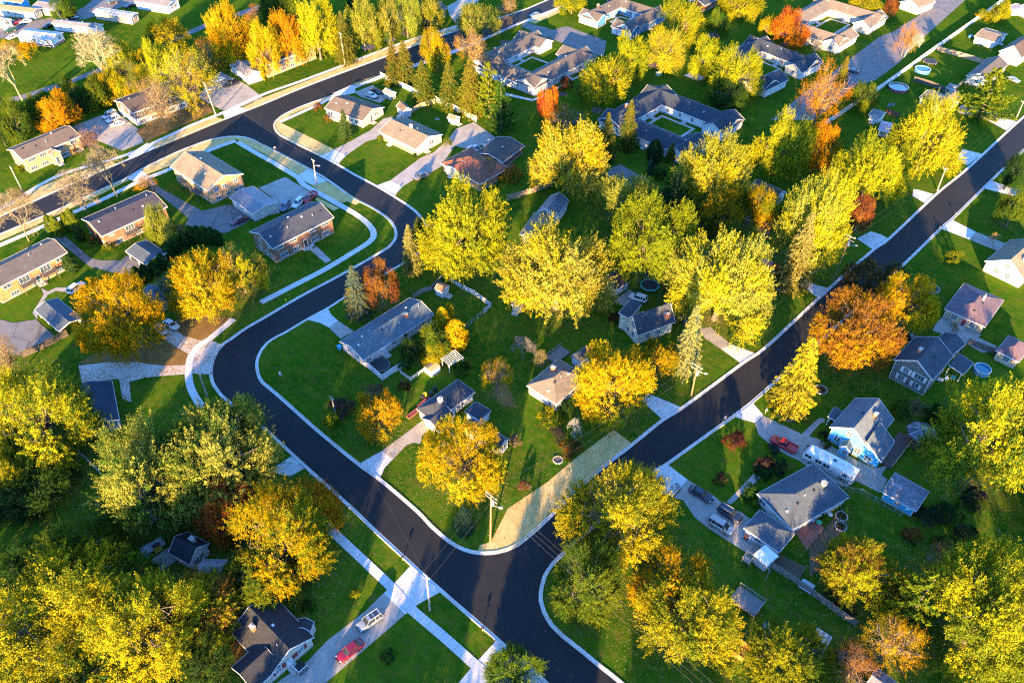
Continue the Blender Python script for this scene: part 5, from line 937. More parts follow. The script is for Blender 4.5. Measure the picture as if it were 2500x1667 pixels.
# ------------------------------------------------------------------ buildings
WIN={}
def window(parent,face_pos,rz,w,h,style=''):
    key=(round(w,2),round(h,2))
    if key not in WIN:
        m=MB(); t=.10
        m.box(-w/2-t,w/2+t,-.06,.04,h/2,h/2+t); m.box(-w/2-t,w/2+t,-.09,.04,-h/2-t,-h/2); m.box(-w/2-t,-w/2,-.06,.04,-h/2,h/2); m.box(w/2,w/2+t,-.06,.04,-h/2,h/2)
        nb=2 if w>1.7 else 1
        for i in range(nb): 
            x=-w/2+w*(i+1)/(nb+1); m.box(x-.035,x+.035,-.05,.03,-h/2,h/2)
        if w<1.4: m.box(-w/2,w/2,-.045,.028,-.03,.03)
        o=m.build('window','plain:trim',parent); me=o.data
        g=MB(); g.box(-w/2,w/2,-.02,.02,-h/2,h/2); go=g.build('pane','glass:',o)
        WIN[key]=(me,go.data)
        o.location=face_pos; o.rotation_euler=(0,0,rz)
    else:
        me,gm=WIN[key]; o=obj('window',me,None,parent,face_pos,rz); obj('pane',gm,None,o)
    if style.startswith('sh'):
        for s in (-1,1):
            m=MB(); x=s*(w/2+.36); m.box(x-.24,x+.24,-.07,.0,-h/2-.08,h/2+.08)
            for i in range(5): m.box(x-.18,x+.18,-.09,-.06,-h/2+.06+i*h/5,-h/2+.02+(i+.7)*h/5)
            m.build('shutter','plain:shutterred' if style=='shr' else 'plain:trim',o)
    return o
def door(parent,pos,rz,kind,zb=0):
    if kind=='garage':
        m=MB(); w,h=2.6,2.1
        for i in range(4): m.box(-w/2,w/2,-.05,.02,.03+i*h/4,(i+1)*h/4-.02)
        o=m.build('garage_door','plain:trim',parent,loc=pos,rz=rz); f=MB(); f.box(-w/2-.12,-w/2,-.07,.02,0,h+.1); f.box(w/2,w/2+.12,-.07,.02,0,h+.1); f.box(-w/2,w/2,-.07,.02,h,h+.1); f.build('door_frame','plain:conc',o); return o
    w,h=.95,2.05
    m=MB(); m.box(-w/2,w/2,-.05,.02,.02,h); o=m.build('door',{'white':'plain:trim','dark':'plain:dark','glassdark':'glass:','brickred':'plain:shutterred'}[kind],parent,loc=pos,rz=rz)
    f=MB(); f.box(-w/2-.12,-w/2,-.07,.02,0,h+.12); f.box(w/2,w/2+.12,-.07,.02,0,h+.12); f.box(-w/2,w/2,-.07,.02,h,h+.12); f.build('door_frame','plain:trim',o)
    hd=MB(); hd.box(w/2-.16,w/2-.10,-.11,-.05,.95,1.05); hd.build('handle','plain:metal',o)
    return o
def roof_mesh(L,W,ze,rise,kind):
    m=MB(); T=.14
    if kind in('gable','gable_v'):
        if kind=='gable_v': L,W=W,L
        prof=[(-W/2,ze),(0,ze+rise),(W/2,ze),(W/2,ze-T),(0,ze+rise-T),(-W/2,ze-T)]
        m.prism(prof,-L/2,L/2,'x' if kind=='gable' else 'y')
        rc=MB(); rc.prism([(-.18,ze+rise-.05),(0,ze+rise+.04),(.18,ze+rise-.05),(0,ze+rise-.09)],-L/2+.02,L/2-.02,'x' if kind=='gable' else 'y'); m.v,m.f,m.uv,base=m.v,m.f,m.uv,len(m.v)
        m.f+=[tuple(i+base for i in f) for f in rc.f]; m.v+=rc.v; m.uv+=rc.uv
    elif kind=='shed':
        m.prism([(-W/2,ze),(W/2,ze+rise),(W/2,ze+rise-T),(-W/2,ze-T)],-L/2,L/2)
    elif kind=='hip':
        if L>=W: r=[(-(L-W)/2,0),((L-W)/2,0)]
        else: r=[(0,-(W-L)/2),(0,(W-L)/2)]
        if abs(L-W)<.4: r=[(-.2,0),(.2,0)] if L>=W else [(0,-.2),(0,.2)]
        c=[(-L/2,-W/2),(L/2,-W/2),(L/2,W/2),(-L/2,W/2)]; z=ze+rise
        R0,R1=(*r[0],z),(*r[1],z); C=[(*q,ze) for q in c]; Dn=[(*q,ze-T) for q in c]
        fs=[[C[0],C[1],R1,R0],[C[1],C[2],R1],[C[2],C[3],R0,R1],[C[3],C[0],R0]] if L>=W else [[C[0],C[1],R0],[C[1],C[2],R1,R0],[C[2],C[3],R1],[C[3],C[0],R0,R1]]
        for f in fs:
            a,b_=Vector(f[0]),Vector(f[1]); u=(b_-a).normalized(); nn=(b_-a).cross(Vector(f[2])-a).normalized(); v=nn.cross(u)
            m.face(f,[((Vector(q)-a).dot(u),(Vector(q)-a).dot(v)) for q in f])
        for i in range(4): m.face([C[i],Dn[i],Dn[(i+1)%4],C[(i+1)%4]])
        m.face(Dn[::-1])
        for a,b_ in ((C[0],R0),(C[3] if L>=W else C[1],R0),(C[1] if L>=W else C[3],R1),(C[2],R1),(R0,R1)):
            m.bar(Vector(a)+Vector((0,0,.0)),Vector(b_)+Vector((0,0,.0)),.22,.09)
    return m
def block(root,rc_,b,overhang=.45):
    """one roofed volume of a building, children of root; returns nothing"""
    cx,cy,rz,L,W,ze,rise,roof,rcol,wcol,wins,doors,chims,vents,opts=b
    rx,ry,rrz=rc_
    d=Vector((cx-rx,cy-ry,0)); d.rotate(Matrix.Rotation(-rrz,3,'Z')); loc=(d.x,d.y,0); rot=R(rz)-rrz
    o=min(overhang,L*.1,W*.1); lw,ww=L-2*o,W-2*o
    def place(ob): 
        ob.location=loc; ob.rotation_euler=(0,0,rot); return ob
    sl=rise/(W/2) if roof=='gable' else rise/(L/2) if roof=='gable_v' else rise/W if roof=='shed' else 0
    # walls
    if 'open' in opts:
        n=max(2,int(L/3.2)+1)
        for i in range(n):
            x=-lw/2+lw*i/(n-1)
            for y in (-ww/2,ww/2): m=MB(); m.box(x-.08,x+.08,y-.08,y+.08,0,ze-.16+(rise*(.5+y/W) if roof=='shed' else 0)); place(m.build('post','plain:trim',root))
        if roof!='shed':
            m=MB(); m.box(-lw/2+.1,lw/2-.1,ww/2-.05,ww/2+.05,0.,ze-.2); m.box(-lw/2-.05,-lw/2+.05,-ww/2*.0,ww/2-.1,0,ze-.2); place(m.build('wall','wall:'+wcol,root))
    else:
        m=MB(); e=.16
        if roof=='gable': 
            zw=ze-e+sl*o; prof=[(-ww/2,0),(ww/2,0),(ww/2,zw),(0,ze+rise-e-.02),(-ww/2,zw)]
            m.prism(prof,-lw/2,lw/2)
        elif roof=='gable_v':
            zw=ze-e+sl*o; prof=[(-lw/2,0),(lw/2,0),(lw/2,zw),(0,ze+rise-e-.02),(-lw/2,zw)]; m.prism(prof,-ww/2,ww/2,'y')
        elif roof=='shed':
            prof=[(-ww/2,0),(ww/2,0),(ww/2,ze+rise-e-sl*o),(-ww/2,ze-e+sl*o)]; m.prism(prof,-lw/2,lw/2)
        else: m.box(-lw/2,lw/2,-ww/2,ww/2,0,ze-e+.02)
        # uv: rebuild as (along wall, height)
        m.uv=[[((q[0]+q[1]) if abs((Vector(m.v[f[1]])-Vector(m.v[f[0]])).cross(Vector(m.v[f[2]])-Vector(m.v[f[0]])).z)<1e-6 else q[0],q[2]) for q in [m.v[i] for i in f]] for f in m.f]
        place(m.build('wall','wall:'+wcol,root))
        fm=MB(); fm.box(-lw/2-.03,lw/2+.03,-ww/2-.03,ww/2+.03,0,.32); place(fm.build('foundation','plain:foundation',root))
        if 'brickfront' in opts:
            q=MB(); q.box(-lw/2-.04,lw/2+.04,-ww/2-.06,-ww/2+.2,.33,1.25); q.uv=[[(a[0],a[2]) for a in [q.v[i] for i in f]] for f in q.f]; place(q.build('brick_skirt','wall:brickorange',root))
        if roof!='shed' and not wcol.startswith('brick'):
            for sx in (-1,1):
                for sy in (-1,1):
                    cm=MB(); cm.box(sx*lw/2-.07,sx*lw/2+.07,sy*ww/2-.07,sy*ww/2+.07,.33,ze-.18); place(cm.build('corner_board','plain:trim',root))
    rm=roof_mesh(L,W,ze,rise,roof); ro=place(rm.build('roof','roof:'+rcol,root))
    # fascia boards
    fm=MB(); t=.03
    if roof in('gable','gable_v','shed'):
        l2,w2=(L,W) if roof!='gable_v' else (W,L)
        tr=(lambda x,y,z:(x,y,z)) if roof!='gable_v' else (lambda x,y,z:(-y,x,z))
        def b2(a,b_,w,h): fm.bar(tr(*a),tr(*b_),w,h)
        if roof=='shed':
            b2((-l2/2,-w2/2-t,ze-.09),(l2/2,-w2/2-t,ze-.09),.05,.24)
            for s in (-1,1): b2((s*(l2/2+t),-w2/2-t,ze-.09),(s*(l2/2+t),w2/2,ze+rise-.09),.05,.24)
        else:
            for s in (-1,1):
                b2((-l2/2,s*(w2/2+t),ze-.09),(l2/2,s*(w2/2+t),ze-.09),.05,.24)
                for e in (-1,1): b2((e*(l2/2+t),s*(w2/2+t),ze-.08),(e*(l2/2+t),0,ze+rise-.06),.05,.24)
    else:
        for s in (-1,1):
            fm.box(-L/2-t,L/2+t,s*(W/2+t)-.03,s*(W/2+t)+.03,ze-.2,ze+.01); fm.box(s*(L/2+t)-.03,s*(L/2+t)+.03,-W/2,W/2,ze-.2,ze+.01)
    place(fm.build('fascia','plain:trim',root))
    Mt=Matrix.Translation(loc)@Matrix.Rotation(rot,4,'Z')
    def facepos(f,fr,z,outw=.03):
        if f=='f': p=(-lw/2+lw*fr,-ww/2-outw,z); a=0
        elif f=='b': p=(lw/2-lw*fr,ww/2+outw,z); a=math.pi
        elif f=='r': p=(lw/2+outw,-ww/2+ww*fr,z); a=math.pi/2
        else: p=(-lw/2-outw,ww/2-ww*fr,z); a=-math.pi/2
        return Mt@Vector(p),rot+a
    for wd in wins:
        f,frs,z,w,h=wd[:5]; st=wd[5] if len(wd)>5 else ''
        for fr in frs:
            p,a=facepos(f,fr,z); window(root,p,a,w,h,st)
    for f,fr,k in doors:
        p,a=facepos(f,fr,.33 if k!='garage' else .02); do=door(root,p,a,k)
        if k!='garage':
            m=MB(); m.box(-.8,.8,-1.15,-.03,-.30,-.02); m.box(-.8,.8,-1.5,-1.16,-.30,-.16); m.build('step','plain:conc',do)
    def roofz(x,y):
        if roof=='gable': return ze+rise*(1-abs(y)/(W/2))
        if roof=='gable_v': return ze+rise*(1-abs(x)/(L/2))
        if roof=='shed': return ze+rise*(.5+y/W)
        s=rise/(min(L,W)/2); return ze+min(rise,s*min(L/2-abs(x),W/2-abs(y)))
    for u,v,k in chims:
        x,y=-L/2+L*u,-W/2+W*v; z=roofz(x,y); m=MB()
        s=.42 if k!='metal' else .22
        m.box(x-s,x+s,y-s*.75,y+s*.75,z-.9,z+1.0); c=MB(); c.box(x-s-.08,x+s+.08,y-s*.75-.08,y+s*.75+.08,z+1.0,z+1.1); c.box(x-.15,x+.15,y-.12,y+.12,z+1.1,z+1.3)
        co=m.build('chimney',{'brick':'plain:brick','conc':'plain:conc','white':'plain:trim','metal':'plain:metal'}[k],ro); c.build('chimney_cap','plain:conc',co)
    rr=random.Random(str((cx,cy)))
    for i in range(vents):
        fr=(i+.7)/(vents+.4)
        if roof=='gable_v' or (roof=='hip' and W>L): y=-W/2+W*fr; x=L*rr.choice((.10,.16)); x=max(-L/2+.8,min(L/2-.8,x))
        else: x=-L/2+L*fr; y=W*rr.choice((.08,.12,-.1,-.2))
        z=roofz(x,y); m=MB()
        if i%3==2: m.tube((x,y,z-.1),(x,y,z+.5),.07,.07,8,True); m.build('vent_pipe','plain:metal',ro)
        else: m.box(x-.2,x+.2,y-.2,y+.2,z-.12,z+.22); m.build('roof_vent','plain:black' if rr.random()<.6 else 'plain:metal',ro)
    if 'porch' in opts:
        for i in range(5): m=MB(); x=-lw/2+.4+i*1.5; m.box(x-.07,x+.07,-ww/2-.42,-ww/2-.28,.0,ze-.2); place(m.build('porch_post','plain:trim',root))
        m=MB(); m.box(-lw/2,-lw/2+7,-ww/2-1.2,-ww/2-.035,0,.22); place(m.build('porch_slab','plain:conc',root))
    if 'balcony' in opts:
        for fr in (.38,.68):
            x=-lw/2+lw*fr; y=-ww/2; m=MB()
            m.box(x-1.7,x+1.7,y-1.9,y-.035,2.15,2.32)
            for i in range(9): m.box(x-1.66+i*.41,x-1.61+i*.41,y-1.88,y-1.83,2.33,3.2)
            m.box(x-1.7,x+1.7,y-1.9,y-1.8,3.2,3.28)
            for s in (-1,1):
                m.box(x+s*1.66-.05,x+s*1.66+.05,y-1.9,y-.05,3.2,3.28); m.box(x+s*1.6-.06,x+s*1.6+.06,y-1.88,y-1.76,0,2.15)
                for i in range(4): m.box(x+s*1.66-.03,x+s*1.66+.03,y-.4-i*.4,y-.35-i*.4,2.33,3.2)
            place(m.build('balcony','plain:darkwood',root))
for name,label,cat,main,extra in BUILDINGS:
    root=empty(name,(main[0],main[1],0),R(main[2]),label,cat); rc_=(main[0],main[1],R(main[2]))
    block(root,rc_,main)
    for e in extra: block(root,rc_,e)
for name,label,cat,(W_,N_,E_,S_),dep,opn,rcol,wcol in COURTYARDS:
    W_,N_,E_,S_=[Vector(q) for q in (W_,N_,E_,S_)]
    e1=((E_-N_)+(S_-W_)).normalized(); L1=((E_-N_).length+(S_-W_).length)/2; L2=((N_-W_).length+(E_-S_).length)/2
    e2=Vector((-e1.y,e1.x)); cen=(W_+N_+E_+S_)/4; a1=math.degrees(math.atan2(e1.y,e1.x)); a2=a1+90
    dep=min(dep,L1*.30,L2*.30)
    root=empty(name,(cen.x,cen.y,0),R(a1),label,cat); rc_=(cen.x,cen.y,R(a1))
    def wing(side):
        off=dep/2
        if side=='SW': c=cen-e2*(L2/2-off); return c,a1,L1
        if side=='NE': c=cen+e2*(L2/2-off); return c,a1,L1
        if side=='NW': c=cen-e1*(L1/2-off); return c,a2,L2
        c=cen+e1*(L1/2-off); return c,a2,L2
    k=0
    for side in('SW','NE','NW','SE'):
        c,a,L=wing(side); u=Vector((math.cos(R(a)),math.sin(R(a)))); k+=1
        wcol2=wcol
        wins=[('f',(.1,.22,.34,.48,.62,.76,.9),1.6,1.0,1.1)] ; 
        if side==opn:
            for s in (-1,1):
                lb=L*.40; cc=c+u*s*(L/2-lb/2+.6); cc=cc+(e1 if side=='SE' else -e1 if side=='NW' else e2 if side=='NE' else -e2)*.8
                dr=[('f',q,'garage') for q in (.14,.38,.62,.86)] if side in('SE','SW') else []
                block(root,rc_,(cc.x,cc.y,a,lb,dep*.86,2.75,2.0+.02*k,'gable',rcol,wcol,[('l',(.5,),1.6,1.1,1.1)],dr,[],1,''))
        else:
            Lx=L-(.1 if k>2 else 0)-(1.0 if opn in('SE','NE') and side in('SW','NW') else 0)
            block(root,rc_,(c.x,c.y,a,Lx,dep-.07*k,2.8+.01*k,2.1+.03*k,'gable' if side in('SW','NE') else 'gable',rcol,wcol,wins+([('l',(.35,.65),1.6,1.2,1.2)] if side=='SW' else []),[('f',.55,'white')],[(.3,.55,'brick')] if side=='NW' else [],5,''))
    # walk round the inner lawn
    il1,il2=L1/2-dep,L2/2-dep; m=MB()
    Mt=Matrix.Translation((cen.x,cen.y,0))@Matrix.Rotation(R(a1),4,'Z')
    def rr_(h1,h2,w): 
        for (x0,x1,y0,y1) in ((-h1,h1,-h2,-h2+w),(-h1,h1,h2-w,h2),(-h1,-h1+w,-h2+w,h2-w),(h1-w,h1,-h2+w,h2-w)): m.box(x0,x1,y0,y1,.0,.06)
    rr_(max(2,il1-1.0),max(1.5,il2-1.0),.9); m.build('courtyard_path','plain:conc',root)
# ------------------------------------------------------------------ fences
def fence(style,h,pts,label):
    root=empty('fence',(pts[0][0],pts[0][1],0),0,label,'fence')
    mat={'white':'plain:vinyl','wood':'plain:wood','oldwood':'plain:oldwood','whitewood':'plain:offwhite','picket':'plain:vinyl','plank':'plain:plank','darkwood':'plain:darkwood','chain':'plain:chain','grey':'plain:galv','redwood':'plain:redwood'}[style]
    rr=random.Random(label); ox,oy=pts[0]
    for a,b_ in zip(pts,pts[1:]):
        a,b_=Vector(a),Vector(b_); L=(b_-a).length; n=max(1,round(L/2.4)); d=(b_-a)/L; ang=math.atan2(d.y,d.x)
        for i in range(n):
            p=a+d*(L*i/n); w=L/n; lo=(p.x-ox,p.y-oy,0)
            m=MB(); m.box(-.07,.07,-.07,.07,0,h+.1); m.build('post',mat,root,loc=lo,rz=ang)
            m=MB()
            if style=='white':
                m.box(.08,w-.08,-.025,.025,.08,h-.12); m.box(.08,w-.08,-.05,.05,h-.12,h); m.box(.08,w-.08,-.05,.05,.02,.12)
            elif style in('chain','grey'):
                m.box(.08,w-.08,-.02,.02,h-.05,h); m.box(.08,w-.08,-.015,.015,.04,.07)
                k=int(w/.3)
                for j in range(k): 
                    x=.1+j*(w-.2)/k; m.bar((x,0,.05),(x+.3 if x+.3<w-.1 else w-.1,0,h-.05),.012,.012); m.bar((x,0,h-.05),(x+.3 if x+.3<w-.1 else w-.1,0,.05),.012,.012)
            elif style=='picket':
                for j in range(int(w/.28)): x=.12+j*.28; m.box(x,x+.13,-.02,.02,.05,h-rr.random()*.02)
                m.box(.08,w-.08,.021,.06,.3,.4); m.box(.08,w-.08,.021,.06,h-.35,h-.25)
            else:
                k=max(4,int(w/.2)); st=(w-.16)/k
                for j in range(k): x=.08+j*st; y=rr.uniform(-.012,.012); m.box(x+.008,x+st-.008,-.02+y,.02+y,.04,h-rr.random()*.06)
                m.box(.08,w-.08,.034,.08,.35,.45); m.box(.08,w-.08,.034,.08,h-.45,h-.35)
            m.build('panel',mat,root,loc=lo,rz=ang)
        if b_.to_tuple()==Vector(pts[-1]).to_tuple():
            m=MB(); m.box(-.07,.07,-.07,.07,0,h+.1); m.build('post',mat,root,loc=(b_.x-ox,b_.y-oy,0),rz=ang)
for f in FENCES: fence(*f)
# ------------------------------------------------------------------ trees
def leaf_mesh(name,P,Nrm,size,blend,tone,rg,aspect=.62,along=None):
    n=len(P); rv=rg.normal(size=(n,3)); nn=Nrm+rv*.75; nn/=np.linalg.norm(nn,axis=1)[:,None]+1e-9
    t=np.cross(nn,rg.normal(size=(n,3))) if along is None else along+rg.normal(size=(n,3))*.45; t=t-nn*(t*nn).sum(1)[:,None]; t/=np.linalg.norm(t,axis=1)[:,None]+1e-9; b=np.cross(nn,t)
    s=size[:,None]; V=np.empty((n,4,3),np.float32)
    V[:,0]=P+t*s; V[:,1]=P+b*s*aspect; V[:,2]=P-t*s; V[:,3]=P-b*s*aspect
    return V.reshape(-1,3),np.repeat(blend,4),np.repeat(tone,4)
def quads(name,V,blend,tone,zdiv=1.0):
    me=bpy.data.meshes.new(name); n=len(V)//4
    V=V.copy(); V[:,2]/=zdiv
    me.vertices.add(n*4); me.vertices.foreach_set('co',V.ravel().astype(np.float32))
    me.loops.add(n*4); me.loops.foreach_set('vertex_index',np.arange(n*4,dtype=np.int32))
    me.polygons.add(n); me.polygons.foreach_set('loop_start',np.arange(0,n*4,4,dtype=np.int32)); me.polygons.foreach_set('loop_total',np.full(n,4,np.int32))
    for nm,a in(('blend',blend),('tone',tone)):
        at=me.attributes.new(nm,'FLOAT','POINT'); at.data.foreach_set('value',a.astype(np.float32))
    me.update(); me.materials.append(M('leaf:')); return me
def unit(v): return v/(np.linalg.norm(v,axis=-1)[...,None]+1e-9)
def limbs(name,seed,targets,base_r=.055,top=.9,zdiv=2.,twigs=0,lean=.08):
    """trunk with limbs reaching to the targets"""
    rr=random.Random(seed); m=MB(); segs=[]
    p=Vector((0,0,-.02)); n=6; path=[p]; 
    for i in range(n): p=p+Vector((rr.uniform(-lean,lean)*.3,rr.uniform(-lean,lean)*.3,top/n)); path.append(p)
    for i in range(n): m.tube(path[i],path[i+1],base_r*(1-.6*i/n)*(1.25 if i==0 else 1),base_r*(1-.6*(i+1)/n),7)
    for t in targets:
        t=Vector(t); i=min(n,max(2,int(n*rr.uniform(.45,1)))); q=path[i]; r=base_r*.42; k=4; pts=[q]
        for j in range(1,k+1):
            f=j/k; pts.append(q.lerp(t,f)+Vector((rr.uniform(-.05,.05),rr.uniform(-.05,.05),.10*math.sin(math.pi*f))))
        for j in range(k): m.tube(pts[j],pts[j+1],r*(1-.8*j/k),r*(1-.8*(j+1)/k),5)
        for _ in range(twigs):
            j=rr.randrange(1,k+1); q2=pts[j]; d=Vector((rr.gauss(0,1),rr.gauss(0,1),rr.uniform(.1,1.2))).normalized(); m.tube(q2,q2+d*rr.uniform(.15,.35),.011,.004,3)
    v=[(a[0],a[1],a[2]/zdiv) for a in m.v]
    return mesh(name,v,m.f)
def broad(seed,nl,ns,per,leaf,spl,zb=.24,rlobe=(.30,.46),wid=.17,dense=False,green=.16):
    """leafy crown: lobes -> sprays -> leaves. unit radius 1, height 2"""
    rg=np.random.default_rng(seed); rz=(2-zb*2)/2; zc=2-rz
    d=unit(rg.normal(size=(nl,3))); d[:,2]=np.abs(d[:,2])*1.15-.45; d=unit(d)
    rad=rg.uniform(.52,.80,nl); lc=d*rad[:,None]; lr=rg.uniform(*rlobe,nl)
    lc=np.vstack([lc,[[0,0,.25],[0,0,.0]]]); lr=np.append(lr,[.40,.40])
    if dense: 
        lc[:,2]*=.95
    w=lr**2; li=rg.choice(len(lr),ns,p=w/w.sum())
    sd_=unit(rg.normal(size=(ns,3))+lc[li]*1.6+np.array([0,0,.35]))
    base=lc[li]+sd_*(lr[li]*rg.uniform(.45,1.0,ns))[:,None]
    nrm=np.linalg.norm(base,axis=1); k=np.minimum(1,1.0/np.maximum(nrm,1e-6)); base*=k[:,None]
    out=unit(base+np.array([0,0,.15])); ax=unit(sd_*.55+out*.75+np.array([0,0,.30])+rg.normal(size=(ns,3))*.28)
    ln=rg.uniform(.6,1.2,ns)*spl
    t=rg.random((ns,per)); lat=rg.normal(size=(ns,per,3))*(spl*wid*(1.08-t)**.8)[...,None]
    Pp=base[:,None]+ax[:,None]*(t*ln[:,None])[...,None]+lat
    sb=np.clip(.5+rg.normal(size=ns)*.14+ (base*np.array([.05,.04,-green])).sum(1),0,1)
    lob=rg.normal(size=len(lr))*.16
    bl=np.clip(sb[:,None]+lob[li][:,None]+rg.normal(size=(ns,per))*.07,0,1); tn=np.clip(.5+rg.normal(size=(ns,per))*.2+rg.normal(size=ns)[:,None]*.16,0,1)
    Pp=Pp.reshape(-1,3); N=np.repeat(out*.7+ax*.3,per,0)
    V,b,tv=leaf_mesh('crown',Pp,N,leaf*rg.uniform(.6,1.25,len(Pp)),bl.ravel(),tn.ravel(),rg,.6,np.repeat(ax,per,0))
    q=np.percentile(np.hypot(V[:,0],V[:,1]),95.5); k=1/q; V[:,:2]*=k; lo,hi=np.percentile(V[:,2],(.7,99.6)); V[:,2]=(V[:,2]-(lo+hi)/2)/((hi-lo)/2)*1.0
    V[:,2]=V[:,2]*rz+zc
    tg=[(c[0]*.9,c[1]*.9,c[2]*.9*rz+zc) for c in lc[:nl]]
    return quads('crown',V,b,tv,2.0),tg
def spruce(seed,wh,br,per,leaf,droop=.22,hz=3.0,open_=0.,flat=False):
    rg=np.random.default_rng(seed); Ps=[];Ns=[];B=[];D_=[]
    for i in range(wh):
        t=(i+.3*rg.random())/wh; z=hz*(.05+.93*t); rad=(1-t)**.68*(1 if t>.06 else .85)+.02
        nb=max(4,int(br*(.35+.65*rad))); a0=rg.random()*7
        for j in range(nb):
            a=a0+2*math.pi*(j+rg.random()*.6)/nb; L=rad*rg.uniform(.62,1.15)*(1 if rg.random()>open_ else .55); d=np.array([math.cos(a),math.sin(a),0.])
            n=max(3,int(per*(.25+.75*L))); s=np.sqrt(rg.uniform(.03,1,n)); side=np.array([-d[1],d[0],0])
            p=d*(s*L)[:,None]+np.array([0,0,1.])*(-droop*L*s**1.5+.10*L*s**3)[:,None]+side*(rg.normal(size=n)*.11*L*(1.1-s)+rg.normal(size=n)*.02)[:,None]; p[:,2]+=z+rg.normal(size=n)*.02
            Ps.append(p); Ns.append(np.tile(d*.45+np.array([0,0,.7]),(n,1))); D_.append(np.tile(d+np.array([0,0,-.35]),(n,1))); B.append(np.full(n,np.clip(.5+rg.normal()*.12-(.0 if t<.6 else .12),0,1)))
    P=np.vstack(Ps);N=np.vstack(Ns);B=np.concatenate(B); tn=np.clip(.5+rg.normal(size=len(P))*.2,0,1)
    V,b,tv=leaf_mesh('crown',P,N,leaf*rg.uniform(.6,1.3,len(P)),B,tn,rg,.36,np.vstack(D_))
    return quads('crown',V,b,tv,hz)
def column(seed,n,leaf,hz=5.0,tips=1):
    """arborvitae: dense upright sprays on a spindle; several tips"""
    rg=np.random.default_rng(seed); z=rg.random(n); prof=np.sin(np.pi*np.clip(z*.86+.14,0,1))**.6; a=rg.random(n)*2*np.pi
    bumpy=1+.10*np.sin(a*5+z*20)+.06*rg.normal(size=n); r=prof*bumpy*np.sqrt(rg.uniform(.55,1,n))
    P=np.stack([np.cos(a)*r,np.sin(a)*r,z*hz],1); N=np.stack([np.cos(a),np.sin(a),np.full(n,.45)],1)
    bl=np.clip(.5+.12*np.sin(a*3+z*9)+rg.normal(size=n)*.1,0,1)
    V,b,tv=leaf_mesh('crown',P,N,leaf*rg.uniform(.6,1.3,n),bl,np.clip(.5+rg.normal(size=n)*.2,0,1),rg,.5)
    return quads('crown',V,b,tv,hz)
def bare(seed,zdiv=2.0,depth=6,thick=.04):
    rr=random.Random(seed); m=MB()
    def grow(p,d,L,r,k):
        n=2 if k>1 else 1; q=p
        for i in range(n):
            d2=(d+Vector((rr.gauss(0,.10),rr.gauss(0,.10),rr.gauss(0.04,.08)))).normalized(); e=q+d2*L/n; m.tube(q,e,max(r*(1-.25*i/n),.0028),max(r*(1-.25*(i+1)/n),.0024),6 if k>4 else 4 if k>2 else 3); q=e; d=d2
        if k==0: return
        nc=3 if k>1 else 4
        for i in range(nc):
            a=rr.uniform(0,6.28); perp=d.orthogonal().normalized(); perp.rotate(Matrix.Rotation(a+i*2.1,3,d)); sp=rr.uniform(.55,1.15)
            grow(q if i<2 else p.lerp(q,rr.uniform(.5,.95)),(d+perp*sp+Vector((0,0,.10))).normalized(),L*rr.uniform(.66,.86),r*.60,k-1)
    grow(Vector((0,0,0)),Vector((0,0,1)),.48,thick,depth)
    v=np.array(m.v); rad=np.percentile(np.hypot(v[:,0],v[:,1]),98); v[:,:2]/=rad; v[:,2]/=v[:,2].max()
    return mesh('branches',[tuple(a) for a in v],m.f)
def thin(seed): return broad(seed,16,620,36,.0125,.38,.13,(.26,.42),.13)
CR={k:[] for k in 'MDTUSPAB'}; TK={k:[] for k in 'MDTUSPAB'}
for s in range(4):
    c,tg=broad(11+s,24+s,1500,68,.0135,.31,.08,(.22,.36),.14); CR['M'].append(c); TK['M'].append(limbs('trunk',s,tg,twigs=3))
for s in range(2):
    c,tg=broad(41+s,26,1700,48,.0135,.17,.08,(.32,.46),.24); CR['D'].append(c); TK['D'].append(limbs('trunk',20+s,tg,twigs=2))
for s in range(3):
    c,tg=thin(61+s); CR['T'].append(c); TK['T'].append(limbs('trunk',40+s,tg,twigs=26))
for s in range(3):
    c,tg=broad(81+s,14,380,40,.032,.24,.02,(.34,.5),.2); CR['U'].append(c); TK['U'].append(limbs('trunk',60+s,tg[:6],base_r=.03,top=.5,twigs=2))
for s in range(3):
    CR['S'].append(spruce(101+s,30,16,78,.044,.34,3.2,.15)); m=MB(); m.tube((0,0,-.01),(0,0,.97),.055,.008,7); TK['S'].append(mesh('trunk',m.v,m.f))
for s in range(2):
    CR['P'].append(spruce(121+s,15,9,110,.055,-.15,2.2,.35)); m=MB(); m.tube((0,0,-.01),(0,0,.95),.06,.012,7); TK['P'].append(mesh('trunk',m.v,m.f))
for s in range(3):
    CR['A'].append(column(141+s,4200,.12)); m=MB(); m.tube((0,0,-.01),(0,0,.8),.10,.02,6); TK['A'].append(mesh('trunk',m.v,m.f))
for s in range(4): CR['B'].append(None); TK['B'].append(bare(161+s,2.0,7,.032))
CATS=dict(M='tree',D='tree',T='tree',U='shrub',S='spruce',P='pine tree',A='arborvitae',B='bare tree')
NAMES=dict(M='maple_tree',D='leafy_tree',T='sparse_tree',U='shrub',S='spruce_tree',P='pine_tree',A='arborvitae',B='bare_tree')
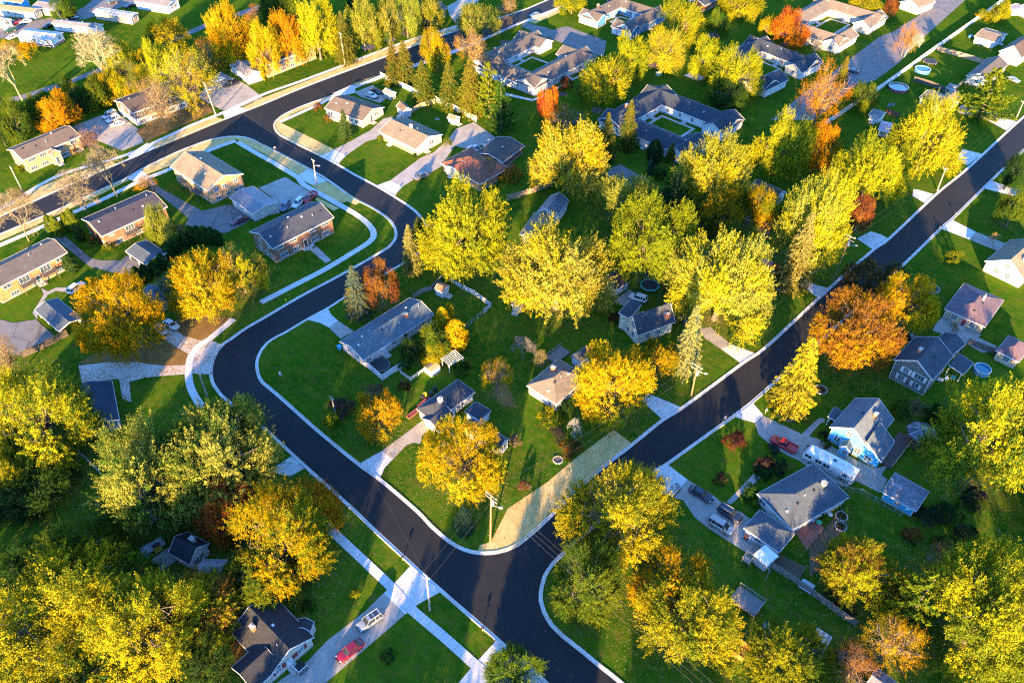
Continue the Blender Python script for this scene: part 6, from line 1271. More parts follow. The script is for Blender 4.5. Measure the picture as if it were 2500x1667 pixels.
def tree(x,y,Rr,Hh,k,c1,c2,var,label,group=None):
    rr=random.Random(label); root=empty(NAMES[k],(x,y,0),0,label,CATS[k],group)
    i=var%len(TK[k]); rz=rr.uniform(0,6.28)
    tr=obj('trunk',TK[k][i],'bark:',root,rz=rz); tr.scale=(Rr,Rr,Hh)
    bc={'B':LEAF_COLOURS[c1]}.get(k,(.12,.10,.075)); tr.color=(*bc,1)
    if CR[k][i]:
        cr=obj('crown',CR[k][i],None,root,rz=rz,kind='stuff'); cr.scale=(Rr,Rr,Hh); j=rr.uniform(.88,1.12)
        a,b_=LEAF_COLOURS[c1],LEAF_COLOURS[c2]; hj=rr.uniform(-.10,.10); a=(a[0]*(1+hj),a[1]*(1-hj*.4),a[2]); cr.color=(*mul(a,j),1); cr['tint']=[b_[0]*j*(1+hj),b_[1]*j,b_[2]*j]
    return root
for t in TREES: tree(*t)
# unseen trees added just outside the view to shade the near lawns and street
ro=random.Random(5)
spots=[(-96+i*5.2+ro.uniform(-2,2),(0,12,23,33)[i%4]+ro.uniform(-4,4)) for i in range(40)]+[(-92-ro.uniform(0,14),52+i*9) for i in range(7)]+[(96+ro.uniform(0,12),48+i*9) for i in range(6)]
for i,(x,y) in enumerate(spots):
    if -16<x<34: y=min(y,22)
    tree(x,y,ro.uniform(4.2,6.0),ro.uniform(9.5,13),'M',ro.choice(['Y','YG','GO']),'YG',i,'garden tree standing just outside the picture','unseen trees added for shade')
# fallen leaves, uncountable
rg=np.random.default_rng(3); pts=[]
for (x,y,Rr,Hh,k,c1,c2,var,lab) in TREES:
    if k in 'MDT' and y<190:
        n=int(75*Rr*Rr*(1.0 if k!='M' else .8)); n=min(n,6000)
        a=rg.random(n)*6.283; r=Rr*np.abs(rg.normal(size=n))*1.05
        pts.append(np.stack([x+np.cos(a)*r+.15*r,y+np.sin(a)*r+.2*r,np.full(n,.05)],1))
Pl=np.vstack(pts)
rp=np.array([(q.x,q.y) for q in ring]); ins=np.zeros(len(Pl),bool); xa,ya=Pl[:,0],Pl[:,1]      # the new street was swept: few leaves on it
for i in range(len(rp)):
    (x0,y0),(x1,y1)=rp[i],rp[(i+1)%len(rp)]
    if y0!=y1: ins^=((y0>ya)!=(y1>ya))&(xa<(x1-x0)*(ya-y0)/(y1-y0)+x0)
Pl=Pl[~ins|(rg.random(len(Pl))<.04)]; n=len(Pl); Pl[:,2]+=rg.random(n)*.03
tx=rg.normal(size=(n,2)); tx/=np.linalg.norm(tx,axis=1)[:,None]; s=rg.uniform(.05,.13,n)[:,None]
Vv=np.zeros((n,4,3)); tp=np.stack([-tx[:,1],tx[:,0]],1)
for q,(a,b_) in enumerate(((1,0),(0,.6),(-1,0),(0,-.6))): Vv[:,q,:2]=Pl[:,:2]+tx*s*a+tp*s*b_; Vv[:,q,2]=Pl[:,2]
me=quads('fallen_leaves',Vv.reshape(-1,3),np.repeat(rg.random(n),4),np.repeat(rg.random(n),4)); me.materials.clear(); me.materials.append(M('litterleaf:'))
obj('fallen_leaves',me,kind='stuff',label='fallen yellow and brown leaves scattered on the lawns',cat='leaves')
# ------------------------------------------------------------------ vehicles
CARM={}
def loft(st,cap=True):
    """st: list of rings (same count)"""
    m=MB(); n=len(st[0])
    for a,b_ in zip(st,st[1:]):
        for i in range(n): j=(i+1)%n; m.face((a[i],b_[i],b_[j],a[j]))
    if cap: m.face(st[0]); m.face(st[-1][::-1])
    return m
def ringsec(x,hw,zb,zs,zt):
    half=[(hw*.80,zb),(hw*.98,zb+.12),(hw,zb+.32),(hw*.99,zs),(hw*.93,zt-.03),(hw*.70,zt)]
    return [(x,a,z) for a,z in half]+[(x,-a,z) for a,z in half[::-1]]
SPEC=dict(  # length, half width, nose.., list of (x, top z, width factor), cabin base x0,x1, roof x0,x1, roof z
 sedan=(4.8,.92,[(-2.4,.62,.80),(-2.25,.88,.90),(-1.6,.98,.97),(-.6,.96,1),(.75,.95,1),(1.3,.92,.99),(2.0,.80,.93),(2.34,.62,.82),(2.4,.45,.74)],(-1.75,1.05),(-1.15,.30),1.46),
 suv=(4.7,.95,[(-2.35,.75,.86),(-2.25,1.0,.93),(-1.6,1.06,.98),(0,1.05,1),(.8,1.04,1),(1.3,1.0,.99),(2.0,.93,.94),(2.3,.75,.85),(2.35,.5,.78)],(-2.22,1.05),(-1.95,.35),1.72),
 van=(5.0,.98,[(-2.5,.8,.9),(-2.42,1.05,.95),(-1.6,1.1,1),(0,1.1,1),(1.0,1.06,1),(1.6,1.0,.98),(2.2,.88,.92),(2.45,.7,.84),(2.5,.5,.78)],(-2.38,1.45),(-2.2,.55),1.80),
 pickup=(5.5,.97,[(-2.75,.95,.94),(-2.7,1.02,.97),(-1.5,1.04,1),(0,1.04,1),(1.0,1.05,1),(1.5,1.04,.99),(2.3,.98,.95),(2.68,.8,.88),(2.75,.55,.82)],(-.75,1.25),(-.50,.60),1.78))
def car(x,y,rz,ty,col,label):
    root=empty('parked_car' if ty!='pickup' else 'pickup_truck',(x,y,.02),R(rz),label,'car' if ty!='pickup' else 'pickup','cars and trucks of the neighbourhood')
    L,hw,st,(b0,b1),(r0,r1),zr=SPEC[ty]; dz=.28
    if ty not in CARM:
        d={}
        m=loft([ringsec(q,hw*f,dz if abs(q)<2.2 else dz+.1,min(z-.14,.75),z) for q,z,f in st]); d['body']=m
        zb=np.interp(np.linspace(b0,b1,3),[s[0] for s in st],[s[1] for s in st]).min()-.04
        g=MB(); B0=[(b0,-hw*.86,zb),(b1,-hw*.86,zb),(b1,hw*.86,zb),(b0,hw*.86,zb)]; T0=[(r0,-hw*.66,zr-.05),(r1,-hw*.66,zr-.05),(r1,hw*.66,zr-.05),(r0,hw*.66,zr-.05)]
        for i in range(4): j=(i+1)%4; g.face((B0[i],B0[j],T0[j],T0[i]))
        g.face(T0); d['glass']=g
        p=MB(); rp=[(r0-.05,hw*.60),(r0+.12,hw*.69),(r1-.15,hw*.69),(r1+.06,hw*.58)]
        ring=[(a,-b_) for a,b_ in rp]+[(a,b_) for a,b_ in rp[::-1]]
        p.face([(a,b_,zr-.07) for a,b_ in ring][::-1]); p.face([(a*.97,b_*.93,zr+.02) for a,b_ in ring])
        for i in range(len(ring)): 
            a,b_=ring[i],ring[(i+1)%len(ring)]; p.face(((a[0],a[1],zr-.07),(b_[0],b_[1],zr-.07),(b_[0]*.97,b_[1]*.93,zr+.02),(a[0]*.97,a[1]*.93,zr+.02)))
        for i in range(4): p.bar(B0[i],T0[i],.10,.09)
        mid=(r0+r1)/2-.05; bm_=(b0+b1)/2-.12
        for s in (-1,1):
            p.bar((bm_,s*hw*.865,zb),(mid,s*hw*.668,zr-.05),.10,.05)
            if ty in('suv','van'): p.bar((b0+.75,s*hw*.865,zb),(r0+.55,s*hw*.668,zr-.05),.12,.05)
            p.box(b1-.55,b1-.38,s*(hw*.9+.08)-.1,s*(hw*.9+.08)+.1,zb+.05,zb+.18)
        d['roof']=p
        w=MB(); rm=MB()
        W=[]
        for wx in (-L*.29,L*.30):
            for s in (-1,1):
                t=MB(); t.tube((0,-.11,0),(0,.11,0),.33,.33,16); t.face([(math.cos(6.283*i/16)*.33,-.11,math.sin(6.283*i/16)*.33) for i in range(16)]); t.face([(math.cos(6.283*i/16)*.33,.11,math.sin(6.283*i/16)*.33) for i in range(16)])
                h=MB(); h.tube((0,s*.112,0),(0,s*.125,0),.21,.19,12); h.face([(math.cos(6.283*i/12)*.19,s*.125,math.sin(6.283*i/12)*.19) for i in range(12)]); W.append((t,h,(wx,s*(hw-.07),.33)))
        d['W']=W
        hl=MB(); 
        d['hl']=[(L/2-.20,s*hw*.62) for s in (-1,1)]; d['tl']=[(-L/2+.02,s*hw*.70) for s in (-1,1)]
        CARM[ty]=(d,{})
    d,cache=CARM[ty]
    def get(k,mbld,mat,name,parent,smooth=False,**kw):
        if (k,mat) in cache: return obj(name,cache[(k,mat)],None,parent,**kw)
        mbld2=MB(); mbld2.v=list(mbld.v); mbld2.f=list(mbld.f); mbld2.uv=list(mbld.uv)
        o=mbld2.build(name,mat,parent,smooth,**kw); cache[(k,mat)]=o.data; return o
    c='car:'+col
    bo=get('body',d['body'],c,'body',root,True)
    get('glass',d['glass'],'carglass:','window_glass',root); get('roof',d['roof'],c,'cabin_roof',root)
    for i,(t,h,p) in enumerate(d['W']):
        w=get('t%d'%i,t,'rubber:','wheel',root,loc=p); get('h%d'%i,h,'rim:','rim',w)
    for i,(a,b_) in enumerate(d['hl']):
        m=MB(); m.box(a-.12,a+.10,b_-.17,b_+.17,.58,.74); m.build('headlight','lens:white',root)
    for i,(a,b_) in enumerate(d['tl']):
        m=MB(); m.box(a-.04,a+.12,b_-.14,b_+.14,.66,.86); m.build('taillight','lens:red',root)
    if ty=='pickup':
        m=MB(); m.box(-2.62,-.85,-.78,.78,1.02,1.07); m.build('bed_liner','plain:dark' if col!='red2' else c,root)
        m=MB()
        for (x0,x1,y0,y1) in ((-2.72,-.82,-.92,-.80),(-2.72,-.82,.80,.92),(-2.74,-2.64,-.79,.79),(-.90,-.82,-.79,.79)): m.box(x0,x1,y0,y1,1.0,1.28)
        m.build('bed_wall',c,root)
    if 'sunroof' in label:
        for a,b_ in ((r0+.35,r0+1.15),(r0+1.35,r0+1.85)):
            m=MB(); m.box(a,b_,-.46,.46,zr+.0,zr+.035); m.build('sunroof','carglass:',root)
    if ty in('suv','van'):
        m=MB()
        for s in (-1,1): m.bar((r0+.1,s*hw*.60,zr+.07),(r1-.1,s*hw*.60,zr+.07),.04,.04)
        m.build('roof_rail','plain:metal',root)
for c in CARS: car(*c)
# motorhome
p0,p1,p2=[Vector(EXTRA[k]) for k in('rv0','rv1','rv2')]; d=(p1-p0); Lr=10.2; ang=math.atan2(d.y,d.x)
cen=(p0+p1)/2+Vector((-math.sin(ang),math.cos(ang)))*1.25
rv=empty('motorhome',(cen.x,cen.y,.0),ang,'white motorhome with dark swoosh stripes on the driveway beside the turquoise house','motorhome')
def rsec(x,zt,hw=1.25,zb=.45): return [(x,hw*.97,zb),(x,hw,zb+.3),(x,hw,zt-.35),(x,hw*.93,zt-.10),(x,hw*.72,zt),(x,-hw*.72,zt),(x,-hw*.93,zt-.10),(x,-hw,zt-.35),(x,-hw,zb+.3),(x,-hw*.97,zb)]
m=loft([rsec(-Lr/2,1.7,1.12,.6),rsec(-Lr/2+.12,2.1,1.2),rsec(-Lr/2+.45,2.85),rsec(-Lr/2+.9,3.1),rsec(0,3.15),rsec(Lr/2-.1,3.1),rsec(Lr/2,3.0,1.2)]); m.build('body','car:white',rv)
for (x,w) in ((-4.0,1.3),(-1.9,1.2),(-.3,1.2),(3.3,.8)):
    for s in (-1,1):
        m=MB(); y=s*1.262; m.box(x-w/2,x+w/2,y-.02,y+.02,1.65,2.35); o=m.build('window','carglass:',rv); f=MB(); f.box(x-.03,x+.03,y-.03,y+.03,1.66,2.34); f.build('divider','plain:trim',o)
m=MB(); m.face([(-Lr/2+.10,-1.05,1.75),(-Lr/2+.10,1.05,1.75),(-Lr/2+.40,1.0,2.72),(-Lr/2+.40,-1.0,2.72)]); o=m.build('windshield','carglass:',rv); o.location=(-.05,0,.03)
for a,b_,z0,z1 in((-3.4,4.6,1.15,.75),(-1.2,5.0,1.5,.8),(1.2,5.0,1.7,1.15),(2.6,5.05,2.2,2.0),(-4.6,0,.85,.8)):
    for s in (-1,1):
        m=MB(); m.bar((a,s*1.262,z0),(b_,s*1.262,z1),.012,.10); m.build('stripe','plain:dark',rv)
for x in (-3.2,2.6,3.4):
    for s in (-1,1):
        t=MB(); t.tube((0,-.13,0),(0,.13,0),.42,.42,16); t.face([(math.cos(6.283*i/16)*.42,s*.13,math.sin(6.283*i/16)*.42) for i in range(16)]); w=t.build('wheel','rubber:',rv,loc=(x,s*1.14,.42)); h=MB(); h.tube((0,s*.135,0),(0,s*.15,0),.27,.24,12,True); h.build('rim','rim:',w)
for x,w,dd,h,mt in((-2.6,.9,.7,.28,'plain:trim'),(1.6,1.0,.7,.26,'plain:trim'),(-.8,.5,.5,.14,'plain:galv'),(.6,.6,.6,.06,'carglass:'),(3.6,.6,.6,.14,'plain:galv'),(-1.4,.5,.25,.10,'plain:trim')):
    m=MB(); m.box(x-w/2,x+w/2,-dd/2,dd/2,3.13,3.15+h); m.build('roof_vent',mt,rv)
m=MB(); m.tube((-2,1.15,3.0),(3.2,1.15,3.0),.10,.10,8,True); m.build('awning','plain:trim',rv)
for s in (-1,1):
    m=MB(); m.box(-Lr/2-.02,-Lr/2+.10,s*.95-.2,s*.95+.2,.85,1.1); m.build('headlight','lens:white',rv); m=MB(); m.box(Lr/2-.02,Lr/2+.05,s*1.0-.1,s*1.0+.1,.9,1.4); m.build('taillight','lens:red',rv)
# ------------------------------------------------------------------ poles and wires
TOPS=[]
for (x,y,lx,ly,h,k,label) in POLES:
    rt=empty('utility_pole',(x,y,0),0,label,'utility pole'); m=MB(); m.tube((0,0,0),(lx,ly,h),.19,.13,9,True)
    m.build('pole','plain:polegrey' if k in 'al' else 'plain:pole',rt); TOPS.append(Vector((x+lx,y+ly,h)))
    a=R(-43); ux,uy=math.cos(a),math.sin(a); w=.7 if k in 'al' else 1.3
    m=MB(); m.bar((lx-ux*w,ly-uy*w,h-.35),(lx+ux*w,ly+uy*w,h-.35),.12,.14); arm=m.build('crossarm','plain:polegrey',rt)
    if k in 'bc':
        m=MB(); m.bar((lx-ux*w,ly-uy*w,h-1.3),(lx+ux*w,ly+uy*w,h-1.3),.12,.14); m.build('crossarm','plain:polegrey',rt)
    for f in (-.9,0,.9):
        m=MB(); m.tube((lx+ux*w*f,ly+uy*w*f,h-.28),(lx+ux*w*f,ly+uy*w*f,h-.05),.05,.07,7,True); m.build('insulator','plain:offwhite',arm)
    if k in 'bc':
        m=MB(); m.tube((lx*.8+.32,ly,h-3.0),(lx*.8+.32,ly,h-2.0),.24,.24,12,True); m.build('transformer','plain:galv',rt)
    if k in 'lbc':
        m=MB(); m.bar((lx*.8,ly,h*.78),(lx*.8+1.5,ly-.9,h*.84),.06,.06); o=m.build('lamp_arm','plain:galv',rt); m=MB(); m.box(lx*.8+1.3,lx*.8+2.0,ly-1.2,ly-.85,h*.84-.08,h*.84+.06); m.build('lamp_head','plain:galv',o)
TOPS2=list(TOPS)
def wire(a,b_,sag,label):
    m=MB(); n=14; pr=None
    for i in range(n+1):
        t=i/n; q=a.lerp(b_,t); q.z-=4*sag*t*(1-t)
        if pr is not None: m.tube(pr,q,.014,.014,4)
        pr=q
    m.build('overhead_wire','plain:wire',label=label,cat='wire',group='overhead wires')
WN={(0,1):'thin wire across the street between the leaning pole and the straw corner pole',(1,2):'thin wire over the straw strip to the dark pole',(2,3):'thin wire along the diagonal street to the transformer pole',(3,4):'thin wire along the diagonal street past the yellow maples',(4,5):'thin wire at the upper end of the diagonal street',(6,7):'thin wire across the street curve to the pale pole',(8,9):'thin wire across the intersection to the wooden pole',(9,10):'thin wire along the big road to the white pole',(9,11):'thin wire along the far verge towards the left edge',(0,6):'thin wire along the street from leaning pole to short pole'}
far_r=Vector((62,14,11.5))
for a,b_ in WIRES:
    A,B_=TOPS[a],TOPS[b_]; u=Vector((math.cos(R(-43)),math.sin(R(-43)),0))
    for f in ((-.8,.8) if (a,b_) not in((0,6),(6,7)) else (0,)):
        wire(A+u*f+Vector((0,0,-.05)),B_+u*f+Vector((0,0,-.05)),.018*(A-B_).length,WN[(a,b_)]+{-.8:', upper strand',.8:', lower strand',0:''}[f])
for f,w in ((-.9,'near'),(.0,'middle'),(.9,'far')): wire(TOPS[1]+Vector((f*.6,f*.6,-.1)),far_r+Vector((f,f,0)),1.2,'thin wire from the straw corner pole over the lower right lawn, %s strand'%w)
# ------------------------------------------------------------------ round and small things
def disc(m,r,z,n=28,r0=0.,zz=None):
    for i in range(n):
        a,b_=6.2832*i/n,6.2832*(i+1)/n; c0,s0,c1,s1=math.cos(a),math.sin(a),math.cos(b_),math.sin(b_)
        if r0: m.face([(r0*c0,r0*s0,z if zz is None else zz),(r*c0,r*s0,z),(r*c1,r*s1,z),(r0*c1,r0*s1,z if zz is None else zz)])
        else: m.face([(0,0,z),(r*c0,r*s0,z),(r*c1,r*s1,z)])
def cyl(m,r,z0,z1,n=28):
    for i in range(n):
        a,b_=6.2832*i/n,6.2832*(i+1)/n; m.face([(r*math.cos(a),r*math.sin(a),z0),(r*math.cos(b_),r*math.sin(b_),z0),(r*math.cos(b_),r*math.sin(b_),z1),(r*math.cos(a),r*math.sin(a),z1)])
for (name,x,y,r,mt,label) in ROUNDS:
    t=empty(name,(x,y,0),0,label,name.replace('_',' '))
    if name=='trampoline':
        m=MB(); disc(m,r*.86,.80); m.build('mat','plain:black',t); m=MB(); disc(m,r,.84,28,r*.84); cyl(m,r,.70,.84); m.build('rim_pad','plain:teal' if mt=='teal' else 'plain:darkwood',t)
        for i in range(6): 
            a=i*1.047; m=MB(); m.tube((r*.95*math.cos(a),r*.95*math.sin(a),0),(r*.95*math.cos(a),r*.95*math.sin(a),.78),.04,.04,6); m.build('leg','plain:galv',t)
    elif name=='pool':
        m=MB(); cyl(m,r,0,1.15); cyl(m,r*.95,.6,1.15); m.build('side','plain:redwood' if mt=='pool' else 'plain:blue',t); m=MB(); disc(m,r*.955,.85); m.build('water','water:b' if mt=='poolb' else 'water:g',t); m=MB(); disc(m,r*1.03,1.18,28,r*.93); m.build('rim','plain:trim',t)
    elif name in('fire_ring','flower_bed','mulch_ring'):
        m=MB(); disc(m,r*.96,.075 if name!='mulch_ring' else .06); m.build('mulch','plain:mulch' if name!='fire_ring' else 'plain:darkwood',t)
        if name!='mulch_ring':
            n=max(10,int(6.283*r/.42)); q=random.Random(label)
            for i in range(n):
                a=6.2832*i/n; s=q.uniform(.12,.19); m=MB(); m.box(-s,s,-.1,.1,0,q.uniform(.14,.24)); m.build('stone','plain:stone',t,loc=(r*math.cos(a),r*math.sin(a),0),rz=a+1.57)
        if name=='flower_bed':
            for i in range(4):
                a=i*1.7; o=obj('plant',CR['U'][i%3],None,t,loc=(r*.45*math.cos(a),r*.45*math.sin(a),.05),kind='stuff'); o.scale=(.4,.4,.45); o.color=(.10,.12,.03,1); o['tint']=[.2,.12,.05]
    elif name=='bucket':
        m=MB(); cyl(m,r,0,.5,18); disc(m,r*.98,.35,18); m.build('tub','plain:blue',t); m=MB(); disc(m,r*1.08,.5,18,r*.95); m.build('rim','plain:blue',t)
    else:
        m=MB(); disc(m,r,.74,20); cyl(m,r,.70,.74,20); m.build('tabletop','plain:'+{'white':'white','glassy':'glassy','green':'green'}[mt],t); m=MB(); m.tube((0,0,0),(0,0,.7),.06,.05,8); m.build('leg','plain:galv',t)
for (name,x,y,w,dd,h,mt,rz,label) in SMALL:
    t=empty(name,(x,y,0),R(rz),label,name.replace('_',' '))
    if name=='trash_bin':
        m=MB(); m.v=[]; 
        for z,s in ((.05,.82),(h*.86,1.0)): pass
        a=[(sx*w/2*.8,sy*dd/2*.8,.06) for sx,sy in((-1,-1),(1,-1),(1,1),(-1,1))]; b_=[(sx*w/2,sy*dd/2,h*.88) for sx,sy in((-1,-1),(1,-1),(1,1),(-1,1))]
        m=MB(); m.face(a[::-1]); m.face(b_); [m.face((a[i],a[(i+1)%4],b_[(i+1)%4],b_[i])) for i in range(4)]; m.build('body','plain:'+mt,t)
        m=MB(); m.box(-w/2-.04,w/2+.04,-dd/2-.06,dd/2+.04,h*.88,h*.95); m.box(-w/2+.08,w/2-.08,-dd/2+.08,dd/2-.08,h*.95,h); m.build('lid','plain:'+mt,t)
        for s in (-1,1): m=MB(); m.tube((s*w*.4-.03,dd*.4,.1),(s*w*.4+.03,dd*.4,.1),.1,.1,10,True); m.build('wheel','rubber:',t)
    elif name in('kayak','canoe','tarp_boat'):
        st=[]
        for i in range(9):
            u=-1+i/4; ww=w/2*u; bw=dd/2*max(.03,(1-u*u))**.6; hz=h*(.55+.45*u*u) if name!='tarp_boat' else h*(.9-.3*u*u); st.append([(ww,-bw,hz*.7),(ww,-bw*.6,.05+.1*u*u),(ww,bw*.6,.05+.1*u*u),(ww,bw,hz*.7),(ww,bw*.4,hz),(ww,-bw*.4,hz)])
        loft(st).build('hull','plain:'+mt,t,True); m=MB(); m.box(-w*.12,w*.12,-dd*.2,dd*.2,h*.52,h*.6); m.build('seat','plain:dark',t)
    elif name=='chair':
        n=2 if 'heap' not in label else 4; q=random.Random(label)
        for i in range(n):
            ox,oy=(i-.5)*.6*(w/1.3),q.uniform(-.2,.2)
            m=MB(); m.box(ox-.25,ox+.25,oy-.25,oy+.25,.38,.44); m.build('seat','plain:'+mt,t); m=MB(); m.box(ox-.25,ox+.25,oy+.22,oy+.28,.44,.95); m.build('backrest','plain:'+mt,t)
            for sx in (-1,1):
                for sy in (-1,1): m=MB(); m.box(ox+sx*.22-.02,ox+sx*.22+.02,oy+sy*.22-.02,oy+sy*.22+.02,0,.38); m.build('leg','plain:galv',t)
    elif name in('bench','white_table'):
        m=MB(); 
        for i in range(5): m.box(-w/2,w/2,-dd/2+i*dd/5+.01,-dd/2+(i+1)*dd/5-.01,h-.05,h)
        m.build('tabletop','plain:'+mt,t)
        for s in (-1,1):
            m=MB(); m.box(-w/2,w/2,s*(dd/2+.3)-.12,s*(dd/2+.3)+.12,.42,.46); m.build('seat','plain:'+mt,t); m=MB(); m.bar((s*w*.35,-dd/2-.3,.05),(s*w*.35,0,h-.06),.06,.08); m.bar((s*w*.35,dd/2+.3,.05),(s*w*.35,0,h-.06),.06,.08); m.build('leg','plain:'+mt,t)
    elif name=='planter_box':
        m=MB(); m.box(-w/2,w/2,-dd/2,-dd/2+.06,0,h); m.box(-w/2,w/2,dd/2-.06,dd/2,0,h); m.box(-w/2,-w/2+.06,-dd/2+.06,dd/2-.06,0,h); m.box(w/2-.06,w/2,-dd/2+.06,dd/2-.06,0,h); m.build('side','plain:'+mt,t); m=MB(); m.box(-w/2+.06,w/2-.06,-dd/2+.06,dd/2-.06,0,h*.8); m.build('soil','plain:shutterred',t)
    elif name=='wood_box':
        m=MB(); m.box(-w/2,w/2,dd/2-.08,dd/2,0,h); m.box(-w/2,-w/2+.08,-dd/2,dd/2-.08,0,h); m.box(w/2-.08,w/2,-dd/2,dd/2-.08,0,h); m.build('side','plain:'+mt,t); m=MB(); m.box(-w/2+.08,w/2-.08,-dd/2,dd/2-.08,0,.12); m.build('floor','plain:deckred',t)
    elif name=='dumpster_tarp':
        m=MB(); m.face([(-w/2,-dd/2,.2),(w/2,-dd/2,.2),(w/2,0,h),(-w/2,0,h)]); m.face([(-w/2,0,h),(w/2,0,h),(w/2,dd/2,.3),(-w/2,dd/2,.3)]); m.build('tarp','plain:tarp',t)
        for s in (-1,1): m=MB(); m.tube((s*w*.48,0,0),(s*w*.48,0,h-.02),.05,.05,6); m.build('pole','plain:galv',t)
    elif name=='trailer_cart':
        m=MB(); m.box(-w/2,w/2,-dd/2,dd/2,.55,.65); m.box(-w/2,w/2,-dd/2,-dd/2+.06,.65,h); m.box(-w/2,w/2,dd/2-.06,dd/2,.65,h); m.build('bed','plain:palegrey',t); m=MB(); m.bar((w/2,0,.55),(w/2+1.1,0,.5),.1,.1); m.build('drawbar','plain:dark',t)
        for s in (-1,1): m=MB(); m.tube((0,s*(dd/2+.03),.33),(0,s*(dd/2+.2),.33),.33,.33,14,True); m.build('wheel','rubber:',t)
    elif name=='toy_slide':
        m=MB(); m.bar((w/2,0,.1),(-w/2,0,h),.6,.06); m.build('chute','plain:'+mt,t); m=MB(); m.bar((-w/2,-.25,0),(-w/2,-.25,h),.06,.06); m.bar((-w/2,.25,0),(-w/2,.25,h),.06,.06); m.build('ladder','plain:'+mt,t)
    else:
        m=MB(); m.box(-w/2,w/2,-dd/2,dd/2,.05,h*.86); m.build('body','plain:'+mt,t)
        m=MB(); m.prism([(-dd/2-.05,h*.86),(0,h),(dd/2+.05,h*.86),(dd/2+.05,h*.82),(-dd/2-.05,h*.82)],-w/2-.05,w/2+.05); m.build('lid','plain:'+({'whitebrown':'deck','palegreen':'palegreen','yellow':'black'}.get(mt,mt)),t)
        m=MB(); m.box(-w/2-.1,w/2+.1,-dd/2-.1,dd/2+.1,0,.06); m.build('base','plain:conc',t)
for (x,y,label) in MAILBOXES:
    t=empty('mailbox',(x,y,0),R(47),label,'mailbox'); m=MB(); m.box(-.05,.05,-.05,.05,0,1.1); m.bar((0,0,.95),(0,-.45,1.0),.06,.06); m.build('post','plain:wood',t)
    m=MB(); m.prism([(-.13,1.1),(.13,1.1),(.13,1.28),(.08,1.36),(-.08,1.36),(-.13,1.28)],-.3,.3); m.build('box','plain:'+('black' if 'post' not in label and len(label)%2 else 'offwhite'),t); m=MB(); m.box(.1,.16,.13,.15,1.2,1.45); m.build('flag','plain:shutterred',t)
# fire hydrant
x,y=EXTRA['hydrant']; t=empty('fire_hydrant',(x,y,0),0,'yellow fire hydrant on the verge by the sidewalk','hydrant'); m=MB(); cyl(m,.15,0,.6,12); cyl(m,.2,0,.08,12); m.build('barrel','plain:hydrant',t); m=MB(); m.tube((0,0,.6),(0,0,.78),.17,.06,12,True); m.build('bonnet','plain:hydrant',t)
for s in (-1,1): m=MB(); m.tube((s*.13,0,.45),(s*.25,0,.45),.07,.07,10,True); m.build('nozzle','plain:hydrant',t)
# gazebo
x,y=EXTRA['gazebo']; t=empty('gazebo',(x,y,0),R(10),'octagonal gazebo with pale grey roof panels behind the turquoise house','gazebo'); rg_=3.0
m=MB(); disc(m,2.7,.25,8); cyl(m,2.7,0,.25,8); m.build('floor','plain:deckred',t)
for i in range(8):
    a,b_=R(45*i),R(45*(i+1)); q=lambda r,aa,z:(r*math.cos(aa),r*math.sin(aa),z)
    m=MB(); m.face([q(rg_,a+.02,2.6),q(rg_,b_-.02,2.6),(0,0,4.0)]); m.face([(0,0,3.92),q(rg_,b_-.02,2.52),q(rg_,a+.02,2.52)]); m.face([q(rg_,a+.02,2.6),q(rg_,a+.02,2.52),q(rg_,b_-.02,2.52),q(rg_,b_-.02,2.6)]); m.build('roof_panel','roof:weathered',t)
    m=MB(); m.bar(q(rg_,a,2.60),(0,0,4.0),.07,.08); m.build('hip_rib','plain:trim',t)
    m=MB(); m.tube(q(2.5,a,.25),q(2.5,a,2.6),.08,.08,6); m.build('post','plain:woodorange',t)
    if i!=5: m=MB(); m.bar(q(2.5,a,1.1),q(2.5,b_,1.1),.06,.08); m.bar(q(2.5,a,.5),q(2.5,b_,.5),.05,.06); m.build('railing','plain:woodorange',t)
m=MB(); m.tube((0,0,3.95),(0,0,4.3),.10,.02,8,True); m.build('finial','plain:trim',t)
def deck(name,cx,cy,rz,L,W,z,mat,label,rail=(),railmat='plain:deck'):
    t=empty(name,(cx,cy,0),R(rz),label,'deck'); n=int(W/.15); m=MB()
    for i in range(n): y=-W/2+i*W/n; m.box(-L/2,L/2,y+.006,y+W/n-.006,z-.05,z)
    m.build('boards',mat,t,kind='stuff'); m=MB(); m.box(-L/2+.02,L/2-.02,-W/2+.02,W/2-.02,z-.3,z-.055); m.build('joist_frame',mat,t)
    for sx in (-1,1):
        for sy in (-1,1): m=MB(); m.box(sx*(L/2-.15)-.08,sx*(L/2-.15)+.08,sy*(W/2-.15)-.08,sy*(W/2-.15)+.08,0,z-.3); m.build('post',mat,t) if z>.35 else None
    for s in rail:
        m=MB(); p={'f':((-L/2,-W/2),(L/2,-W/2)),'b':((-L/2,W/2),(L/2,W/2)),'l':((-L/2,-W/2),(-L/2,W/2)),'r':((L/2,-W/2),(L/2,W/2))}[s]
        a,b_=Vector((*p[0],z)),Vector((*p[1],z)); m.bar(a+Vector((0,0,.95)),b_+Vector((0,0,.95)),.12,.06); k=int((b_-a).length/.3)
        for i in range(k+1): q=a.lerp(b_,i/k); m.box(q.x-.03,q.x+.03,q.y-.03,q.y+.03,z,z+.92)
        m.build('railing',railmat,t)
    return t
x,y=EXTRA['deckL']; deck('wooden_deck',x,y,40,4.6,5.2,.5,'plain:deck','sunlit wooden deck at the edge of the big green and yellow tree')
x,y=EXTRA['deckR']; deck('wooden_deck',x,y,-42,4.8,3.4,.9,'plain:deckgrey','grey wooden deck with railing and blue tubs beside the golden maple',('b','r','f'),'plain:oldwood')
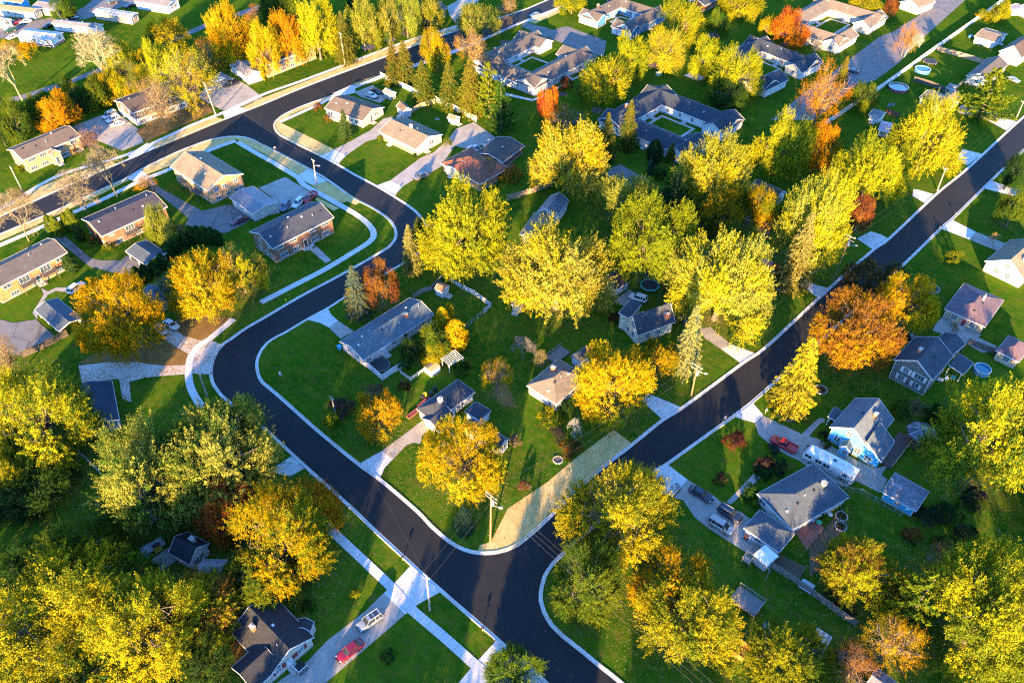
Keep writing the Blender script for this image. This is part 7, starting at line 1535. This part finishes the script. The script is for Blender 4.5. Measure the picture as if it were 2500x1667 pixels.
a,b_=Vector(EXTRA['deckT1']),Vector(EXTRA['deckT2']); c=(a+b_)/2; deck('wooden_deck',c.x,c.y,46,(b_-a).length+1,3.0,.4,'plain:deckred','dark red deck along the turquoise house towards the gazebo',('f',),'plain:deck')
a,b_=Vector(EXTRA['deckW0']),Vector(EXTRA['deckW1']); c=(a+b_)/2; deck('wooden_deck',c.x,c.y-1,47,(b_-a).length+.6,2.8,.5,'plain:deckgrey','weathered deck behind the tan roofed house',('b',),'plain:oldwood')
x,y=EXTRA['porch']; deck('entry_porch',x,y,-42,1.8,1.6,.5,'plain:black','dark entry landing with white rails at the dark shingled house',('r','f'),'plain:trim')
# pergola
x,y=EXTRA['pergola']; t=empty('pergola',(x,y,0),R(40),'white slatted pergola beside the golden columnar trees','pergola')
for sx in (-1,1):
    for sy in (-1,1): m=MB(); m.box(sx*1.8-.07,sx*1.8+.07,sy*1.3-.07,sy*1.3+.07,0,2.3); m.build('post','plain:trim',t)
    m=MB(); m.box(-2.1,2.1,sx*1.3-.05,sx*1.3+.05,2.31,2.45); m.build('beam','plain:trim',t)
for i in range(9): m=MB(); xx=-1.9+i*.47; m.box(xx-.05,xx+.05,-1.7,1.7,2.46,2.6); m.build('slat','plain:trim',t)
# wooden play frame
x,y=EXTRA['playset']; t=empty('play_frame',(x,y,0),R(-42),'wooden play frame with swing beam on the lower right lawn','play frame')
for sx in (-2.4,-1.0):
    for sy in (-.7,.7): m=MB(); m.box(sx-.06,sx+.06,sy-.06,sy+.06,0,2.3); m.build('post','plain:oldwood',t)
m=MB(); m.box(-2.4,-1.0,-.7,.7,1.1,1.18); m.build('platform','plain:oldwood',t)
for z in (1.6,2.3):
    m=MB()
    for sy in (-.7,.7): m.bar((-2.46,sy,z),(-.94,sy,z),.08,.08)
    for sx in (-2.4,-1.0): m.bar((sx,-.76,z),(sx,.76,z),.08,.08)
    m.build('rail','plain:oldwood',t)
m=MB(); m.bar((-1.0,0,2.35),(2.4,0,2.35),.12,.12); m.build('swing_beam','plain:oldwood',t)
for s in (-1,1): m=MB(); m.bar((2.3,0,2.35),(2.5,s*.9,0),.09,.09); m.build('leg','plain:oldwood',t)
for xx in (.2,1.4):
    m=MB(); m.box(xx-.22,xx+.22,-.08,.08,.5,.54)
    for s in (-1,1): m.bar((xx+s*.2,0,.54),(xx+s*.2,0,2.3),.02,.02)
    m.build('swing','plain:darkwood',t)
